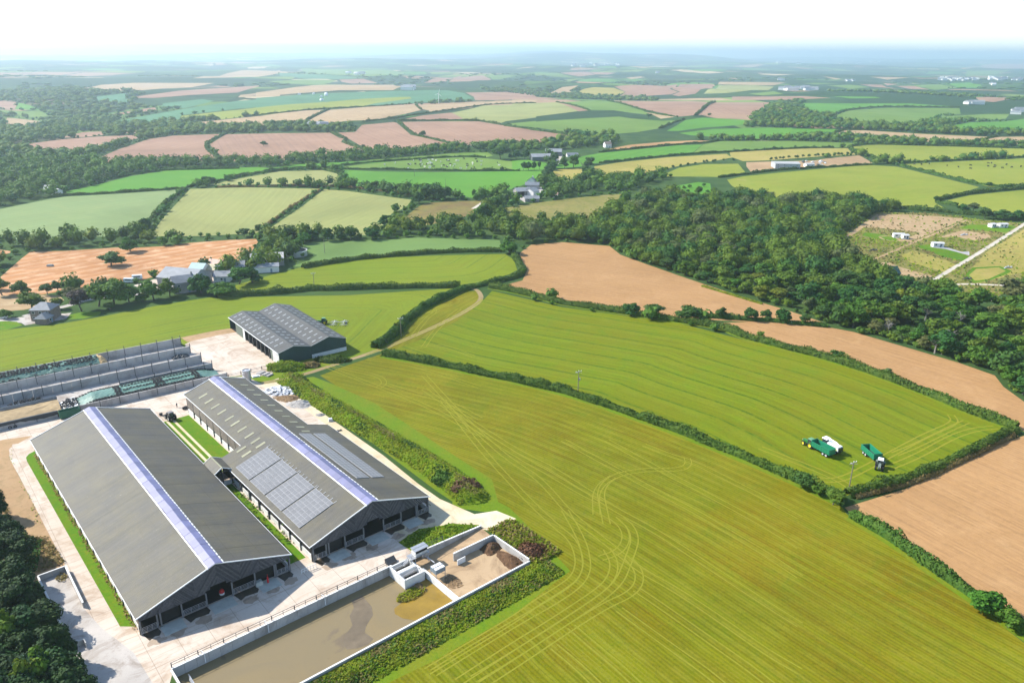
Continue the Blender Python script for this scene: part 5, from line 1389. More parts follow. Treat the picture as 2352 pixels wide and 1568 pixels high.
# ------------------------------------------------------------------ single trees one can point to
ST = [
 ('f', 935, 352, 205, 112, 'spreading oak standing alone in the middle of the orange stubble field', 'dark'),
 ('f', 1095, 232, 155, 125, 'round oak at the top edge of the orange stubble field', 'oak'),
 ('p', 1245, 838, 150, 100, 'lower of two oaks on the hedge above the stubble field', 'dark'),
 ('p', 1330, 770, 105, 92, 'upper of two oaks on the hedge above the stubble field', 'dark'),
 ('p', 1885, 372, 80, 76, 'left one of the pair of small trees in the bright green field', 'dark'),
 ('p', 1942, 357, 82, 56, 'right one of the pair of small trees in the bright green field', 'dark'),
 ('f', 20, 600, 150, 140, 'tree cut by the left picture edge below the stubble field', 'oak'),
 ('f', 190, 590, 155, 110, 'round tree at the lower edge of the stubble field, second from the left edge', 'oak'),
 ('f', 400, 595, 110, 100, 'small open tree at the lower edge of the stubble field', 'dark'),
 ('f', 490, 565, 100, 92, 'small dark tree left of the twin bushes below the stubble', 'dark'),
 ('f', 560, 560, 90, 82, 'left of the twin bushes below the stubble field', 'dark'),
 ('f', 650, 535, 115, 70, 'right of the twin bushes below the stubble field', 'dark'),
 ('f', 270, 722, 215, 150, 'broad tree behind the slate-roofed house', 'oak'),
 ('f', 480, 712, 115, 100, 'tree beside the drive right of the slate-roofed house', 'oak'),
 ('f', 690, 735, 190, 190, 'purple copper beech beside the house lawn', 'copper'),
 ('f', 640, 640, 200, 110, 'grey-green tree behind the copper beech', 'willow'),
 ('f', 830, 692, 240, 200, 'left crown of the big green clump by the farm lane', 'oak'),
 ('f', 960, 685, 260, 215, 'middle crown of the big green clump by the farm lane', 'oak'),
 ('f', 1085, 655, 180, 155, 'right crown of the big green clump by the farm lane', 'oak'),
 ('f', 930, 715, 110, 60, 'low bush below the big green clump', 'oak'),
 ('f', 1290, 635, 180, 165, 'left tree in front of the white farmyard', 'oak'),
 ('f', 1430, 612, 160, 155, 'right tree in front of the white farmyard', 'oak'),
 ('f', 1690, 582, 195, 160, 'dark tree in front of the old grey farm buildings', 'dark'),
 ('f', 1870, 605, 225, 115, 'low spreading thicket right of the old farm buildings', 'oak'),
 ('f', 2010, 505, 200, 150, 'big olive tree behind the thicket by the old farm', 'oak'),
 ('f', 2120, 490, 190, 120, 'dark tree leaning over the field edge by the old farm', 'dark'),
 ('f', 2105, 400, 140, 100, 'tree among the roofs of the old farm', 'oak'),
 ('f', 2215, 285, 150, 58, 'flat dark tree behind the farm shed near the round tank', 'dark'),
 ('f', 60, 790, 110, 80, 'clipped garden bush left of the slate-roofed house', 'oak'),
 ('f', 1200, 650, 110, 70, 'garden bush at the end of the lane below the farmyard', 'oak'),
 ('l', 160, 607, 76, 66, 'round tree at the foot of the dry hedge between barley fields', 'dark'),
 ('l', 30, 645, 110, 72, 'clump of thin trees on the left above the stubble field', 'dark'),
 ('l', 330, 668, 110, 72, 'bush on the hedgerow right of the stubble field top', 'dark'),
 ('l', 450, 655, 150, 88, 'spreading tree on the hedgerow below the right barley field', 'dark'),
 ('l', 600, 675, 120, 95, 'rounded tree on the hedgerow below the right barley field', 'dark'),
 ('l', 740, 682, 95, 112, 'tall oval tree on the hedgerow below the right barley field', 'dark'),
 ('l', 860, 672, 95, 70, 'low tree right of the tall oval hedgerow tree', 'dark'),
 ('l', 930, 672, 95, 112, 'two-tiered tree at the lower right of the barley field', 'dark'),
 ('l', 1110, 668, 135, 96, 'broad tree at the bottom corner of the right barley field', 'dark'),
 ('l', 1215, 560, 130, 100, 'dark tree at the corner of the brown meadow', 'dark'),
 ('l', 540, 700, 130, 92, 'tree between stubble field and dark green strip', 'oak'),
 ('l', 480, 742, 115, 75, 'middle tree on the slope beside the stubble field end', 'oak'),
 ('l', 420, 795, 200, 115, 'broad tree above the round slurry tank', 'dark'),
 ('l', 370, 720, 120, 70, 'tree at the right tip of the stubble field', 'oak'),
 ('l', 930, 240, 66, 52, 'single round tree at the top of the right barley field', 'dark'),
 ('l', 1085, 250, 72, 72, 'first of the umbrella-shaped trees in the bright green field', 'dark'),
 ('l', 1132, 252, 72, 76, 'second of the umbrella-shaped trees in the bright green field', 'dark'),
 ('l', 1205, 264, 62, 72, 'third of the umbrella-shaped trees in the bright green field', 'dark'),
 ('l', 1258, 266, 62, 72, 'fourth of the umbrella-shaped trees in the bright green field', 'dark'),
 ('l', 1330, 277, 78, 72, 'fifth of the umbrella-shaped trees in the bright green field', 'dark'),
 ('l', 1390, 292, 48, 50, 'small bush ending the row of umbrella-shaped trees', 'dark'),
 ('l', 660, 217, 46, 28, 'small bush on the hedge bank above the barley fields', 'dark'),
 ('l', 275, 97, 62, 32, 'flat little tree at the junction of hedges left of the pale field', 'dark'),
 ('l', 1470, 300, 120, 95, 'left tree of the dark clump above the brown meadow', 'dark'),
 ('l', 1560, 325, 150, 120, 'middle tree of the dark clump above the brown meadow', 'dark'),
 ('l', 1650, 335, 150, 130, 'right tree of the dark clump above the brown meadow', 'dark'),
 ('l', 1725, 325, 95, 100, 'last tree of the dark clump above the brown meadow', 'dark'),
 ('l', 1505, 365, 110, 95, 'tree in front of the dark clump above the brown meadow', 'dark'),
 ('l', 1870, 337, 52, 46, 'round bush at the top right of the brown meadow', 'dark'),
 ('l', 1965, 322, 36, 78, 'slim tree at the edge of the bright green field', 'oak'),
 ('l', 2045, 500, 165, 135, 'green tree beside the track to the white-gabled farm', 'oak'),
 ('l', 2150, 430, 120, 120, 'tree at the garden of the white-gabled farm', 'dark'),
 ('l', 2262, 785, 155, 110, 'round tree at the top corner of the big ploughed field', 'oak'),
 ('l', 2255, 600, 180, 130, 'dark tree left of the rough grass slope', 'dark'),
 ('i', 1040, 1003, 112, 58, 'spreading tree on the woodland edge below the red-brown field', 'dark'),
 ('i', 1400, 875, 62, 44, 'lone tree on the hedge between two red-brown fields', 'dark'),
 ('i', 65, 960, 62, 42, 'lone tree inside the left red-brown ploughed field', 'dark'),
 ('i', 900, 985, 40, 40, 'small tree at the lower end of the crooked hedge', 'dark'),
 ('i', 2055, 1072, 125, 105, 'tallest dark tree left of the long farm sheds', 'dark'),
 ('i', 2138, 1070, 42, 55, 'thin tree between the dark trees left of the long farm sheds', 'dark'),
 ('i', 2185, 1067, 72, 68, 'round tree left of the long farm sheds', 'dark'),
 ('i', 2258, 1068, 84, 78, 'round tree touching the long farm sheds', 'dark'),
 ('i', 2070, 1168, 42, 36, 'tiny tree at the right end of the cattle field hedge', 'oak'),
 ('j', 95, 1162, 52, 70, 'first of four trees in a row below the long farm sheds', 'dark'),
 ('j', 138, 1162, 56, 70, 'second of four trees in a row below the long farm sheds', 'dark'),
 ('j', 186, 1160, 42, 72, 'third of four trees in a row below the long farm sheds', 'dark'),
 ('j', 231, 1158, 40, 68, 'fourth of four trees in a row below the long farm sheds', 'dark'),
 ('j', 440, 1147, 72, 92, 'open tree beside the lane below the white bungalow', 'oak'),
 ('j', 515, 1142, 100, 112, 'large tree beside the lane below the white bungalow', 'oak'),
 ('j', 566, 862, 58, 40, 'left one of two round trees in the pale pasture', 'dark'),
 ('j', 660, 880, 52, 45, 'right one of two round trees in the pale pasture', 'dark'),
 ('j', 1145, 722, 62, 36, 'small tree at the tip of the tan triangle field', 'dark'),
 ('j', 1656, 706, 36, 24, 'single bush below the right pink ploughed field', 'dark'),
 ('n', 1610, 150, 45, 52, 'square clipped bush at the bend of the dark hedge', 'dark'),
 ('n', 1830, 240, 100, 70, 'dark tree on the lane above the plots, left of the round one', 'dark'),
 ('n', 2020, 290, 110, 90, 'round dark tree on the lane above the plots', 'dark'),
 ('n', 2180, 300, 170, 80, 'wide dark tree on the lane above the plots', 'dark'),
 ('n', 2310, 300, 110, 80, 'dark tree at the right picture edge above the plots', 'dark'),
 ('n', 1920, 235, 90, 80, 'pale thin tree behind the lane above the plots', 'willow'),
 ('n', 1385, 865, 110, 90, 'green bush beside the drive of the dark barn on the plots', 'oak'),
 ('n', 2290, 1010, 330, 210, 'huge grey-green willow at the right picture edge', 'willow'),
 ('k', 2057, 1302, 55, 42, 'single bush where the hedges meet at the right', 'dark'),
 ('k', 1255, 1128, 28, 28, 'tiny bush at the hedge corner near the building site', 'dark'),
 ('o', 60, 132, 124, 106, 'round dark tree, leftmost of four on the hedge between the ploughed fields', 'dark'),
 ('o', 190, 132, 104, 84, 'small open tree, second of four on the hedge between the ploughed fields', 'dark'),
 ('o', 325, 152, 132, 122, 'tall dark tree, third of four on the hedge between the ploughed fields', 'dark'),
 ('o', 508, 168, 98, 90, 'dark tree, last of four on the hedge between the ploughed fields', 'dark'),
 ('D', 1450, 722, 42, 25, 'low tree, start of the row along the big ploughed field', 'dark'),
 ('D', 1505, 729, 52, 30, 'wide low tree in the row along the big ploughed field', 'dark'),
 ('D', 1583, 734, 60, 34, 'widest tree in the row along the big ploughed field', 'dark'),
 ('D', 1655, 730, 26, 26, 'small upright tree in the row along the big ploughed field', 'dark'),
 ('o', 785, 468, 128, 82, 'windswept thorn tree on the hedge above the tractors', 'dark'),
 ('o', 1185, 600, 122, 64, 'thin windswept tree on the hedge, right of the other thorn', 'willow'),
 ('g', 385, 768, 200, 125, 'big dark bush in the hedge left of the field corner', 'dark'),
 ('g', 520, 840, 130, 85, 'smaller bush beside the big one in the hedge', 'oak'),
 ('g', 650, 930, 200, 130, 'bushy growth at the hedge junction above the ploughed field', 'oak'),
 ('D', 2255, 1400, 75, 55, 'bush bulging from the hedge near the lower right corner', 'oak'),
 ('D', 2315, 1440, 60, 40, 'small bush in the hedge at the right picture edge', 'oak'),
]
for s in ST: seen_tree(*s)
for i, (x, y) in enumerate([(350, 1085), (337, 1122), (325, 1162), (312, 1200), (300, 1242), (292, 1285)]):
    seen_tree('j', x, y, 92, 72, 'dark tree in the left line of the farm avenue', 'dark', 'avenue trees, left line')
for i, (x, y) in enumerate([(650, 1112), (640, 1150), (632, 1190), (625, 1228)]):
    seen_tree('j', x, y, 92, 62, 'dark tree in the right line of the farm avenue', 'dark', 'avenue trees, right line')
for x, y in [(1110, 1230), (1140, 1222), (1160, 1215), (1190, 1200), (1205, 1195), (1240, 1182), (1290, 1160), (1305, 1158), (1352, 1142), (1415, 1132), (1478, 1122), (1540, 1117), (1612, 1100), (1635, 1097), (1690, 1095), (1705, 1092), (1775, 1088), (1860, 1085)]:
    seen_tree('j', x, y, 26 if x > 1250 else 38, 24 if x > 1250 else 34, 'small round tree in the young row curving up to the building site', 'dark', 'young trees along the curving track')
for x, y in [(225, 1078), (265, 1075), (300, 1072), (330, 1070), (375, 1064), (430, 1062), (450, 1060), (495, 1056), (545, 1052), (600, 1050), (620, 1045), (660, 1045), (705, 1042), (760, 1038), (790, 1036), (820, 1038), (870, 1034), (905, 1030), (940, 1030)]:
    seen_tree('k', x, y, 28, 26, 'small round tree in the young row behind the industrial building', 'dark', 'young trees behind the industrial building')
for x, y in [(1580, 380), (1625, 370), (1745, 358), (1610, 412), (1695, 425), (1775, 415)]:
    seen_tree('m', x, y, 36 if x != 1695 else 70, 30 if x != 1695 else 70, 'small tree standing on the bright lawn inside the wood', 'oak', 'trees on the woodland lawn')

# ------------------------------------------------------------------ the dark trees at the lower left
edge = [(0, 1118), (18, 1170), (40, 1230), (62, 1290), (82, 1350), (112, 1410), (142, 1470), (180, 1530), (215, 1590), (240, 1660)]
ex = lambda y: np.interp(y, [p[1] for p in edge], [p[0] for p in edge])
def dark_label(row, k):
    part = ('beside the bare earth slope', 'beside the concrete pad', 'by the bottom picture edge')[0 if row < 3 else 1 if row < 7 else 2]
    rank = ('front', 'second')[k] if k < 2 else 'deeper'
    return f'dark evergreen tree, {rank} rank of the lower left wood, {part}', f'dark trees at the lower left, {rank} rank, {part}'
for row in range(10):
    for k in range(6):
        y = 1150 + row * 54 + prng.uniform(-12, 12); x = ex(y) - 34 - k * 52 + prng.uniform(-12, 12)
        if x < -170: continue
        q = survey('D', [(x, y)], 6.0)[0]
        tree(q[0], q[1], prng.uniform(7.0, 9.0), prng.uniform(9.0, 11.5), 'big', *dark_label(row, k), 0.0)
for x, y in [(20, 1435), (60, 1540), (100, 1520)]:
    q = survey('D', [(x, y)], 7.0)[0]
    tree(q[0], q[1], 6.5, 11.5, 'ash', 'lighter yellow-green tree among the dark trees at the lower left', 'lighter trees at the lower left', 0.0)

# ------------------------------------------------------------------ the wood in the valley
def in_poly(P, poly):
    x, y = P[:, 0], P[:, 1]; ins = np.zeros(len(P), bool)
    for i in range(len(poly)):
        x1, y1 = poly[i - 1]; x2, y2 = poly[i]
        if y1 == y2: continue
        ins ^= ((y1 > y) != (y2 > y)) & (x < (x2 - x1) * (y - y1) / (y2 - y1) + x1)
    return ins
WOOD = survey('D', [(1215, 556), (1290, 550), (1400, 560), (1440, 585), (1490, 605), (1600, 640), (1730, 685), (1830, 710), (1900, 742), (1970, 757), (2080, 792), (2200, 825), (2290, 852), (2315, 882), (2360, 918), (2600, 1025), (2600, 900), (2560, 700), (2352, 690), (2280, 705), (2190, 695), (2120, 668), (2060, 650), (2010, 620), (1960, 590), (1915, 566), (1950, 530), (1990, 503), (2050, 487), (2060, 478), (2000, 470), (1920, 456), (1800, 466), (1700, 455), (1640, 440), (1600, 446), (1540, 448), (1500, 445), (1440, 470), (1400, 490), (1380, 515), (1300, 530), (1200, 540)])
FPOLY = [np.asarray(w) for nm, mt, w, d, g in FIELDS if nm not in ('wheel_track',)]
def in_any(P):
    o = np.zeros(len(P), bool)
    for w in FPOLY:
        lo, hi = w.min(0), w.max(0)
        idx = np.nonzero((P[:, 0] >= lo[0]) & (P[:, 0] <= hi[0]) & (P[:, 1] >= lo[1]) & (P[:, 1] <= hi[1]) & ~o)[0]
        if len(idx): o[idx] |= in_poly(P[idx], w)
    return o
def thin(P, rad):
    """keep points at least rad apart (rad per point)"""
    keep = []; grid = {}; cs = float(np.max(rad))
    for i, (x, y) in enumerate(P):
        c = (int(x // cs), int(y // cs)); ok = True
        for a in (-1, 0, 1):
            for b in (-1, 0, 1):
                for j in grid.get((c[0] + a, c[1] + b), ()):
                    if (P[j][0] - x) ** 2 + (P[j][1] - y) ** 2 < (rad[i] * rad[i]): ok = False; break
                if not ok: break
            if not ok: break
        if ok: keep.append(i); grid.setdefault(c, []).append(i)
    return np.array(keep, int)

wr = np.random.default_rng(11)
lo, hi = WOOD.min(0), WOOD.max(0)
P = wr.uniform(lo, hi, (18000, 2)); P = P[in_poly(P, WOOD)]
GLADE = survey('D', [(1535, 440), (1545, 418), (1660, 408), (1690, 455), (1670, 475), (1580, 474)]); P = P[~in_poly(P, GLADE)]
d5 = [np.array(o) for o in ((2.5, 0), (-2.5, 0), (0, 2.5), (0, -2.5))]
P = P[~(in_any(P) | in_any(P + d5[0]) | in_any(P + d5[1]) | in_any(P + d5[2]) | in_any(P + d5[3]))]
P = P[thin(P, np.full(len(P), 6.3))]
view = (np.abs(np.arctan2(P[:, 0], P[:, 1])) < R(36))
P = P[view]
order = np.argsort(np.hypot(P[:, 0], P[:, 1])); P = P[order]
kinds = {'oak': ('mid green broadleaf tree in the valley wood beyond the ploughed fields', 'green trees of the valley wood'),
         'dark': ('dark green broadleaf tree in the valley wood beyond the ploughed fields', 'dark trees of the valley wood'),
         'ash': ('yellow-green tree in the valley wood beyond the ploughed fields', 'yellow-green trees of the valley wood'),
         'willow': ('grey-green willow in the valley wood beyond the ploughed fields', 'grey-green trees of the valley wood')}
NIND = 165
for (x, y) in P[:NIND]:
    kd = wr.choice(['oak', 'dark', 'ash', 'willow'], p=[.48, .28, .15, .09])
    w = float(np.clip(wr.normal(8.8, 2.5), 5, 15)) * (.8 if kd == 'willow' else 1)
    az = x / y
    sec = 'right end, near the picture edge' if az > .56 else 'stretch below the plots' if az > .43 else 'middle, facing the narrow ploughed strip' if az > .30 else 'left end, facing the big ploughed field'
    tree(float(x), float(y), w, w * wr.uniform(.72, .98), kd, kinds[kd][0].split(' beyond')[0] + ', ' + sec, kinds[kd][1] + ', ' + sec)
# pale dead trees that stand out of the wood
BARE = [trunk_mesh(50 + i, .75, .06, DEADW, True) for i in range(2)]
for i, (k_, x, y, h, lb) in enumerate([('o', 1520, 135, 9, 'pale dead tree with forked bare branches at the plots end of the wood'), ('o', 1800, 185, 8, 'bare pale tree right of the forked dead tree'), ('o', 1600, 415, 9, 'ivy-clad bare tree at the lower edge of the wood'), ('o', 1720, 355, 9, 'leaning bare tree at the lower edge of the wood'), ('o', 1210, 250, 8, 'thin bare tree in the middle of the wood edge'), ('m', 1980, 950, 8, 'thin pale tree among the scrub beside the ploughed field'), ('m', 1190, 720, 9, 'pale trunks in the heart of the wood')]):
    gx, gy = S1(k_, x, y)
    t = empty('dead_tree', (gx, gy, float(hills(gx, gy))), i, label=lb, cat='tree')
    inst('trunk', BARE[i % 2], t, sc=(h * .9, h * .9, h * .85))

ICO = {}
def ico(sub):
    if sub not in ICO:
        b = bmesh.new(); bmesh.ops.create_icosphere(b, subdivisions=sub, radius=1)
        ICO[sub] = (np.array([q.co[:] for q in b.verts]), np.array([[q.index for q in f.verts] for f in b.faces])); b.free()
    return ICO[sub]
def mass(name, P, W, H, mat, n_cards, sub, seed, label=None, kind='stuff', leaf=.16):
    """many trees joined in one object: a lumpy heart for each crown with leaf clumps over it"""
    rg = np.random.default_rng(seed); iv, fi = ico(sub); n = len(P)
    z0 = hills(P[:, 0], P[:, 1])
    jit = 1 + rg.normal(0, .13, (n, len(iv), 1))
    c = np.column_stack([P, z0 + H * .52])
    sc = np.stack([W * .44, W * .44, H * .47], 1)
    tv = (iv[None] * jit * sc[:, None, :] * (.86 if n_cards > 50 else 1) + c[:, None, :])
    tri = (fi[None] + (np.arange(n) * len(iv))[:, None, None]).reshape(-1, 3)
    v = tv.reshape(-1, 3); quads = np.zeros((0, 4), int)
    if n_cards:
        k = np.repeat(np.arange(n), n_cards)
        d = rg.normal(0, 1, (len(k), 3)); d[:, 2] = np.abs(d[:, 2]) - .2; d /= np.linalg.norm(d, axis=1)[:, None]
        lump = 1 + .16 * np.sin(d[:, 0] * 7 + k) * np.sin(d[:, 1] * 6 + k * 2) * 1.4
        p = c[k] + d * sc[k] * (1.06 * lump * rg.uniform(.82, 1.16, len(k)))[:, None]
        cv, cf = cards(p, d + np.array([0, 0, .2]), W[k] * leaf * rg.uniform(.6, 1.3, len(k)), rg, .8, .45)
        quads = cf + len(v); v = np.concatenate([v, cv])
    me = geo_mesh(name, v, quads, tri, mat)
    o = bpy.data.objects.new(name, me); link(o); o['kind'] = kind
    if label: o['label'] = label
    return o
rest = P[NIND:]
sp = wr.choice(4, len(rest), p=[.48, .29, .14, .09])
for k, m in enumerate((LEAF, LEAF_D, LEAF_Y, LEAF_G)):
    q = rest[sp == k]
    if len(q):
        w = np.clip(wr.normal(8.8, 2.5, len(q)), 5, 15); mass('woodland', q, w, w * wr.uniform(.68, .98, len(q)), m, 260, 2, 40 + k, 'broadleaf trees of the valley wood, farther part', leaf=.10)
# scrub along the skirts of the wood
Q = wr.uniform(lo, hi, (30000, 2)); Q = Q[in_poly(Q, WOOD)]; Q = Q[np.abs(np.arctan2(Q[:, 0], Q[:, 1])) < R(36)]
nearf = in_any(Q + [7, 0]) | in_any(Q - [7, 0]) | in_any(Q + [0, 7]) | in_any(Q - [0, 7]); Q = Q[nearf & ~in_any(Q)]; Q = Q[thin(Q, np.full(len(Q), 2.6))]
sp = wr.choice(2, len(Q), p=[.6, .4])
for k, m in enumerate((LEAF, LEAF_Y)):
    w = wr.uniform(2.8, 5.2, (sp == k).sum()); mass('scrub', Q[sp == k], w, w * wr.uniform(.5, .8, len(w)), m, 60, 1, 140 + k, 'scrub along the skirts of the valley wood', leaf=.2)
# woods, copses and hedgerow bushes on the land left between the far fields
CLEAR = survey('D', [(-300, 1100), (-300, 720), (480, 655), (680, 600), (1200, 560), (1200, 690), (900, 830), (600, 900), (2352, 1000), (2352, 1568), (0, 1568)])
A3 = GV[GF]; ar = np.abs(np.cross(A3[:, 1] - A3[:, 0], A3[:, 2] - A3[:, 0])) / 2
ctr = A3.mean(1); rad = np.hypot(ctr[:, 0], ctr[:, 1]); ang = np.abs(np.arctan2(ctr[:, 0], ctr[:, 1]))
KD = lambda pts: [((1860 + a * 700 / 2352) * KP, (80 + b_ * 700 / 2352) * KP) for a, b_ in pts]
BELTS = [survey('D', q) for q in (
    [(-200, 480), (0, 476), (150, 442), (300, 404), (480, 385), (840, 368), (1150, 352), (1420, 335), (1400, 290), (1150, 328), (850, 345), (480, 375), (230, 370), (60, 345), (0, 335), (-200, 330)],
    [(-200, 200), (0, 190), (180, 195), (330, 215), (300, 240), (420, 262), (600, 285), (820, 292), (820, 305), (500, 302), (320, 300), (60, 338), (-200, 345)],
    [(1200, 470), (1100, 480), (900, 500), (870, 520), (900, 545), (1180, 550), (1220, 480), (1440, 440), (1560, 400), (1420, 395), (1300, 420), (1260, 360), (1240, 400)],
    KD([(0, 800), (80, 700), (250, 590), (500, 575), (500, 640), (770, 690), (780, 755), (1300, 785), (1500, 770), (1500, 700), (1650, 690), (1680, 790), (1830, 840), (2600, 835), (2600, 872), (2000, 870), (1500, 850), (800, 815)]),
    KD([(-400, 900), (700, 870), (720, 890), (1300, 905), (1700, 940), (2600, 955), (2600, 985), (1700, 960), (700, 935), (-400, 912)]))]
def scatter(rmin, rmax, n, space, seed):
    rg = np.random.default_rng(seed)
    wgt = np.where((rad > rmin) & (rad < rmax) & (ang < R(38)), ar, 0); wgt = wgt / wgt.sum()
    t = rg.choice(len(ar), n, p=wgt); u, v = rg.uniform(0, 1, (2, n)); fl = u + v > 1; u[fl], v[fl] = 1 - u[fl], 1 - v[fl]
    Q = A3[t, 0] + (A3[t, 1] - A3[t, 0]) * u[:, None] + (A3[t, 2] - A3[t, 0]) * v[:, None]
    Q = Q[~in_poly(Q, WOOD)]
    Q = Q[~in_poly(Q, CLEAR)]
    if rmin >= 600:
        dense = np.zeros(len(Q), bool)
        for wp in BELTS: dense |= in_poly(Q, wp)
        nz = np.sin(Q[:, 0] / 210 + 1.3) * np.sin(Q[:, 1] / 340 + .4) + .6 * np.sin((Q[:, 0] + .7 * Q[:, 1]) / 150)
        Q = Q[dense | (nz > .42)]
    e = max(9.0, space * .75)
    edge_ = in_any(Q + [e, 0]) | in_any(Q - [e, 0]) | in_any(Q + [0, e]) | in_any(Q - [0, e])
    wood, brush = Q[~edge_], Q[edge_]
    wood = wood[thin(wood, np.full(len(wood), space))]; 
    brush = brush[thin(brush, np.full(len(brush), space * .8))] if len(brush) else brush
    return wood, brush
def bands(lst):
    for i, (r0, r1, n, spc, wmin, wmax, nc, sub, hh) in enumerate(lst):
        wd, br = scatter(r0, r1, n, spc, 70 + i)
        sp = wr.choice(3, len(wd), p=[.52, .16, .32])
        for k, m in enumerate((LEAF, LEAF_D, LEAF_Y)):
            q = wd[sp == k]
            if len(q):
                w = wr.uniform(wmin, wmax, len(q)); mass('woodland', q, w, hh * wr.uniform(.65, 1.2, len(q)), m, nc, sub, 60 + i * 3 + k)
        if len(br):
            w = wr.uniform(2.2, 4.2, len(br)) * max(1, r0 / 900); big = wr.uniform(0, 1, len(br)) < .16
            w = np.where(big, w * 2.0, w); mass('hedgerow_bushes', br, w, np.minimum(w * .8, 5.5), LEAF, max(0, nc // 4), 1, 90 + i, leaf=.3)
bands([(330, 620, 3000, 8, 7, 10.5, 110, 1, 9), (620, 1000, 9000, 9, 8.5, 13, 70, 1, 9), (1000, 1700, 16000, 11, 10, 16, 30, 1, 9), (1700, 2900, 16000, 20, 14, 24, 14, 1, 8), (2900, 5200, 4500, 55, 24, 48, 0, 1, 6)])
# ------------------------------------------------------------------ silage clamps (frame FC: local x down the bays, local y across them)
def frame_root(name, F, label, cat, group=None): return empty(name, (F.o[0], F.o[1], 0), F.rot, label=label, cat=cat, group=group)
STAINC = concrete_mat('stained_concrete', (.32, .315, .31), (.40, .39, .37), (.16, .14, .12), .75)
PALEC = concrete_mat('weathered_concrete', (.38, .365, .34), (.46, .44, .415), (.17, .15, .13), .7)

def panel_wall(F, y, x0, x1, h, label, th=.3, step=3.05, rail=True, mat=None, name='clamp_wall', cat='wall'):
    b = frame_root(name, F, label, cat)
    n = max(1, round((x1 - x0) / step)); w = (x1 - x0) / n
    pm = MB().box(-w / 2 + .03, w / 2 - .03, -th / 2, th / 2, 0, h).mesh('panel', mat or PALEC)
    po = MB().box(-.09, .09, -th / 2 - .1, th / 2 + .1, 0, h + (1.1 if rail else .05)).mesh('post', DARKST)
    for i in range(n):
        inst('panel', pm, b, (x0 + (i + .5) * w, y + .015 * (i % 2), 0))
        if i % 2 == 0: inst('post', po, b, (x0 + i * w, y, 0), sc=(1, 1, 1))
    inst('post', po, b, (x1, y, 0))
    if rail:
        mb = MB()
        for z in (h + .55, h + 1.05): mb.bar((x0, y, z), (x1, y, z), .05)
        mb.build('rail', DARKST, b)
    return b
panel_wall(FC, 47.3, -62, 70.3, 3.0, 'rearmost concrete clamp wall, against the green field')
panel_wall(FC, 35.0, -62, 70.8, 3.0, 'pale concrete clamp wall in front of the tyre-covered rear clamp')
panel_wall(FC, 22.6, -62, 71.6, 3.0, 'middle concrete clamp wall with dark streaks', mat=STAINC)
panel_wall(FC, 11.8, 40, 72.6, 2.9, 'short concrete clamp wall behind the green sheeted clamp', mat=STAINC)
panel_wall(FC, 0.0, 19, 74.5, 2.4, 'front concrete clamp wall facing the cow sheds', rail=False)
panel_wall(FC, 0.3, -62, 18.5, 2.2, 'front concrete wall draped with dark sheeting at the left edge', rail=False)
panel_wall(FC, 13.4, -62, 20, 2.2, 'inner wall of the earth-filled bay at the left edge', rail=False, mat=STAINC)

SHEETG = plain('green_silage_sheet', (.095, .190, .150), 0.5, 0, 0.22, 0.35, 0.4)
SHEETD = plain('dark_silage_sheet', (.022, .032, .042), 0.45, 0, 0.35, 0.6, 0.4)
SILAGE = plain('cut_silage_face', (.50, .34, .16), 0.95, 0, 0.25, 1.2)
SOILF = plain('bay_soil', (.33, .24, .13), 0.95, 0, 0.3, 0.5)
SHEETW = plain('white_silage_sheet', (.72, .72, .70), 0.5, 0, 0.1, 1)

def heap(F, x0, x1, y0, y1, zf, name, mat, label, cat, nx=30, ny=10, wob=.12, seed=1, **kw):
    """a sheeted or loose heap filling a rectangle; zf(u, v) gives its height"""
    rg = np.random.default_rng(seed)
    u = np.linspace(0, 1, nx); v = np.linspace(0, 1, ny); V = []; 
    for i in range(nx):
        for j in range(ny):
            e = 0 if i in (0, nx - 1) or j in (0, ny - 1) else 1
            V.append((x0 + (x1 - x0) * u[i], y0 + (y1 - y0) * v[j], max(.01, zf(u[i], v[j]) + rg.normal(0, wob) * e)))
    f = np.array([[i * ny + j, (i + 1) * ny + j, (i + 1) * ny + j + 1, i * ny + j + 1] for i in range(nx - 1) for j in range(ny - 1)])
    # skirts to the floor
    fl = f.tolist(); o = len(V)
    rim = [(i, 0) for i in range(nx)] + [(nx - 1, j) for j in range(1, ny)] + [(i, ny - 1) for i in range(nx - 2, -1, -1)] + [(0, j) for j in range(ny - 2, 0, -1)]
    for (i, j) in rim: p = V[i * ny + j]; V.append((p[0], p[1], 0.01))
    for k in range(len(rim)):
        a, b = rim[k], rim[(k + 1) % len(rim)]
        fl.append([a[0] * ny + a[1], o + k, o + (k + 1) % len(rim), b[0] * ny + b[1]])
    me = raw_mesh(name, V, fl, [mat], smooth=False)
    ob = bpy.data.objects.new(name, me); link(ob); ob.location = (F.o[0], F.o[1], 0); ob.rotation_euler = (0, 0, F.rot)
    return tag(ob, label, cat, **kw)
dome = lambda u, v: 2.5 + 1.15 * math.sin(math.pi * min(1, max(0, v))) ** .7
zA = lambda u, v: 2.2 + 2.1 * math.sin(math.pi * v) ** .8
heap(FC, -62, 38, 35.4, 46.9, zA, 'silage_clamp', SHEETG, 'long dark green sheeted silage clamp covered in tyres, at the rear', 'silage clamp', 60, 12, .05)
heap(FC, 38.05, 41, 35.4, 46.9, lambda u, v: zA(0, v) * (1 - .55 * u * u), 'cut_silage', SILAGE, 'orange cut face at the end of the rear silage clamp', 'silage', 6, 14, .2)
zB = lambda u, v: (1.9 + 1.0 * math.sin(math.pi * v) ** .7) * min(1, u * 7) * min(1, (1 - u) * 5 + .15)
heap(FC, 23, 73, .35, 11.3, zB, 'silage_clamp', SHEETG, 'bright green sheeted silage clamp with rows of tyres, nearest the cow sheds', 'silage clamp', 60, 14, .05, 2)
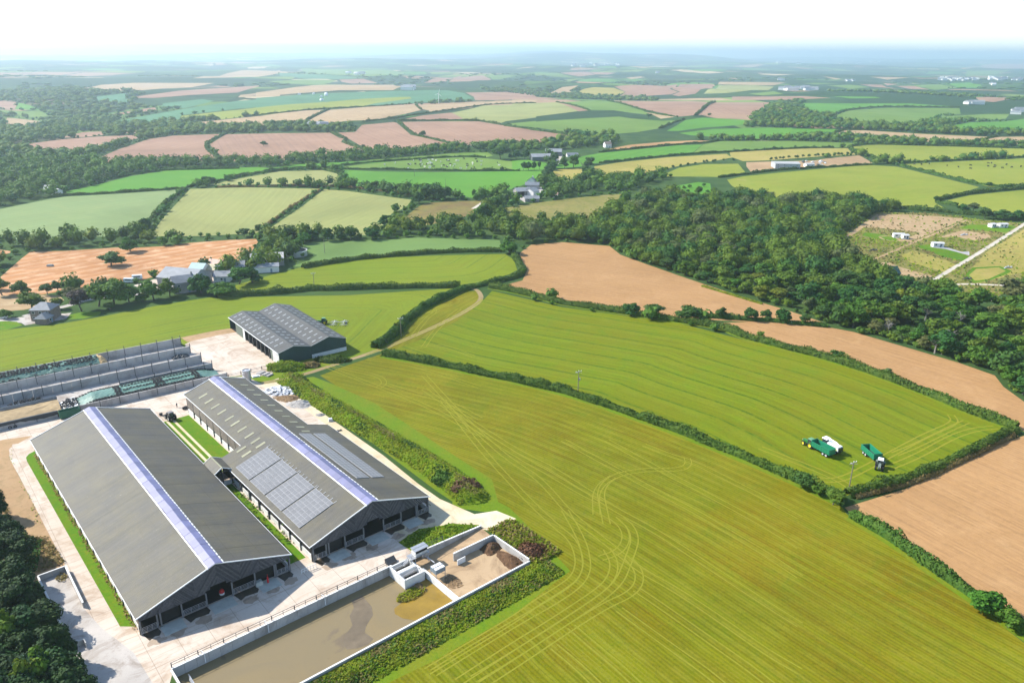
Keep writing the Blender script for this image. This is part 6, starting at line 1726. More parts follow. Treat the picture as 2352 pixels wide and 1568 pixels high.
heap(FC, 19.5, 25, 2.0, 10.5, lambda u, v: .5 + 1.4 * u, 'silage_sheet', SHEETW, 'crumpled white sheet at the open end of the bright green clamp', 'sheet', 9, 10, .22, 3)
heap(FC, -62, 20, .8, 13.0, lambda u, v: 1.5 + .35 * math.sin(math.pi * v), 'soil_heap', SOILF, 'brown earth filling the bay between sheeted walls at the left edge', 'soil', 50, 12, .07, 4)
def sheet_on_wall(y, x0, x1, label, side):
    mb = MB(); rg = np.random.default_rng(int(abs(y * 7)) + 3); n = 60
    xs = np.linspace(x0, x1, n)
    drop = [1.25 + .28 * math.sin(i * .6) + rg.normal(0, .1) for i in range(n)]
    for i in range(n - 1):
        for (ya, za, yb, zb) in ((y - side * .3, 2.28, y + side * .3, 2.3),):
            mb.add([(xs[i], ya, 2.27), (xs[i + 1], ya, 2.27), (xs[i + 1], yb, 2.29), (xs[i], yb, 2.29)], [(0, 1, 2, 3)])
        mb.add([(xs[i], y - side * .24, 2.27), (xs[i + 1], y - side * .24, 2.27), (xs[i + 1], y - side * .27, 2.27 - drop[i + 1]), (xs[i], y - side * .27, 2.27 - drop[i])], [(0, 1, 2, 3)])
        mb.add([(xs[i], y + side * .24, 2.29), (xs[i + 1], y + side * .24, 2.29), (xs[i + 1], y + side * 1.5, 1.75), (xs[i], y + side * 1.5, 1.75)], [(0, 1, 2, 3)])
    o = mb.build('silage_sheet', SHEETD, None, (FC.o[0], FC.o[1], 0), FC.rot, label=label, cat='sheet')
    return o
sheet_on_wall(0.3, -62, 18.6, 'ragged dark sheet hanging over the front wall at the left edge', 1)
sheet_on_wall(13.4, -62, 20, 'dark sheet lining the inner wall of the earth-filled bay', -1)

# tyres: one mesh, each tyre an object; rows hold the sheets down
def torus_mesh(Rm=.40, r=.15, n=10, k=5):
    v = []; f = []
    for i in range(n):
        a = 2 * math.pi * i / n
        for j in range(k):
            b = 2 * math.pi * j / k + .4; q = Rm + r * math.cos(b); v.append((q * math.cos(a), q * math.sin(a), r + r * .8 * math.sin(b)))
    for i in range(n):
        for j in range(k): f.append((i * k + j, ((i + 1) % n) * k + j, ((i + 1) % n) * k + (j + 1) % k, i * k + (j + 1) % k))
    return raw_mesh('tyre', v, f, [BLACKR])
TYRE = torus_mesh()
tr = np.random.default_rng(8)
spots_near, spots_far = [], []
def sit(x, y, zf, x0, x1, y0, y1): return zf((x - x0) / (x1 - x0), (y - y0) / (y1 - y0)) + .04
for row_y in (0.9, 1.6, 10.7): 
    for x in np.arange(24, 72.5, .95): spots_near.append((x, row_y + tr.normal(0, .1), sit(x, row_y, zB, 23, 73, .35, 11.3), 0))
for x0 in (37.5, 38.6, 50.5, 51.6, 52.7, 64, 65.1):
    for y in np.arange(2.2, 10.5, .95): spots_near.append((x0 + tr.normal(0, .12), y, sit(x0, y, zB, 23, 73, .35, 11.3), 0))
for y in (4.4, 7.6):
    for x in np.arange(40, 64, 1.1): spots_near.append((x, y + tr.normal(0, .12), sit(x, y, zB, 23, 73, .35, 11.3), 0))
for i in range(45): spots_near.append((tr.uniform(20, 26), tr.uniform(1.5, 10), 1.6 + tr.uniform(0, .3), 1))
for x in np.arange(-20, 38, 1.02):
    for y in (35.9, 36.6, 38.6, 39.5, 40.4, 41.3, 42.2): 
        if tr.uniform() < (.9 if y > 38 or y < 36 else .35): spots_far.append((x + tr.normal(0, .18), y + tr.normal(0, .22), sit(x, y, zA, -62, 38, 35.4, 46.9), 0))
def put_tyres(spots, group, label, lim):
    xy = [FC.xy(s[1], s[0]) for s in spots]
    for (x, y), s in list(zip(xy, spots))[:lim]:
        inst('tyre', TYRE, None, (x, y, s[2]), (tr.normal(0, .12 + s[3] * .4), tr.normal(0, .12 + s[3] * .4), tr.uniform(0, 6)), label=label, category='tyre', cat='tyre', group=group) if False else \
        tag(inst('tyre', TYRE, None, (x, y, s[2]), (tr.normal(0, .1 + s[3] * .4), tr.normal(0, .1 + s[3] * .4), tr.uniform(0, 6))), label, 'tyre', group)
    left = list(zip(xy, spots))[lim:]
    if left:
        tv = np.array([q.co[:] for q in TYRE.vertices]); tf = np.array([list(p.vertices) for p in TYRE.polygons])
        V = np.concatenate([tv + np.array([x, y, s[2]]) for (x, y), s in left]); F_ = np.concatenate([tf + i * len(tv) for i in range(len(left))])
        o = bpy.data.objects.new('tyres', raw_mesh('tyres', V, F_, [BLACKR])); link(o); o['kind'] = 'stuff'; o['label'] = label
put_tyres(spots_near, 'tyres on the bright green clamp', 'black tyre weighing down the bright green sheeted clamp', 290)
put_tyres(spots_far, 'tyres on the rear clamp', 'black tyre weighing down the long rear clamp', 0)
heap(FC, 36, 57, 23.4, 25.6, lambda u, v: .5 + .7 * math.sin(math.pi * v) + .12 * math.sin(u * 70), 'rolled_sheet', SHEETD, 'long dark roll of stacked tyres and sheet behind the middle clamp wall', 'sheet', 60, 7, .12, 6)
heap(FC, 29, 36, 23.3, 27, lambda u, v: .9 * math.sin(math.pi * u) * math.sin(math.pi * v) + .1, 'crumpled_sheet', SHEETG, 'crumpled dark green sheet lying behind the middle clamp wall', 'sheet', 12, 8, .2, 7)
heap(FC, 63, 69.5, 31, 34, lambda u, v: 1.1 * math.sin(math.pi * u) * math.sin(math.pi * v) + .1, 'crumpled_sheet', SHEETD, 'grey-blue crumpled sheet by the pale clamp wall end', 'sheet', 12, 8, .25, 8)
heap(FC, 62, 69, 12.8, 16, lambda u, v: .7 * math.sin(math.pi * u) * math.sin(math.pi * v) + .1, 'crumpled_sheet', SHEETG, 'folded green sheet at the end of the short clamp wall', 'sheet', 10, 8, .2, 9)
heap(FC, 57, 64, 13.0, 15, lambda u, v: .25, 'timber_stack', SILAGE, 'flat stack of pale boards on the floor of the empty bay', 'timber stack', 5, 4, .05, 10)
def tyre_pile(x0, x1, y0, y1, n, label):
    vs = []; tv = np.array([q.co[:] for q in TYRE.vertices]); tf = np.array([list(p.vertices) for p in TYRE.polygons]); g = np.random.default_rng(int(abs(x0) * 3) + 5)
    for i in range(n):
        a, b = g.normal(0, .7), g.normal(0, .7); rot = np.array((Matrix.Rotation(a, 3, 'X') @ Matrix.Rotation(b, 3, 'Y')))
        u = g.uniform(-1, 1); w = g.uniform(-1, 1)
        p = np.array([(x0 + x1) / 2 + u * (x1 - x0) / 2, (y0 + y1) / 2 + w * (y1 - y0) / 2, g.uniform(0, 1.7) * (1 - .6 * u * u - .4 * w * w)])
        vs.append(tv @ rot.T + p)
    o = bpy.data.objects.new('tyre_pile', raw_mesh('tyre_pile', np.concatenate(vs), np.concatenate([tf + i * len(tv) for i in range(n)]), [BLACKR])); link(o)
    o.location = (FC.o[0], FC.o[1], 0); o.rotation_euler = (0, 0, FC.rot); tag(o, label, 'tyre pile', kind='stuff')
tyre_pile(6, 16, 15, 20, 60, 'loose heap of tyres in front of the streaked wall at the left')
tyre_pile(-6, 4, 15, 19, 40, 'second loose heap of tyres nearer the left edge')
for x, z in ((4.6, .42), (6.1, .42), (-18, .5), (-14, .5)):
    q = FC.xy(-.35, x); tag(inst('tyre', TYRE, None, (q[0], q[1], z), (math.pi / 2, 0, FC.rot)), 'tyre leaning against the foot of the front wall at the left', 'tyre', 'tyres leaning on the front wall')
# green bin wagon parked against the clamp
def bin_wagon():
    q = FC.xy(-1.7, 19.6); b = empty('steel_bin', (q[0], q[1], 0), FC.rot, label='dark green open steel bin standing at the clamp corner behind the left shed', cat='bin')
    G = plain('bin_green', (.018, .115, .065), 0.45, 0, 0.15, 1)
    mb = MB().box(-.9, 5.2, -1.1, -1.02, .3, 2.6).box(-.9, 5.2, 1.02, 1.1, .3, 2.6).box(-.9, -.82, -1.02, 1.02, .3, 2.6).box(5.12, 5.2, -1.02, 1.02, .3, 2.6).box(-.82, 5.12, -1.02, 1.02, .3, .4)
    mb.build('side_panel', G, b)
    MB().box(-.95, 5.25, -1.16, -1.1, 2.45, 2.66).box(-.95, 5.25, 1.1, 1.16, 2.45, 2.66).build('rim', G, b)
    MB().box(-.6, 5, -.9, .9, 0, .3).build('skid', DARKST, b)
bin_wagon()

# ------------------------------------------------------------------ slurry store (frame FB1)
SLURRY = None
def slurry_mat():
    m, nt, b = new_mat('slurry')
    p = world_pos(nt)
    c = mix(nt, ramp(nt, noise(nt, p, 0.05, 4, .6, 1.5), .35, .65), (.215, .160, .078), (.190, .148, .080))
    c = mix(nt, ramp(nt, noise(nt, p, 0.028, 6, .6, 1.6), .585, .62, 0, .6), c, (.125, .095, .068))
    c = mix(nt, ramp(nt, noise(nt, p, 0.6, 6, .7), .6, .75, 0, .35), c, (.10, .08, .05))
    nt.links.new(c, b.inputs['Base Color']); b.inputs['Roughness'].default_value = .16; b.inputs['Specular IOR Level'].default_value = .3
    bump(nt, b, noise(nt, p, .8, 4), .15, .03)
    return m
lx = lambda p: FB1.inv(*p)
store = lambda name, mb, mat, **kw: mb.build(name, mat, None, (FB1.o[0], FB1.o[1], 0), FB1.rot, **kw)
mb = MB().add([(-16.5, -40, LAG_Z), (41.5, -40, LAG_Z), (41.5, -14, LAG_Z), (-16.5, -14, LAG_Z)], [(0, 1, 2, 3)])
mb.add([(-60, -64, LAG_Z), (-16.5, -64, LAG_Z), (-16.5, -14, LAG_Z), (-60, -14, LAG_Z)], [(0, 1, 2, 3)])
store('slurry', mb, slurry_mat(), kind='structure')
CRUST = plain('slurry_crust', (.150, .115, .074), .55, 0, .25, .5, .3)
cp_ = survey('d', [(690, 700), (770, 790), (780, 860), (720, 960), (710, 1010), (785, 1060), (740, 1110), (650, 1140), (560, 1150), (530, 1090), (545, 1030), (610, 950), (585, 870), (620, 800), (600, 740)], LAG_Z)
store('slurry_crust', MB().prism([(lambda q: (q[1], q[0]))(FB1.inv(*p)) for p in cp_], 2, LAG_Z, LAG_Z + .02), CRUST, kind='structure')
FRESH = plain('fresh_slurry', (.255, .160, .018), .3, 0, .2, .3, .4)
fr = [(40.8, -19.8), (40.8, -33.8), (36.5, -33.9), (33.5, -33), (30.6, -31.2), (29.0, -29.0), (28.5, -26.8), (29.2, -25.2), (31.5, -24.6), (34.2, -24.2), (36.8, -22.6), (37.8, -21.4), (40.3, -21.4)]
store('slurry', MB().prism(fr, 2, LAG_Z, LAG_Z + .03), FRESH, kind='structure')
mb = MB().add([(41.2, -35, MAN_Z), (64, -35, MAN_Z), (64, -13, MAN_Z), (40.4, -13, MAN_Z), (40.4, -19.2, MAN_Z), (41.2, -19.2, MAN_Z)], [(0, 1, 2, 3, 4, 5)])
MUCKF = concrete_mat('muck_floor', (.36, .25, .145), (.42, .30, .18), (.16, .10, .055), .8)
store('muck_floor', mb, MUCKF, kind='structure')
mb = MB().add([(62.5, -15, .02), (66, -20, .02), (61.5, -20.6, .02), (49, -20.6, MAN_Z + .01), (46, -15, MAN_Z + .01)], [(0, 1, 2, 3, 4)])
store('ramp', mb, MUCKF, kind='structure')

def store_wall(p0, p1, zb, zt, th, label, step=2.4, zt1=None, mat=None, cap=True, name='store_wall'):
    """panel wall between two (side, along) points"""
    b = frame_root(name, FB1, label, 'wall')
    p0 = np.array(p0, float); p1 = np.array(p1, float); L = np.linalg.norm(p1 - p0); d = (p1 - p0) / L; ang_ = math.atan2(d[1], d[0])
    n = max(1, round(L / step)); w = L / n; zt1 = zt if zt1 is None else zt1
    for i in range(n):
        h0 = zt + (zt1 - zt) * i / n; h1 = zt + (zt1 - zt) * (i + 1) / n
        c = p0 + d * (i + .5) * w
        t = th / 2 + .012 * (i % 2)
        key = ('sw', round(w, 3), zb, round(h0, 2), round(h1, 2), t)
        if key not in MATS:
            MATS[key] = MB().prism([(-w / 2 + .025, zb), (w / 2 - .025, zb), (w / 2 - .025, h1), (-w / 2 + .025, h0)], 1, -t, t).mesh('panel', mat or PALEC)
        inst('panel', MATS[key], b, (c[0], c[1], 0), (0, 0, ang_))
    if cap:
        q = MB(); e = np.array([-d[1], d[0]]) * (th / 2 + .05)
        q.hexa([(*(p0 - e), zt), (*(p1 - e), zt1), (*(p1 + e), zt1), (*(p0 + e), zt)], [(*(p0 - e), zt + .07), (*(p1 - e), zt1 + .07), (*(p1 + e), zt1 + .07), (*(p0 + e), zt + .07)])
        q.build('coping', CONCW, b)
    return b
store_wall((-15.4, -14.3), (35.6, -14.3), LAG_Z - .3, .7, .3, 'yard-side wall of the slurry store, under the railing')
store_wall((-34, -34.2), (62.0, -34.2), LAG_Z - .3, .7, .3, 'long outer wall of the slurry store beside the rough grass bank')
store_wall((-15.5, -14.6), (-15.5, -34), LAG_Z - .3, .7, .3, 'short end wall of the slurry store at the bottom edge of the picture')
store_wall((41.2, -19.0), (41.2, -33.9), LAG_Z - .3, -.2, .5, 'low white dividing wall between slurry and muck store', mat=CONCW)
store_wall((44, -14.8), (62.5, -14.8), MAN_Z - .2, 1.3, .3, 'tapering concrete retaining wall beside the grass triangle', zt1=.5)
store_wall((49.2, -20.6), (61.5, -20.8), MAN_Z - .2, 1.2, .3, 'tall stained back wall of the muck store')
store_wall((61.7, -20.9), (61.9, -34.0), MAN_Z - .2, 1.1, .3, 'end wall of the muck store, splashed white and brown')
MB().box(48.9, 51.3, -22.7, -22.5, MAN_Z, .55).build('loose_panel', CONCW, None, (FB1.o[0], FB1.o[1], 0), FB1.rot, label='loose white concrete panel standing at the open end of the muck store wall', cat='panel')
def railing(p0, p1, z, label, step=2.6, h=1.15):
    b = frame_root('railing', FB1, label, 'railing')
    p0 = np.array(p0, float); p1 = np.array(p1, float); L = np.linalg.norm(p1 - p0); n = round(L / step)
    big = MB().box(-.08, .08, -.08, .08, 0, h).mesh('post', DARKST); thin_ = MB().box(-.04, .04, -.04, .04, 0, h).mesh('post', DARKST)
    for i in range(n + 1):
        c = p0 + (p1 - p0) * i / n; inst('post', big if i % 2 == 0 else thin_, b, (c[0], c[1], z))
    rm = MB()
    for hh in (h - .03, h * .5): rm.bar((*p0, z + hh), (*p1, z + hh), .07)
    rm.build('rail', DARKST, b); return b
railing((-15.2, -14.0), (34.5, -14.0), .75, 'dark post and rail fence along the slurry store wall')
railing((44, -14.5), (50.5, -14.5), 1.3, 'short galvanised railing on the retaining wall by the separator')
for i, x in enumerate((-9.2, 4.3, 17.7)):
    mb = MB(); mb.tube((x, -13.6, .3), (x, -13.6, 1.1), .1); mb.tube((x, -13.6, 1.1), (x + .2, -14.6, 1.0), .1); mb.tube((x + .2, -14.6, 1.0), (x + .2, -14.75, -1.2), .1)
    store('slurry_pipe', mb, WPLAS, label=('white slurry pipe over the wall nearest the picture corner', 'white slurry pipe halfway along the railed wall', 'white slurry pipe nearest the separator')[i], cat='pipe')
# reception pit
b = frame_root('reception_pit', FB1, 'white concrete reception pit with two open chambers jutting into the slurry', 'pit')
for (x0, x1, y0, y1) in ((34.8, 35.2, -21.2, -14.5), (40.0, 40.4, -21.2, -14.5), (35.2, 40.0, -21.2, -20.8), (35.2, 40.0, -14.8, -14.5), (35.2, 40.0, -18.3, -17.2)):
    MB().box(x0, x1, y0, y1, LAG_Z - .3, .75).build('wall', CONCW, b)
MB().box(35.2, 40, -20.8, -14.8, -.9, -.85).build('pit_floor', WET_SHADE, b)
gr = MB()
for y in (-16, -19.5): gr.bar((35, y, .8), (40.2, y, .8), .12); 
gr.bar((35, -17.6, .8), (35, -21.4, .85), .14); gr.build('grating_bar', STEEL, b)
MB().box(35.4, 39.8, -18.2, -17.3, .75, .82).build('cover', CONCW, b)
# separator on its platform
b = frame_root('slurry_separator', FB1, 'grey slurry separator housing on a railed steel platform', 'separator')
for x in (40.9, 44.6):
    for y in (-16.6, -14.9): MB().bar((x, y, MAN_Z), (x, y, 1.7), .18).build('leg', STEEL, b)
MB().box(39.6, 44.9, -16.9, -14.6, 1.6, 1.72).build('platform', STEEL, b)
MB().box(41.0, 44.4, -16.6, -14.8, 1.75, 3.3).build('housing', CONCW, b)
MB().box(40.8, 44.7, -16.8, -15.7, 3.32, 3.42).box(40.8, 44.7, -15.6, -14.6, 3.32, 3.44).build('lid', STEEL, b)
MB().box(41.2, 44.2, -15.72, -15.58, 3.3, 3.4).box(41.1, 44.3, -16.66, -16.6, 2.6, 3.2).build('opening', DARKIN, b)
rl = MB()
for z in (2.2, 2.75):
    rl.bar((39.6, -16.9, z), (44.9, -16.9, z), .06); rl.bar((39.6, -16.9, z), (39.6, -14.6, z), .06); rl.bar((44.9, -16.9, z), (44.9, -14.6, z), .06)
for x in (39.6, 41.4, 43.2, 44.9): rl.bar((x, -16.9, 1.7), (x, -16.9, 2.75), .06)
rl.build('handrail', STEEL, b)
st = MB()
for i in range(7): st.box(38.0 + i * .28, 38.3 + i * .28, -15.9, -14.9, .2 + i * .22, .26 + i * .22)
st.build('stair', STEEL, b)
MB().tube((43.5, -17, 1.2), (43.9, -20.2, .9), .14).build('outlet_pipe', STEEL, b)
# hopper on the dividing wall
b = frame_root('hopper', FB1, 'blue-grey steel hopper on legs over the dividing wall', 'hopper')
HOP = plain('hopper_steel', (.20, .24, .27), .5, .2)
MB().box(41.4, 44.2, -24.3, -22.0, .9, 2.0).build('bin', HOP, b)
MB().tapered(41.6, 44.0, -24.1, -22.2, .9, .9, 0, 0).hexa([(42.4, -23.5, .3), (43.2, -23.5, .3), (43.2, -22.8, .3), (42.4, -22.8, .3)], [(41.5, -24.2, .9), (44.1, -24.2, .9), (44.1, -22.1, .9), (41.5, -22.1, .9)]).build('chute', HOP, b)
lid = MB()
for x0 in (41.5, 42.9): 
    for y0 in (-24.2, -23.1): lid.box(x0, x0 + 1.2, y0, y0 + 1.0, 2.0, 2.05)
lid.build('lid', CONCW, b)
lb = MB().bar((41.3, -23.15, 2.1), (44.3, -23.15, 2.1), .1); lb.bar((42.75, -24.4, 2.1), (42.75, -21.9, 2.1), .1); lb.build('lid_bar', STEEL, b)
for x in (41.5, 44.1):
    for y in (-24.2, -22.1): MB().bar((x, y, MAN_Z if x > 42 else -.2), (x, y, 1.0), .12).build('leg', STEEL, b)
# muck heaps and floating weeds
MUCK = plain('muck', (.115, .062, .032), .95, 0, .4, 1.4)
MUCKL = plain('dry_muck', (.21, .135, .07), .95, 0, .35, 1.2)
def mound(F, cx, cy, rx, ry, h, z0, name, mat, label, cat, seed=1, kind=None):
    rg = np.random.default_rng(seed); mb = MB(); n, k = 28, 9; v = [(cx, cy, z0 + h)]
    for j in range(1, k + 1):
        for i in range(n):
            a = 2 * math.pi * i / n; q = j / k * (1 + .12 * math.sin(3 * a + seed) + rg.normal(0, .03))
            v.append((cx + rx * q * math.cos(a), cy + ry * q * math.sin(a), z0 + (h * (.5 + .5 * math.cos(math.pi * min(1, j / k))) + rg.normal(0, .07) * (j < k)) * (j < k) - .02 * (j == k)))
    f = [(0, 1 + i, 1 + (i + 1) % n) for i in range(n)]
    for j in range(k - 1): f += [(1 + j * n + i, 1 + (j + 1) * n + i, 1 + (j + 1) * n + (i + 1) % n, 1 + j * n + (i + 1) % n) for i in range(n)]
    mb.add(v, f)
    return mb.build(name, mat, None, (F.o[0], F.o[1], 0), F.rot, label=label, cat=cat, kind=kind)
mound(FB1, 59.6, -22.6, 3.4, 2.6, 1.5, MAN_Z, 'muck_heap', MUCK, 'dark brown muck heap in the far corner of the muck store', 'muck heap', 2)
mound(FB1, 60.0, -29.5, 2.6, 4.4, 1.1, MAN_Z, 'muck_heap', MUCK, 'brown muck heap along the end wall of the muck store', 'muck heap', 3)
mound(FB1, 44.5, -27.0, 2.2, 3.0, .35, MAN_Z, 'muck_heap', MUCKL, 'low grey-brown heap under the hopper', 'muck heap', 4)
mound(FB1, 37.6, -22.6, 1.7, 2.2, .7, LAG_Z, 'muck_heap', MUCKL, 'pale muck cone below the reception pit', 'muck heap', 5)
def clump(name, centres, size, mat, label=None, cat=None, kind=None, seed=0, jit=.6, asp=.8):
    rg = np.random.default_rng(seed); c = np.asarray(centres, float); n = len(c)
    v, f = cards(c, np.column_stack([rg.normal(-.25, .35, (n, 1)), rg.normal(0, .35, (n, 1)), np.ones(n)]), size * rg.uniform(.6, 1.4, n), rg, asp, jit)
    o = bpy.data.objects.new(name, geo_mesh(name, v, f, np.zeros((0, 3), int), mat)); link(o)
    return tag(o, label, cat, kind=kind)
g = np.random.default_rng(4)
def ring_pts(F, cx, cy, rx, ry, n, z0, z1):
    a = g.uniform(0, 2 * math.pi, n); q = np.sqrt(g.uniform(0, 1, n)); x = cx + rx * q * np.cos(a); y = cy + ry * q * np.sin(a)
    P = np.array([F.xy(yy, xx) for xx, yy in zip(x, y)]); return np.column_stack([P, g.uniform(z0, z1, n)])
clump('floating_weeds', ring_pts(FB1, 34.8, -23.6, 3.8, 1.7, 700, LAG_Z, LAG_Z + .55), .3, GRASSL, 'green weed raft floating beside the reception pit', kind='stuff', seed=1)
clump('floating_weeds', ring_pts(FB1, 34.8, -23.6, 3.8, 1.8, 400, LAG_Z, LAG_Z + .5), .25, GRASSB, 'dry weed raft floating beside the reception pit', kind='stuff', seed=2)

# ------------------------------------------------------------------ concrete pad with low walls at the lower left
b1w = [((-29.2, 34.1), (-23.5, 34.1), 'far end wall of the empty concrete pad at the lower left', 1.4), ((-23.5, 34.1), (-23.7, 17.3), 'right wall of the empty concrete pad, casting a shadow on the path', 1.4), ((-29.2, 34.1), (-28.9, 6.6), 'left wall of the empty concrete pad against the dark trees', 1.3)]
for p0, p1, lb, h in b1w: store_wall(p0, p1, -.1, h, .25, lb, 2.4, name='pad_wall')
mb = MB().box(-28.9, -26.3, 5.2, 5.4, 0, 1.2).box(-26.5, -26.3, 3.8, 5.2, 0, 1.2); store('pad_wall', mb, CONC, label='short broken corner wall at the near end of the concrete pad', cat='wall')
clump('dead_stalks', ring_pts(FB1, -25, 31.8, 1.2, 1.6, 120, 0, .5), .35, GRASSB, 'dry plant litter in the corner of the concrete pad', kind='stuff', seed=3)
mb = MB()
for i in range(6): mb.box(-13.6 + .02 * i, -13.5 + .02 * i, -22 - i * .001, -19, .2 + i * .22, .3 + i * .22)
mb.bar((-13.5, -19, 0), (-13.5, -19, 1.6), .12); mb.bar((-13.5, -22, 0), (-13.5, -22, 1.6), .12)
store('field_gate', mb, STEEL, label='steel gate at the bottom edge of the picture by the slurry store corner', cat='gate')

# ------------------------------------------------------------------ grass bank, rough verges, rubble
def strip_pts(F, x0, x1, y0, y1, n, zf):
    x = g.uniform(x0, x1, n); y = g.uniform(y0, y1, n); P = np.array([F.xy(yy, xx) for xx, yy in zip(x, y)])
    return np.column_stack([P, [zf(a, b) for a, b in zip(x, y)]])
# bank beside the front mown field
bl = smooth_line(survey('b', [(740, 150), (900, 260), (1200, 440), (1500, 620), (1800, 790), (2000, 920), (2200, 1060), (2320, 1180)]), 2)
seg = np.linalg.norm(np.diff(bl, axis=0), axis=1); cum = np.concatenate([[0], np.cumsum(seg)]); BL = cum[-1]
bt = np.gradient(bl, axis=0); bt /= np.linalg.norm(bt, axis=1)[:, None]; bn = np.stack([-bt[:, 1], bt[:, 0]], 1)
prof = [(-5.2, -.05), (-3.6, .9), (-1.6, 2.0), (0, 2.3), (1.4, 1.9), (3.2, .7), (4.6, -.05)]
V = []; 
for p, n_ in zip(bl, bn):
    ta = min(1, len(V) / len(prof) / 5, (len(bl) - 1 - len(V) / len(prof)) / 5)
    for o_, z_ in prof: V.append((*(p + n_ * o_), z_ * max(0, ta) - .03 + (0 if z_ < 0 else g.normal(0, .12) * ta)))
k7 = len(prof); Fq = np.array([[i * k7 + j, (i + 1) * k7 + j, (i + 1) * k7 + j + 1, i * k7 + j + 1] for i in range(len(bl) - 1) for j in range(k7 - 1)])
me = raw_mesh('grass_bank', V, Fq, [MATS['verge']], smooth=True); o = bpy.data.objects.new('grass_bank', me); link(o); o['kind'] = 'structure'
for an in ('row', 'along'): me.attributes.new(an, 'FLOAT', 'POINT')
def bank_pts(n, sel=None):
    t = g.uniform(0, BL, n); i = np.clip(np.searchsorted(cum, t) - 1, 0, len(seg) - 1); f = ((t - cum[i]) / seg[i])[:, None]
    p = bl[i] * (1 - f) + bl[i + 1] * f; off = g.uniform(-5.2, 4.8, n)
    z = np.interp(off, [q[0] for q in prof], [q[1] for q in prof])
    return np.column_stack([p + bn[i] * off[:, None], z + g.uniform(-.05, .22, n)]), off, t
c, off, t = bank_pts(12000)
patch = np.sin(t * .31) + np.sin(t * .13 + off * .8) + g.normal(0, .5, len(t))
clump('rough_grass', c[patch > -1.1], .45, GRASSL, 'rough green grass over the bank beside the front field', kind='stuff', seed=4)
clump('rough_grass', c[patch <= -1.1], .45, HEDGEL, 'dark weeds over the bank beside the front field', kind='stuff', seed=5)
clump('dry_grass', c[(off > -1.2) & (off < 1.6) & (patch > .5)], .5, GRASSB, 'dry seeded grass along the crest of the bank', kind='stuff', seed=6)
# rough strip outside the slurry store
def wedge(x, y): return max(0, .4 - .12 * abs(y + 38)) + g.uniform(0, .28)
c = strip_pts(FB1, -34, 66, -42.5, -34.8, 15000, wedge); sdist = g.uniform(0, 1, len(c)); pt = np.sin(c[:, 0] * .5) + np.sin(c[:, 1] * .37 + c[:, 0] * .2) + g.normal(0, .7, len(c))
clump('rough_grass', c[pt > -.3], .42, GRASSL, 'rough grass and weeds on the bank outside the slurry store', kind='stuff', seed=7)
clump('weeds', c[(pt <= -.3) & (pt > -1.0)], .45, HEDGEL, 'dark weeds on the bank outside the slurry store', kind='stuff', seed=8)
clump('dry_grass', c[pt <= -1.0], .42, GRASSB, 'dry stalks on the bank outside the slurry store', kind='stuff', seed=9)
c = strip_pts(FB1, 62.8, 71, -36, -17, 2600, lambda x, y: g.uniform(0, .7)); q = g.uniform(0, 1, len(c))
clump('rough_grass', c[q < .6], .55, GRASSL, 'rough grass at the corner of the muck store', kind='stuff', seed=10)
clump('dry_grass', c[q >= .6], .55, GRASSB, 'dry grass at the corner of the muck store', kind='stuff', seed=11)
c = strip_pts(FB1, 45, 61, -14.0, -7.2, 1500, lambda x, y: g.uniform(0, .5)); c = c[in_poly(c[:, :2], FIELDS[[i for i, f in enumerate(FIELDS) if f[1] == 'verge'][-1]][2])] if False else c
def poly_pts(key, pts, n, h):
    w = survey(key, pts); P_ = g.uniform(w.min(0), w.max(0), (n * 4, 2)); P_ = P_[in_poly(P_, w)][:n]; return np.column_stack([P_, g.uniform(0, h, len(P_))])
clump('rough_grass', poly_pts('D', [(918, 1246), (960, 1217), (1040, 1204), (1100, 1205), (1040, 1236), (960, 1272)], 900, .5), .5, GRASSL, 'weedy grass triangle between yard and retaining wall', kind='stuff', seed=12)
clump('weeds', poly_pts('b', [(215, 1045), (300, 1030), (860, 1550), (700, 1560), (450, 1300)], 260, .7), .55, HEDGEL, 'nettles in the strip between the two sheds', kind='stuff', seed=13)
clump('dry_grass', poly_pts('w', [(0, 560), (120, 880), (250, 1000), (420, 1000), (590, 1240), (330, 1320), (200, 1250), (60, 900)], 2200, .5), .55, GRASSB, 'dry grass between path and dark trees at the left', kind='stuff', seed=14)
clump('weeds', poly_pts('w', [(150, 880), (260, 1000), (380, 1050), (330, 1310), (200, 1200)], 900, .8), .55, HEDGEL, 'green scrub at the edge of the dark trees at the left', kind='stuff', seed=15)
clump('weeds', poly_pts('w', [(60, 230), (110, 220), (140, 440), (300, 700), (380, 880), (330, 900), (200, 600)], 260, .4), .4, GRASSL, 'weeds along the left edge of the concrete path', kind='stuff', seed=16)
c = strip_pts(FB1, -17.6, -16.4, 2, 102, 800, lambda x, y: g.uniform(0, .35))
clump('dry_grass', c, .4, GRASSB, 'dry grass along the foot of the left shed wall', kind='stuff', seed=17)
def bush(key, x, y, w, d, h, mat, label, n=900, seed=0, leaf=.5):
    gx, gy = S1(key, x, y); a = g.uniform(0, 2 * math.pi, n); ph = np.arccos(g.uniform(-.1, 1, n)); r = g.uniform(.82, 1.05, n)
    lump = 1 + .15 * np.sin(a * 4 + seed) * np.sin(ph * 5)
    dv = np.stack([np.cos(a) * np.sin(ph), np.sin(a) * np.sin(ph), np.cos(ph)], 1)
    p = np.column_stack([gx + dv[:, 0] * w / 2 * r * lump, gy + dv[:, 1] * d / 2 * r * lump, np.maximum(.05, dv[:, 2] * h * r * lump)])
    v, f = cards(p, dv, leaf * g.uniform(.6, 1.4, n), np.random.default_rng(seed), .8, .5)
    iv, fi = ico(2); tv = iv * np.array([w * .43, d * .43, h * .85]) + np.array([gx, gy, 0])
    o = bpy.data.objects.new('bush', geo_mesh('bush', np.concatenate([v, tv]), f, fi + len(v), mat)); link(o)
    return tag(o, label, 'bush')
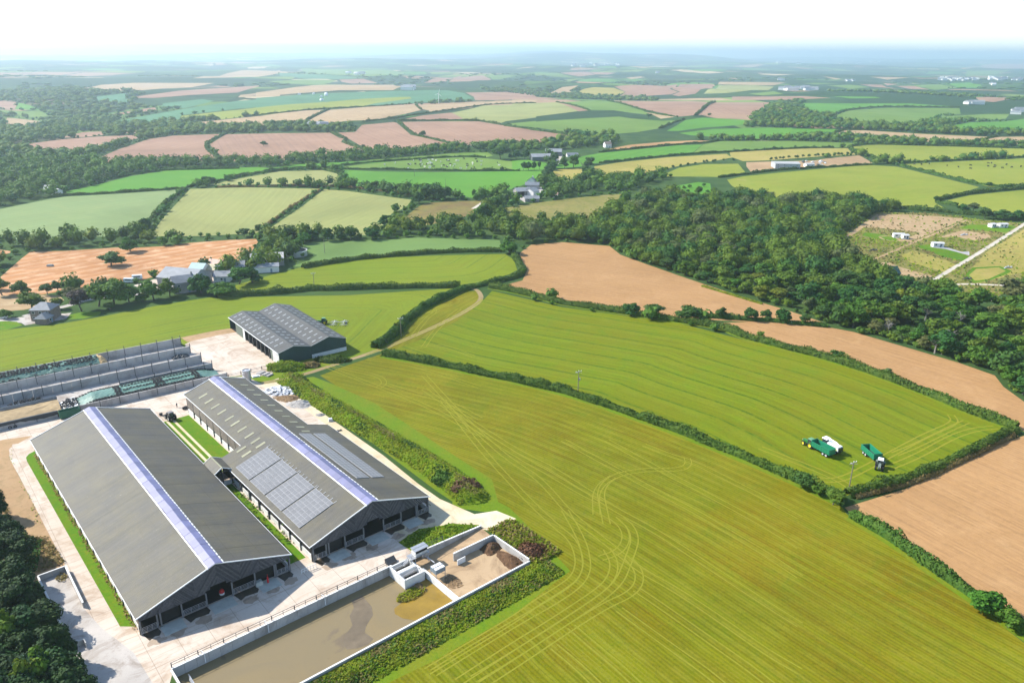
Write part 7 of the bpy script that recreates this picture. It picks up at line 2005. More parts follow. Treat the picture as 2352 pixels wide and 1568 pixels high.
bush('b', 2220, 1080, 9, 8, 2.6, LEAF_B, 'reddish brown bramble bush at the near end of the grass bank', 1500, 1)
bush('b', 2060, 1010, 8, 7, 2.5, HEDGEL, 'dark green bush beside the brown bramble on the bank', 1300, 2)
bush('d', 2110, 330, 8, 6, 1.5, LEAF_B, 'brown dead weed heap outside the muck store corner', 1000, 3)
bush('e', 720, 640, 15, 8, 2.8, GRASSL, 'olive overgrown mound between the machinery shed and the track', 2200, 4)
bush('e', 930, 620, 7, 5, 1.6, GRASSB, 'brown brushwood pile beside the olive mound', 900, 5)
bush('e', 1110, 575, 14, 6, 1.9, HEDGEL, 'dark green hedge-like mound below the machinery shed gable', 1800, 6)
bush('b', 815, 175, 7, 6, 2.6, GRASSL, 'olive shrub at the far end of the grass bank', 900, 7)
bush('e', 1660, 335, 5, 5, 4.0, HEDGEL, 'tall bush standing out of the curved hedge by the track', 800, 8)
# tussocks on the plots beyond the wood
PL = [(730, 532), (830, 420), (1000, 300), (1120, 237), (1500, 242), (1800, 272), (2000, 302), (2352, 330), (2500, 320), (2500, 800), (2352, 830), (2100, 960), (1900, 990), (1700, 960), (1500, 860), (1150, 790), (970, 660)]
c = poly_pts('n', PL, 5200, .0); keep = np.ones(len(c), bool)
for nm, mt, w, d, gg in FIELDS:
    if mt in ('white_road', 'grey_road', 'lawn', 'tan', 'dry_grass') and w[:, 1].mean() > 250: keep &= ~in_poly(c[:, :2], np.asarray(w)) | ((mt in ('tan', 'dry_grass')) & (g.uniform(0, 1, len(c)) < .18))
c = c[keep]; c[:, 2] = hills(c[:, 0], c[:, 1]) + g.uniform(0, .7, len(c)); q = np.sin(c[:, 0] * .11) + np.sin(c[:, 1] * .09) + g.normal(0, .8, len(c))
for nm_, sel, mt, sd in (('rough_grass', q > .2, GRASSL, 31), ('dry_grass', q < -.6, GRASSB, 32), ('weeds', (q <= .2) & (q >= -.6), HEDGEL, 33)): clump(nm_, c[sel], 1.3, mt, 'tussocks and weeds on the plots beyond the wood', kind='stuff', seed=sd)
# rubble of pale slabs, gravel heap
STONE = plain('pale_slab', (.52, .53, .55), .8, 0, .2, 1, rnd=.25)
gx, gy = S1('b', 680, 260); rb = empty('rubble_heap', (gx, gy, 0), label='heap of pale broken concrete slabs behind the shed', cat='rubble')
sl = [MB().tapered(-.7, .7, -.5, .5, 0, .2, .08, .06).mesh('slab', STONE), MB().tapered(-.45, .45, -.6, .6, 0, .25, .1, .1).mesh('slab', STONE)]
for i in range(110):
    a, q = g.uniform(0, 6.28), math.sqrt(g.uniform(0, 1)); inst('slab', sl[i % 2], rb, (q * 6.0 * math.cos(a), q * 4.0 * math.sin(a), (1 - q) * 1.0 * g.uniform(.3, 1)), (g.normal(0, .25), g.normal(0, .25), g.uniform(0, 6)), g.uniform(.7, 1.35))
GRAV = plain('grey_gravel', (.36, .34, .32), .95, 0, .3, 2.5)
gx, gy = S1('b', 840, 370); F0 = Frame(gx, gy, 90)
mound(F0, 0, 0, 5.2, 3.6, 1.5, 0, 'gravel_heap', GRAV, 'round grey gravel heap beside the shed', 'gravel heap', 11, 'stuff')
gx, gy = S1('b', 740, 320); F0 = Frame(gx, gy, 90)
mound(F0, 0, 0, 5.5, 3.2, .8, 0, 'gravel_heap', MUCKL, 'low brown earth and gravel heap next to the slabs', 'gravel heap', 12, 'stuff')
gx, gy = S1('b', 1010, 460); F0 = Frame(gx, gy, 90)
mound(F0, 0, 0, 1.8, 1.2, .6, 0, 'stone_heap', GRAV, 'small dark stone heap on the sandy track', 'stone heap', 13, 'stuff')
gx, gy = S1('b', 1095, 510); MB().tapered(-.7, .7, -.6, .6, 0, .9, .12, .1).box(-.6, .6, -.5, .5, .9, .95).build('concrete_block', STONE, None, (gx, gy, 0), .4, label='single grey concrete block on the sandy track', cat='block')
gx, gy = S1('b', 1160, 595); mb = MB(); [mb.tapered(-.9 + i * .5, -.3 + i * .5, -.3, .3, 0, .3 + .1 * (i % 2), .1, .1) for i in range(4)]; mb.build('scrap_heap', DARKST, None, (gx, gy, 0), .5, label='small heap of dark scrap against the shed side', cat='scrap')
gx, gy = S1('b', 428, 170)
mb = MB(); mb.lathe((0, 0, 0), [(1.5, 0), (1.5, 4.6), (1.35, 4.65), (1.3, 4.4), (0, 4.4)], n=20); 
wt_ = empty('water_tank', (gx - 1.0, gy - 1.0, 0), label='round galvanised water tank behind the far end of the solar shed', cat='tank'); mb.build('shell', STEEL, wt_); MB().box(-.5, .1, -.2, .3, 4.4, 4.5).build('hatch', WPLAS, wt_)
for hh in (1.2, 2.4, 3.6): MB().lathe((0, 0, hh), [(1.5, 0), (1.56, .03), (1.56, .09), (1.5, .12)], n=20).build('hoop', STEEL, wt_)
gx, gy = S1('b', 470, 138); MB().box(-1.4, 1.4, -.8, .8, 0, .25).prism([(-1.3, .25), (1.2, .25), (1.0, .5), (-1.1, .55)], 1, -.7, .7).build('covered_stack', WPLAS, None, (gx, gy, 0), .5, label='low white covered stack beside the water tank', cat='stack')
gx, gy = S1('b', 540, 118); mb = MB(); [mb.box(-3 + .8 * i, -2.3 + .8 * i, -1.4, 1.4, 0, .35 + .15 * (i % 3)) for i in range(8)]; mb.build('slate_stack', GRAV, None, (gx, gy, 0), -.5, label='row of stacked grey sheets beside the yard fence', cat='stack')
# post and rail fence between yard and grass, near the machinery shed
fp = survey('e', [(240, 715), (345, 690), (430, 668), (520, 648), (605, 628)])
b = empty('yard_fence', label='post and rail fence along the pale yard below the machinery shed', cat='fence')
pm = MB().box(-.1, .1, -.1, .1, 0, 1.3).mesh('post', DARKST)
for i in range(len(fp)): inst('post', pm, b, (fp[i][0], fp[i][1], 0))
for i in range(len(fp) - 1):
    for z in (.6, 1.1): MB().bar((*fp[i], z), (*fp[i + 1], z), .09).build('rail', DARKST, b)
gx, gy = S1('d', 930, 420); mb = MB(); mb.hexa([(-1.2, -.7, 0), (1.2, -.7, 0), (1.2, .7, 0), (-1.2, .7, 0)], [(-1.3, -.9, .3), (1.3, -.9, .3), (1.3, .6, 1.2), (-1.3, .6, 1.2)]); mb.bar((-1.3, -.9, .35), (1.3, -.9, .35), .12); mb.build('loader_bucket', DARKST, None, (gx, gy, 0), FB1.rot, label='black loader bucket left by the railing near the separator', cat='bucket')
# ------------------------------------------------------------------ farm machines (local +X = forwards)
PAINT = lambda n, c, r=.35: plain(n, c, r, 0, .08, 1.5, .5)
JGREEN, JYEL = PAINT('tractor_green', (.03, .16, .035)), PAINT('wheel_yellow', (.75, .56, .03))
TRAILG = PAINT('trailer_green', (.012, .19, .10)); SILVG = PAINT('tractor_grey_green', (.16, .20, .17)); WHITEP = PAINT('machine_white', (.80, .81, .80)); LIME = PAINT('lime_stripe', (.45, .60, .06))
RIMG = PAINT('rim_grey', (.45, .45, .44)); DKP = PAINT('machine_black', (.03, .03, .033)); CABR = PAINT('cab_roof_green', (.10, .24, .12))
def wheel(parent, x, y, r, w, rim):
    o = MB().lathe((0, 0, 0), [(r * .55, -w * .42), (r * .9, -w / 2), (r, -w * .3), (r, w * .3), (r * .9, w / 2), (r * .55, w * .42)], 'Y', 18).build('wheel', BLACKR, parent, (x, y, r))
    MB().lathe((0, 0, 0), [(0.02, -w * .36), (r * .3, -w * .30), (r * .5, -w * .44), (r * .58, -w * .44)], 'Y', 16).lathe((0, 0, 0), [(0.02, w * .36), (r * .3, w * .30), (r * .5, w * .44), (r * .58, w * .44)], 'Y', 16).build('rim', rim, o)
    return o
def tractor(x, y, rz, body, roof, rim, label, loader=False):
    t = empty('tractor', (x, y, 0), rz, label=label, cat='tractor')
    MB().tapered(.55, 2.75, -.42, .42, .95, 1.75, .06, .08).box(2.72, 2.82, -.3, .3, .95, 1.6).build('bonnet', body, t)
    MB().box(-1.2, 2.6, -.3, .3, .6, 1.0).build('chassis', DKP, t)
    MB().tapered(-1.0, .6, -.78, .78, 1.2, 2.72, .12, .1).build('cab', GLASS, t)
    cp = MB()
    for a in (-1.0, .6):
        for b in (-.78, .78): cp.bar((a, b, 1.2), (a * .88 - .02, b * .88, 2.74), .09)
    cp.build('cab_pillar', body, t)
    MB().tapered(-1.1, .66, -.82, .82, 2.7, 2.94, .12, .12).build('cab_roof', roof, t)
    for s in (-1, 1):
        MB().prism([(-1.45, 1.3), (-1.25, 1.85), (-.75, 2.0), (-.25, 1.85), (.0, 1.3), (-.12, 1.3), (-.35, 1.72), (-.75, 1.86), (-1.15, 1.72), (-1.32, 1.3)], 1, s * .95 - .32, s * .95 + .32).build('mudguard', body, t)
        wheel(t, -.72, s * 1.0, .95, .62, rim); wheel(t, 1.95, s * .95, .70, .5, rim)
        MB().box(-.1, .5, s * .55 - .18, s * .55 + .18, .5, .85).build('step', DKP, t)
        MB().box(2.70, 2.84, s * .28 - .1, s * .28 + .1, 1.45, 1.6).build('headlight', WPLAS, t)
    MB().tube((.75, .52, 1.7), (.75, .52, 2.75), .06).build('exhaust', DKP, t)
    if loader:
        m = MB()
        for s in (-.55, .55): m.bar((-.2, s, 1.9), (2.4, s, 1.3), .14); m.bar((2.4, s, 1.3), (3.3, s, .5), .14)
        m.build('loader_arm', DKP, t); MB().hexa([(3.1, -1, .2), (3.9, -1, .2), (3.9, 1, .2), (3.1, 1, .2)], [(3.1, -1, .9), (3.5, -1, .9), (3.5, 1, .9), (3.1, 1, .9)]).build('bucket', DKP, t)
    return t
def trailer(x, y, rz, label):
    t = empty('silage_trailer', (x, y, 0), rz, label=label, cat='trailer')
    L, W, z0, z1 = 6.9, 1.25, 1.15, 2.9
    for s in (-1, 1):
        MB().hexa([(-L / 2, s * W - .05, z0), (L / 2, s * W - .05, z0), (L / 2, s * W + .05, z0), (-L / 2, s * W + .05, z0)], [(-L / 2, s * (W + .12) - .05, z1), (L / 2, s * (W + .12) - .05, z1), (L / 2, s * (W + .12) + .05, z1), (-L / 2, s * (W + .12) + .05, z1)]).build('side_panel', TRAILG, t)
        rb = MB()
        for i in range(8):
            xx = -L / 2 + .1 + i * (L - .2) / 7; rb.hexa([(xx - .06, s * W + s * .05 - .05, z0), (xx + .06, s * W + s * .05 - .05, z0), (xx + .06, s * W + s * .05 + .05, z0), (xx - .06, s * W + s * .05 + .05, z0)], [(xx - .06, s * (W + .17) - .05, z1), (xx + .06, s * (W + .17) - .05, z1), (xx + .06, s * (W + .17) + .05, z1), (xx - .06, s * (W + .17) + .05, z1)])
        rb.bar((-L / 2, s * (W + .16), z1), (L / 2, s * (W + .16), z1), .12); rb.bar((-L / 2, s * (W + .12), 2.15), (L / 2, s * (W + .12), 2.15), .09)
        rb.build('rib', TRAILG, t)
        for xx in (-2.3, -1.05): wheel(t, xx, s * 1.0, .58, .45, RIMG)
    MB().box(L / 2 - .05, L / 2 + .05, -W - .1, W + .1, z0, z1 + .35).build('headboard', TRAILG, t)
    MB().box(-L / 2 - .08, -L / 2 + .02, -W - .1, W + .1, z0 - .1, z1 - .05).build('tailgate', TRAILG, t)
    MB().box(-L / 2, L / 2, -W, W, z0 - .08, z0 + .04).build('floor', DKP, t)
    MB().box(-3.2, 3.4, -.4, .4, .75, 1.05).bar((3.3, 0, .85), (4.9, 0, .6), .22).bar((3.3, .35, .85), (4.7, 0, .6), .14).bar((3.3, -.35, .85), (4.7, 0, .6), .14).build('chassis', DKP, t)
    return t
def harvester(x, y, rz, label):
    t = empty('forage_harvester', (x, y, 0), rz, label=label, cat='harvester')
    MB().tapered(-3.6, .9, -1.15, 1.15, 1.3, 2.65, .25, .15).build('engine_cover', WHITEP, t)
    MB().box(-3.2, .6, -1.18, -1.12, 1.5, 1.72).box(-3.2, .6, 1.12, 1.18, 1.5, 1.72).build('stripe', LIME, t)
    MB().box(-3.75, -3.3, -1.0, 1.0, 1.0, 2.3).build('rear_grille', DKP, t)
    MB().tapered(.95, 2.6, -.95, .95, 1.4, 3.2, .12, .1).build('cab', GLASS, t)
    MB().tapered(.85, 2.8, -1.0, 1.0, 3.2, 3.5, .1, .1).build('cab_roof', WHITEP, t)
    MB().box(-3, 2.6, -.8, .8, .7, 1.3).build('chassis', DKP, t)
    sp = MB(); sp.bar((.6, 0, 2.5), (.5, 0, 3.55), .42); sp.bar((.5, 0, 3.55), (-2.0, .25, 3.45), .40, .34); sp.bar((-2.0, .25, 3.45), (-3.9, .6, 2.95), .36, .3)
    sp.build('spout', WHITEP, t)
    for s in (-1, 1): wheel(t, 1.6, s * 1.15, .95, .7, RIMG); wheel(t, -2.6, s * 1.05, .65, .5, RIMG)
    MB().tapered(2.7, 4.4, -1.5, 1.5, .35, 1.0, .2, .1).build('pickup_header', DKP, t)
    fr_ = MB()
    for i in range(9): fr_.tube((4.3, -1.4 + i * .35, .25), (4.3, -1.3 + i * .35, .25), .25, n=8)
    fr_.build('tine_reel', RIMG, t)
    return t
def heading(k, a, b): p, q = np.array(S1(k, *a)), np.array(S1(k, *b)); return p, q, math.atan2(q[1] - p[1], q[0] - p[0])
p, q, a1 = heading('r', (815, 640), (375, 405))
d = (q - p) / np.linalg.norm(q - p); n = np.array([-d[1], d[0]]); n = n if n[1] > 0 else -n
pr = np.array(S1('r', 500, 472)) + n * 1.0
tractor(pr[0] + d[0] * .72, pr[1] + d[1] * .72, a1, JGREEN, CABR, JYEL, 'green tractor with yellow wheels pulling the left green trailer')
pw = np.array(S1('r', 790, 625)) + n * 1.0
trailer(pw[0] + d[0] * 1.7, pw[1] + d[1] * 1.7, a1, 'open green silage trailer behind the yellow-wheeled tractor')
ph = np.array(S1('r', 1030, 575)) + n * .1
harvester(ph[0] + d[0] * 2.6, ph[1] + d[1] * 2.6, a1 + .03, 'white forage harvester beside the left green trailer')
p2 = np.array(S1('r', 1575, 605)); q2 = np.array(S1('r', 1690, 705)); d2 = (q2 - p2) / np.linalg.norm(q2 - p2); n2 = np.array([d2[1], -d2[0]]); n2 = n2 if n2[0] > 0 else -n2
c2 = p2 + n2 * 1.0 + d2 * 1.68
trailer(c2[0], c2[1], math.atan2(d2[1], d2[0]), 'empty open green silage trailer behind the grey tractor')
f2 = c2 + d2 * 5.0; p3 = np.array(S1('r', 1765, 690)); q3 = np.array(S1('r', 1735, 810)); d3 = (q3 - p3) / np.linalg.norm(q3 - p3)
f3 = f2 + d3 * 1.3
tractor(f3[0], f3[1], math.atan2(d3[1], d3[0]), SILVG, WHITEP, DKP, 'grey tractor with white cab roof facing the camera, pulling the empty trailer')
p, q, a4 = heading('e', (1180, 268), (1000, 270))
c4 = np.array(S1('e', 1046, 274)); u4 = np.array([math.cos(a4), math.sin(a4)])
tractor(c4[0] + u4[0] * .7, c4[1] + u4[1] * .7 + 1.0, a4, JGREEN, CABR, JYEL, 'green tractor towing a spread hay rake behind the machinery shed')
rk = empty('hay_rake', (c4[0] - u4[0] * 6, c4[1] - u4[1] * 6 + 1, 0), a4, label='wide folded hay rake with pale spidery arms behind the green tractor', cat='rake')
MB().bar((5, 0, .8), (-4, 0, .9), .2).build('frame', RIMG, rk)
for i, (cx, cy) in enumerate(((2, 2.2), (2, -2.2), (-2.6, 2.4), (-2.6, -2.4))):
    m = MB().tube((cx, cy, .3), (cx, cy, 1.1), .12)
    for k in range(10): t_ = 2 * math.pi * k / 10; m.bar((cx, cy, .75), (cx + 1.7 * math.cos(t_), cy + 1.7 * math.sin(t_), .45), .07); m.bar((cx + 1.7 * math.cos(t_), cy + 1.7 * math.sin(t_), .5), (cx + 1.75 * math.cos(t_), cy + 1.75 * math.sin(t_), .05), .08)
    m.build('rotor', RIMG, rk); MB().bar((cx, cy, 1.05), (cx * .8, 0, .9), .12).build('arm', WPLAS, rk)
for s in (-1, 1): wheel(rk, -3.4, s * .7, .4, .3, DKP)
ty = np.array(S1('a', 1437, 498))
tractor(ty[0], ty[1], FB2.rot + math.pi / 2 + .1, DKP, PAINT('brown_grey', (.20, .17, .15)), RIMG, 'dark loader tractor parked at the end of the grass between the sheds', True)

# ------------------------------------------------------------------ person in the yard
def person(x, y, rz):
    t = empty('person', (x, y, 0), rz, label='person in dark clothes walking across the pale yard between the sheds', cat='person')
    J = {'pel': (0, 0, .95), 'che': (.03, 0, 1.32), 'nec': (.04, 0, 1.5), 'hed': (.06, 0, 1.63), 'hl': (0, .1, .9), 'kl': (.16, .11, .5), 'fl': (.10, .11, .07), 'tl': (.26, .12, .04), 'hr': (0, -.1, .9), 'kr': (-.03, -.11, .49), 'fr': (-.26, -.11, .10), 'tr': (-.12, -.12, .04),
         'sl': (.03, .2, 1.42), 'el': (-.08, .26, 1.14), 'wl': (.02, .27, .9), 'sr': (.03, -.2, 1.42), 'er': (.08, -.26, 1.14), 'wr': (.26, -.22, .98)}
    Rr = {'pel': .15, 'che': .16, 'nec': .07, 'hed': .11, 'hl': .1, 'kl': .07, 'fl': .05, 'tl': .045, 'hr': .1, 'kr': .07, 'fr': .05, 'tr': .045, 'sl': .075, 'el': .05, 'wl': .04, 'sr': .075, 'er': .05, 'wr': .04}
    E = [('pel', 'che'), ('che', 'nec'), ('nec', 'hed'), ('pel', 'hl'), ('hl', 'kl'), ('kl', 'fl'), ('fl', 'tl'), ('pel', 'hr'), ('hr', 'kr'), ('kr', 'fr'), ('fr', 'tr'), ('che', 'sl'), ('sl', 'el'), ('el', 'wl'), ('che', 'sr'), ('sr', 'er'), ('er', 'wr')]
    ks = list(J); me = bpy.data.meshes.new('body'); me.from_pydata([J[k] for k in ks], [(ks.index(a), ks.index(b)) for a, b in E], []); me.update()
    me.materials.append(PAINT('dark_clothes', (.03, .04, .06), .9)); o = bpy.data.objects.new('body', me); link(o, t)
    sm = o.modifiers.new('skin', 'SKIN')
    if not me.skin_vertices: 
        bpy.context.view_layer.objects.active = o
    for i, k in enumerate(ks):
        if me.skin_vertices: me.skin_vertices[0].data[i].radius = (Rr[k], Rr[k])
    o.modifiers.new('sub', 'SUBSURF').levels = 1
    MB().lathe((.06, 0, 1.6), [(0, -.08), (.085, -.06), (.105, .02), (.09, .1), (.02, .14)], n=10).build('head', PAINT('skin', (.42, .26, .19), .6), t)
    MB().lathe((.05, 0, 1.66), [(.112, -.02), (.112, .04), (.085, .09), (.0, .105)], n=10).build('hair', DKP, t)
gx, gy = S1('a', 1487, 398); person(gx, gy, 2.4)
# small yard things
gx, gy = S1('s', 1205, 695); b = empty('salt_barrel', (gx, gy, 0), label='red and white drum standing in the left shed doorway', cat='drum')
MB().lathe((0, 0, 0), [(0, 0), (.55, 0), (.6, .45), (.58, .5)], n=14).build('base', WPLAS, b); MB().lathe((0, 0, .5), [(.58, 0), (.55, .5), (.3, .8), (0, .85)], n=14).build('lid', RED, b)
gx, gy = S1('s', 1850, 535); b = empty('red_post', (gx, gy, 0), label='thin red post standing before the dark opening of the left shed', cat='post'); MB().tube((0, 0, 0), (0, 0, 1.5), .22, .2).build('sleeve', RED, b); MB().tube((0, 0, 1.5), (0, 0, 2.3), .05).build('pole', RED, b)
gx, gy = S1('s', 1720, 560); MB().tapered(-.9, .9, -.7, .7, 0, .9, .15, .12).box(-.5, .5, -.4, .4, .9, .96).build('feed_box', PAINT('box_grey', (.35, .36, .33), .7), None, (gx, gy, 0), FB1.rot, label='pale grey box on the apron before the left shed', cat='box')
for i, c in enumerate(((1352, 463), (1545, 412), (1560, 405))):
    gx, gy = S1('a', *c); MB().lathe((0, 0, 0), [(0, .02), (.5, .02), (.62, .7), (.52, .7), (.45, .1), (0, .1)], n=12).build('feed_bucket', DKP, None, (gx, gy, 0), label=('black tub by the yard edge left of the loader tractor', 'left of two black tubs at the solar shed corner', 'right of two black tubs at the solar shed corner')[i], cat='tub')
q = FB2.xy(-2.2, -19.2); b = empty('cattle_race', (q[0], q[1], 0), FB2.rot, label='white metal pen rails between the near corners of the two sheds', cat='rails')
m = MB(); 
for i in range(6): m.bar((-1.9 + i * .75, 0, 0), (-1.9 + i * .75, 0, 1.2), .1)
for z in (.5, 1.15): m.bar((-1.9, 0, z), (1.9, 0, z), .1)
m.build('rail', WPLAS, b)

# ------------------------------------------------------------------ poles and wires
WOODP = plain('pole_wood', (.22, .19, .15), .9, 0, .2, 2)
def pole(k, base, h, label, arms=True, trafo=False):
    x, y = S1(k, *base); b = empty('power_pole', (x, y, float(hills(x, y))), .5, label=label, cat='power pole')
    MB().tube((0, 0, 0), (0, 0, h), .17, .12, 8).build('pole', WOODP, b)
    if arms:
        MB().bar((-1.2, 0, h - .25), (1.2, 0, h - .25), .14).bar((-1.0, .5, h - .6), (1.0, -.5, h - .6), .1).build('crossarm', STEEL, b)
        im = MB().lathe((0, 0, 0), [(0, 0), (.12, .05), (.07, .14), (.13, .2), (0, .34)], n=8).mesh('insulator', WPLAS)
        for xx in (-1.1, 0, 1.1): inst('insulator', im, b, (xx, 0, h - .18 if xx else h))
    if trafo: MB().lathe((.45, 0, h * .62), [(0, 0), (.32, 0), (.32, .8), (0, .85)], n=10).build('transformer', STEEL, b)
    return x, y, h
pA = pole('D', (1327, 908), 9.5, 'wooden power pole with transformer rising from the long hedge', True, True)
pB = pole('r', (1268, 1290), 9.0, 'wooden power pole with white insulators at the hedge corner near the trailers')
pC = pole('l', (625, 1080), 8.5, 'power pole with crossarm in the broad hedge above the rake tractor')
pD = pole('e', (1690, 372), 8.5, 'pale power pole in the curved hedge beside the track')
pole('l', (712, 782), 8.5, 'thin pole in the dark green strip field', False)
pole('l', (1465, 140), 9, 'thin pole in the bright green field below the cattle', False)
pole('l', (1728, 240), 9, 'thin pole right of the dark clump in the bright green field', False)
pole('f', (1840, 470), 8, 'pole standing among the roofs of the old farm', True)
# ------------------------------------------------------------------ wind turbine
x, y = S1('i', 1535, 603); z = float(hills(x, y)); s = m_per_px(x, y, z) * .2976 * KP
wt = empty('wind_turbine', (x, y, z), .25, label='white three-bladed wind turbine on the far golden stubble', cat='wind turbine')
H_ = 80 * s
MB().tube((0, 0, 0), (0, 0, H_), H_ * .030, H_ * .018, 12).build('tower', WHITEP, wt)
MB().tapered(-H_ * .02, H_ * .02, -H_ * .05, H_ * .04, H_ * .99, H_ * 1.03, .1, .1).build('nacelle', WHITEP, wt)
hb = MB().lathe((0, -H_ * .055, H_ * 1.01), [(0, -H_ * .02), (H_ * .018, 0), (H_ * .015, H_ * .02)], 'Y', 10).build('hub', WHITEP, wt)
for a in (75, 195, 315):
    c_, s_ = math.cos(R(a)), math.sin(R(a)); bl_ = 38 * s; o_ = Vector((0, -H_ * .06, H_ * 1.01)); d_ = Vector((c_, 0, s_)); e_ = Vector((-s_, 0, c_))
    m = MB(); m.hexa([o_ - e_ * .5, o_ + e_ * .7, o_ + e_ * .7 + Vector((0, .5, 0)), o_ - e_ * .5 + Vector((0, .5, 0))], [o_ + d_ * bl_ - e_ * .1, o_ + d_ * bl_ + e_ * .1, o_ + d_ * bl_ + e_ * .1 + Vector((0, .15, 0)), o_ + d_ * bl_ - e_ * .1 + Vector((0, .15, 0))])
    m.build('blade', WHITEP, wt)
# ------------------------------------------------------------------ farms, houses and cattle in the country round about
SLATE = plain('slate_roof', (.17, .185, .205), .6, 0, .2, .6); TIN = plain('grey_tin_roof', (.24, .25, .26), .5, 0, .2, .3); WALLW = plain('white_render', (.72, .70, .66), .8, 0, .08)
WALLB = plain('brown_stone', (.22, .17, .14), .9, 0, .25, .8); WALLG = plain('grey_stone', (.33, .32, .31), .9, 0, .2, .6); TEAL = plain('pale_teal_roof', (.30, .42, .42), .5, 0, .15, .3); PINKR = plain('rusty_pink_roof', (.55, .36, .28), .6, 0, .2, .4); YELR = plain('lichen_roof', (.50, .45, .28), .7, 0, .2, .4)
def house(x, y, rz, L, W, h, rh, label, wall, roof, name='house', cat='house', wins=3, hip=0.0, chim=False, door=True, open_side=False):
    b = empty(name, (x, y, float(hills(x, y))), rz, label=label, cat=cat)
    if open_side:
        MB().box(-L / 2, L / 2, W / 2 - .3, W / 2, 0, h).box(-L / 2, -L / 2 + .3, -W / 2, W / 2 - .3, 0, h).box(L / 2 - .3, L / 2, -W / 2, W / 2 - .3, 0, h).build('wall', wall, b)
        for i in range(4): MB().box(-L / 2 + .4 + i * (L - 1) / 3, -L / 2 + .7 + i * (L - 1) / 3, -W / 2, -W / 2 + .3, 0, h).build('post', DARKST, b)
    else: MB().box(-L / 2, L / 2, -W / 2, W / 2, 0, h).build('wall', wall, b)
    e = .35
    if hip:
        MB().add([(-L / 2 - e, -W / 2 - e, h), (L / 2 + e, -W / 2 - e, h), (L / 2 + e, W / 2 + e, h), (-L / 2 - e, W / 2 + e, h), (-L / 2 + hip, 0, h + rh), (L / 2 - hip, 0, h + rh)], [(0, 1, 5, 4), (1, 2, 5), (2, 3, 4, 5), (3, 0, 4), (3, 2, 1, 0)]).build('roof', roof, b)
    else:
        MB().prism([(-W / 2, h), (W / 2, h), (0, h + rh)], 0, -L / 2, L / 2).build('gable', wall, b)
        rm = MB()
        for s in (-1, 1): rm.hexa([(-L / 2 - e, s * (W / 2 + e), h - .15), (L / 2 + e, s * (W / 2 + e), h - .15), (L / 2 + e, 0, h + rh + .02), (-L / 2 - e, 0, h + rh + .02)], [(-L / 2 - e, s * (W / 2 + e), h + .02), (L / 2 + e, s * (W / 2 + e), h + .02), (L / 2 + e, 0, h + rh + .22), (-L / 2 - e, 0, h + rh + .22)])
        rm.build('roof', roof, b)
    for i in range(wins):
        for s in (-1, 1):
            cx = -L / 2 + (i + .5) * L / wins
            for z in ((1.0, 3.4) if h > 4.5 else (1.0,)):
                w_ = MB().box(cx - .6, cx + .6, s * W / 2 - .04, s * W / 2 + .06, z, z + 1.2).build('window', WPLAS, b)
                MB().box(cx - .5, cx + .5, s * W / 2 - .07, s * W / 2 + .09, z + .1, z + 1.1).build('pane', GLASS, w_)
    if door: MB().box(-.5 + L * .2, .5 + L * .2, -W / 2 - .06, -W / 2 + .04, 0, 2.1).build('door', BLUEDOOR, b)
    if chim: MB().box(L / 2 - 1.0, L / 2 - .2, -.45, .45, h, h + rh + 1.5).build('chimney', wall, b)
    return b
def seen_house(k, x, y, wpx, W, h, rh, rz, *a, **kw):
    gx, gy = S1(k, x, y); s = WIN[k][2] / WIN[k][3] * KP * m_per_px(gx, gy, float(hills(gx, gy)))
    return house(gx, gy, rz, wpx * s, W, h, rh, *a, **kw)
seen_house('f', 392, 790, 165, 8.5, 5.2, 2.6, .05, 'brown stone house with hipped slate roof at the left beside a pale drive', WALLB, SLATE, hip=3.2, wins=3)
seen_house('f', 380, 828, 100, 5.5, 2.6, 2.2, 1.5, 'small slate-roofed porch wing in front of the brown stone house', WALLB, SLATE, hip=1.5, wins=1, name='annexe', cat='annexe')
seen_house('f', 1560, 500, 330, 17, 5.0, 3.4, -.25, 'large old grey barn with rooflights at the left farm', WALLG, TIN, 'barn', 'barn', 2, door=False)
seen_house('f', 1545, 560, 170, 9, 5.5, 2.6, .55, 'grey stone farmhouse with a tall chimney at the left farm', WALLG, SLATE, 'farmhouse', 'house', 2, chim=True)
seen_house('f', 1685, 420, 125, 9, 3.6, 2.6, -.2, 'white building with pale teal roof at the left farm', WALLW, TEAL, 'outbuilding', 'outbuilding', 2)
seen_house('f', 1840, 395, 150, 10, 3.8, 2.8, -.3, 'outbuilding with rusty pink roof at the left farm', WALLG, PINKR, 'outbuilding', 'outbuilding', 1)
seen_house('f', 1795, 415, 90, 7, 3.0, 2.0, -.25, 'small lichen-yellow roofed building at the left farm', WALLG, YELR, 'outbuilding', 'outbuilding', 1)
seen_house('f', 1985, 395, 150, 9, 3.4, 2.4, .25, 'long grey roofed outbuilding behind the trees at the left farm', WALLG, TIN, 'outbuilding', 'outbuilding', 2)
seen_house('f', 1880, 470, 130, 8, 3.0, 2.0, .1, 'low grey lean-to in front of the left farm outbuildings', WALLW, TIN, 'outbuilding', 'outbuilding', 1)
seen_house('f', 2250, 335, 260, 12, 4.4, 2.0, .28, 'long pale-roofed shed beside the round slurry tank', WALLG, plain('pale_roof', (.45, .44, .42), .6, 0, .12, .3), 'barn', 'barn', 0, door=False)
seen_house('f', 2240, 395, 200, 7, 3.2, 1.2, .28, 'lower white-walled lean-to of the shed beside the round tank', WALLW, TIN, 'barn', 'barn', 0)
gx, gy = S1('l', 455, 822); s = .2976 * KP * m_per_px(gx, gy); tk = empty('slurry_tank', (gx, gy + 6, 0), label='round open steel slurry tank beside the long pale shed', cat='tank')
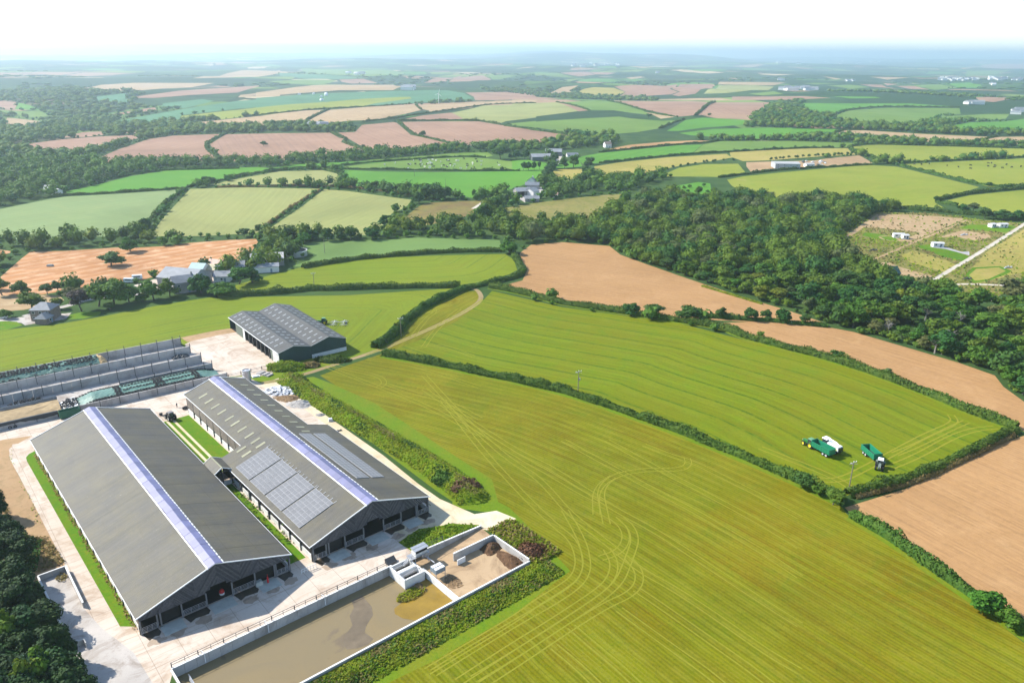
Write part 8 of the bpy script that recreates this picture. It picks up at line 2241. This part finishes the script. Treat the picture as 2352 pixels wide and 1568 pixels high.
MB().lathe((0, 0, 0), [(88 * s, 0), (88 * s, 3.2), (88 * s - .2, 3.2), (88 * s - .2, 1.6), (0, 1.6)], n=28).build('shell', STEEL, tk); MB().lathe((0, 0, 3.15), [(88 * s - .1, 0), (88 * s + .12, 0), (88 * s + .12, .2), (88 * s - .1, .2)], n=28).build('rim', WPLAS, tk)
for i, (k_, x, y, lb) in enumerate([('f', 1085, 492, 'white caravan at the field edge left of the old grey barn'), ('f', 1155, 465, 'white van parked behind the caravan at the left farm')]):
    gx, gy = S1(k_, x, y); v_ = empty('parked_vehicle', (gx, gy, 0), .3 * i, label=lb, cat='caravan' if i == 0 else 'van')
    MB().tapered(-2.6, 2.6, -1.1, 1.1, .5, 2.5, .2, .1).build('body', WHITEP, v_); MB().box(-1.6, 1.6, -1.13, 1.13, 1.5, 2.1).build('window', GLASS, v_)
    for xx in (-1.4, 1.4): wheel(v_, xx, -.95, .36, .22, RIMG); wheel(v_, xx, .95, .36, .22, RIMG)
gx, gy = S1('f', 22, 792); v_ = empty('parked_car', (gx, gy, 0), .2, label='white car on the drive at the left picture edge', cat='car')
MB().tapered(-2.1, 2.1, -.9, .9, .35, .9, .1, .05).tapered(-1.5, 1.0, -.8, .8, .9, 1.5, .35, .12).build('body', WHITEP, v_); MB().tapered(-1.35, .85, -.83, .83, .95, 1.4, .3, .1).build('window', GLASS, v_)
for xx in (-1.3, 1.3): wheel(v_, xx, -.8, .34, .22, RIMG); wheel(v_, xx, .8, .34, .22, RIMG)
gx, gy = S1('f', 422, 355); MB().tapered(-1.6, 1.6, -1, 1, .0, 1.0, .1, .1).box(-1.2, 1.2, -.7, .7, 1.0, 1.15).build('water_trough', plain('trough', (.3, .3, .27), .8), None, (gx, gy, 0), .1, label='grey-green trough alone in the left part of the stubble field', cat='trough')
seen_house('p', 478, 445, 100, 9, 3.2, 3.0, .2, 'white house with pale roof at the edge of the left woods', WALLW, plain('white_roof', (.48, .47, .47), .6, 0, .1, .5), wins=3)
seen_house('p', 525, 462, 60, 7, 2.8, 1.8, -.3, 'low white annexe of the house at the edge of the left woods', WALLW, plain('white_roof', (.48, .47, .47)), 'annexe', 'annexe', 1)
# white-gabled farm in the middle
seen_house('m', 302, 345, 42, 8, 4.2, 2.8, 1.2, 'white gabled farmhouse with slate roof in the middle distance', WALLW, SLATE, 'farmhouse', 'house', 2, chim=True)
seen_house('m', 305, 372, 115, 8, 3.4, 2.2, -.1, 'dark slate barn directly below the white gable', WALLG, SLATE, 'barn', 'barn', 2)
seen_house('m', 220, 430, 130, 11, 4.2, 2.4, .35, 'open-fronted grey barn at the middle farm', WALLG, TIN, 'barn', 'barn', 0, door=False, open_side=True)
seen_house('m', 300, 432, 80, 10, 4.2, 2.4, .9, 'second grey barn with white gutter at the middle farm', WALLW, TIN, 'barn', 'barn', 0)
seen_house('m', 300, 480, 120, 7, 2.6, 1.8, .1, 'low grey outbuilding at the front of the middle farm', WALLG, TIN, 'outbuilding', 'outbuilding', 2)
seen_house('m', 490, 445, 55, 6, 2.6, 1.2, -.1, 'small pale roofed hut right of the middle farm', WALLW, PINKR, 'hut', 'hut', 1)
gx, gy = S1('m', 268, 428); MB().box(-1.6, 1.6, -.8, .8, .4, 2.0).box(-1.2, 1.2, -.9, .9, 0, .4).build('red_machine', RED, None, (gx, gy - 2, float(hills(gx, gy))), .3, label='red machine parked in the open barn of the middle farm', cat='machine')
seen_house('j', 240, 1075, 165, 17, 4.5, 2.6, .18, 'long dark farm shed, nearer of two beyond the avenue', plain('dark_wall', (.12, .13, .14), .7), TIN, 'barn', 'barn', 0, door=False)
seen_house('j', 350, 1035, 135, 15, 4.8, 2.8, -.1, 'long dark farm shed with pale rooflights, farther of two beyond the avenue', plain('dark_wall', (.12, .13, .14)), TIN, 'barn', 'barn', 0, door=False)
seen_house('j', 505, 1048, 95, 8, 2.6, 2.0, .15, 'white bungalow right of the long farm sheds', WALLW, SLATE, 'bungalow', 'house', 3)
seen_house('j', 800, 970, 55, 8, 4.5, 3.0, .3, 'brown-roofed house with white gables among trees by the brown strip', WALLW, WALLB, 'house', 'house', 2, chim=True)
# building site
seen_house('k', 345, 1140, 200, 20, 5.5, 1.2, -.08, 'low grey industrial building with white panels on the bare site', plain('steel_wall', (.38, .40, .41), .6), plain('flat_roof', (.36, .36, .35), .7, 0, .1, .3), 'industrial_building', 'building', 4)
seen_house('k', 425, 1143, 70, 9, 4.2, .6, -.08, 'grey side block joined to the industrial building', plain('steel_wall', (.38, .40, .41)), TIN, 'industrial_building', 'building', 2)
seen_house('k', 545, 1133, 70, 8, 3.4, .8, .05, 'small white and blue workshop right of the industrial building', WALLW, plain('flat_roof', (.36, .36, .35)), 'workshop', 'building', 2)
cr = np.random.default_rng(33)
for i in range(16):
    x, y = cr.uniform(430, 700), cr.uniform(1088, 1132)
    if 490 < x < 590 and y > 1105: continue
    gx, gy = S1('k', x, y); c_ = empty('parked_car', (gx, gy, float(hills(gx, gy))), cr.uniform(0, 6), label='tiny parked vehicle on the bare industrial site', cat='car', group='vehicles on the industrial site')
    MB().tapered(-2.1, 2.1, -.9, .9, .3, .9, .1, .05).tapered(-1.5, 1.0, -.8, .8, .9, 1.5, .35, .12).build('body', [WHITEP, DKP, RIMG][i % 3], c_)
# plots beyond the wood
for k_, x, y, w, rz, lb in [('n', 1295, 448, 85, -.15, 'long white mobile home beside the oval drive on the plots'), ('n', 1345, 458, 50, .1, 'short white caravan right of the long mobile home'), ('n', 1622, 525, 85, -.1, 'grey-white chalet with flat white roof on the green lawn plot'), ('n', 2080, 362, 40, .2, 'small grey cabin on the far right plot'), ('n', 2165, 362, 75, .15, 'white double caravan on the far right plot')]:
    seen_house(k_, x, y, w, 4.2, 2.5, .5, rz, lb, WALLW, plain('white_roof', (.48, .47, .47)), 'mobile_home', 'mobile home', 2)
seen_house('n', 1220, 785, 100, 9, 3.4, 3.0, .1, 'dark green boarded barn with white doors beside the wood', GREENSH, GREENSH, 'barn', 'barn', 1)
seen_house('n', 1112, 772, 36, 3, 2.6, .3, .1, 'white shipping box left of the dark green barn', WALLW, WPLAS, 'shed', 'shed', 0)
gx, gy = S1('n', 1935, 940); MB().lathe((0, 0, 0), [(1.7, 0), (1.6, .8), (1.1, 1.5), (0, 1.9)], n=12).build('tent', PAINT('tent_green', (.02, .22, .13), .6), None, (gx, gy, 0), label='small bright green tent on the pale pad near the loop drive', cat='tent')
for k_, x, y, lb in [('n', 1870, 800, 'dark scrap and machinery beside the loop drive'), ('n', 2215, 705, 'dark scattered items at the edge of the mown ring'), ('n', 2080, 975, 'white and dark scrap at the end of the pale pad'), ('n', 1080, 560, 'dark trailer and scrap on the brown plot'), ('n', 1845, 430, 'dark digger on the bare brown plot')]:
    gx, gy = S1(k_, x, y); m = MB(); [m.tapered(-2.5 + i * 1.2, -1.6 + i * 1.2, -.5 + .3 * (i % 2), .5 + .3 * (i % 2), 0, .5 + .4 * (i % 3), .1, .1) for i in range(5)]; m.build('scrap_heap', [DARKST, STEEL][x % 2], None, (gx, gy, float(hills(gx, gy))), .3, label=lb, cat='scrap')
# far houses: each one mesh, walls and roof
def far_house_mesh(L, W, h, rh, roof):
    return MB().box(-L / 2, L / 2, -W / 2, W / 2, 0, h, 0).prism([(-W / 2 - .3, h), (W / 2 + .3, h), (0, h + rh)], 0, -L / 2 - .3, L / 2 + .3, 1).mesh('far_house', [WALLW, roof])
FH = [far_house_mesh(13, 8, 5, 3, SLATE), far_house_mesh(17, 9, 5.5, 3.2, SLATE), far_house_mesh(22, 12, 5, 3, TIN), far_house_mesh(12, 8, 5, 3, WALLW)]
def far(k_, xs, y0, y1, n, label, group, sc=1.0, m=(0, 1, 3)):
    for i in range(n):
        x = cr.uniform(*xs); y = cr.uniform(y0, y1); gx, gy = S1(k_, x, y)
        tag(inst('far_house', FH[m[i % len(m)]], None, (gx, gy, float(hills(gx, gy))), (0, 0, cr.uniform(-.6, .6)), (sc, sc, sc)), label, 'house', group)
far('k', (1645, 1830), 392, 412, 16, 'white house in the left part of the far village', 'far village, left part', 1.5)
far('k', (1840, 2000), 398, 412, 9, 'white house in the middle of the far village', 'far village, middle part', 1.4)
far('k', (2030, 2210), 388, 410, 16, 'white house in the right part of the far village', 'far village, right part', 1.7)
far('k', (2240, 2340), 395, 412, 5, 'white house at the right end of the far village', 'far village, right end', 1.4)
far('k', (310, 590), 478, 495, 12, 'pale building of the far white works among woods', 'far white works', 1.6, (2, 1))
far('k', (860, 930), 408, 418, 4, 'white house left of the far village', 'far houses, left', 1.2)
far('k', (1890, 1970), 604, 612, 3, 'white building among trees at the far right', 'white buildings at the far right', 1.3, (2,))
far('k', (2265, 2350), 660, 692, 7, 'grey farm building at the right picture edge', 'far farm at the right edge', 1.0, (2, 0))
far('k', (2075, 2170), 436, 450, 4, 'white house below the far village', 'far houses below the village', 1.2)
far('j', (2235, 2290), 402, 412, 3, 'white house far off right of centre', 'far houses right of centre', 1.3)
far('j', (1220, 1250), 343, 350, 2, 'white building far off in the centre', 'far buildings in the centre', 1.6)
far('i', (1235, 1300), 478, 492, 2, 'pale shed of the far farm left of the turbine', 'far farm sheds left of the turbine', 1.8, (2,))
far('i', (490, 600), 788, 806, 3, 'grey roof among trees below the golden stubble', 'roofs below the golden stubble', 1.0, (2, 0))
far('i', (760, 900), 345, 368, 6, 'white house of the hazy far hamlet', 'hazy far hamlet', 1.6)
far('j', (500, 1000), 262, 300, 14, 'white speck of a house in the hazy distance', 'hazy distant houses', 2.6)
far('k', (250, 1500), 225, 275, 30, 'white speck of a house on the hazy plain at right', 'hazy distant houses at right', 3.0)
for x, y in [(365, 530), (485, 524), (590, 522), (548, 548), (590, 535), (553, 575)]:
    gx, gy = S1('i', x, y); tag(MB().tapered(-5, 5, -3.5, 3.5, 0, 4.2, 1, 1).box(-3, 3, -2, 2, 4.2, 4.6).build('feed_silo', WPLAS, None, (gx, gy, float(hills(gx, gy))), cr.uniform(0, 3)), 'white tent-like dot standing in the blue-green crop', 'tent', 'white dots in the blue-green crop')
# cattle
def cow_mesh(mat):
    mb = MB(); mb.tapered(-.9, .75, -.32, .32, .65, 1.35, .08, .1).tapered(.65, 1.05, -.17, .17, .95, 1.45, .05, .03).tapered(1.0, 1.5, -.15, .15, .85, 1.25, .1, .04)
    for a in (-.75, .55):
        for b in (-.2, .2): mb.tapered(a - .09, a + .09, b - .08, b + .08, 0, .7, -.02, -.01)
    mb.bar((-.9, 0, 1.3), (-1.05, 0, .6), .06).box(1.08, 1.16, -.26, .26, 1.2, 1.27)
    return mb.mesh('cow', mat)
COWS = [cow_mesh(PAINT('cow_black', (.02, .02, .02), .8)), cow_mesh(PAINT('cow_white', (.70, .67, .60), .8))]
for i in range(56):
    x = cr.normal(1580, 230); y = 1090 + cr.uniform(-22, 62)
    if not 1000 < x < 2050: continue
    gx, gy = S1('i', x, y); w_ = i % 5 in (0, 2, 3)
    tag(inst('cow', COWS[w_], None, (gx, gy, float(hills(gx, gy))), (0, 0, cr.uniform(0, 6.28)), (1.25,) * 3), ('white' if w_ else 'black') + ' cow grazing in the middle-distance green field', 'cow', ('white' if w_ else 'black') + ' cows in the green field')
for x, y in [(1430, 1115), (1490, 1117), (1555, 1113), (1705, 1128), (1800, 1138), (1903, 1153), (1903, 1125), (2052, 1107), (2050, 1132), (2078, 1105), (2108, 1127), (2100, 1140), (2170, 1147), (2203, 1118), (2247, 1141), (2325, 1135)]:
    gx, gy = S1('k', x, y); tag(inst('cow', COWS[0], None, (gx, gy, float(hills(gx, gy))), (0, 0, cr.uniform(0, 6.28)), (1.25,) * 3), 'black cow grazing in the yellow-green field at the right', 'cow', 'black cows in the right field')
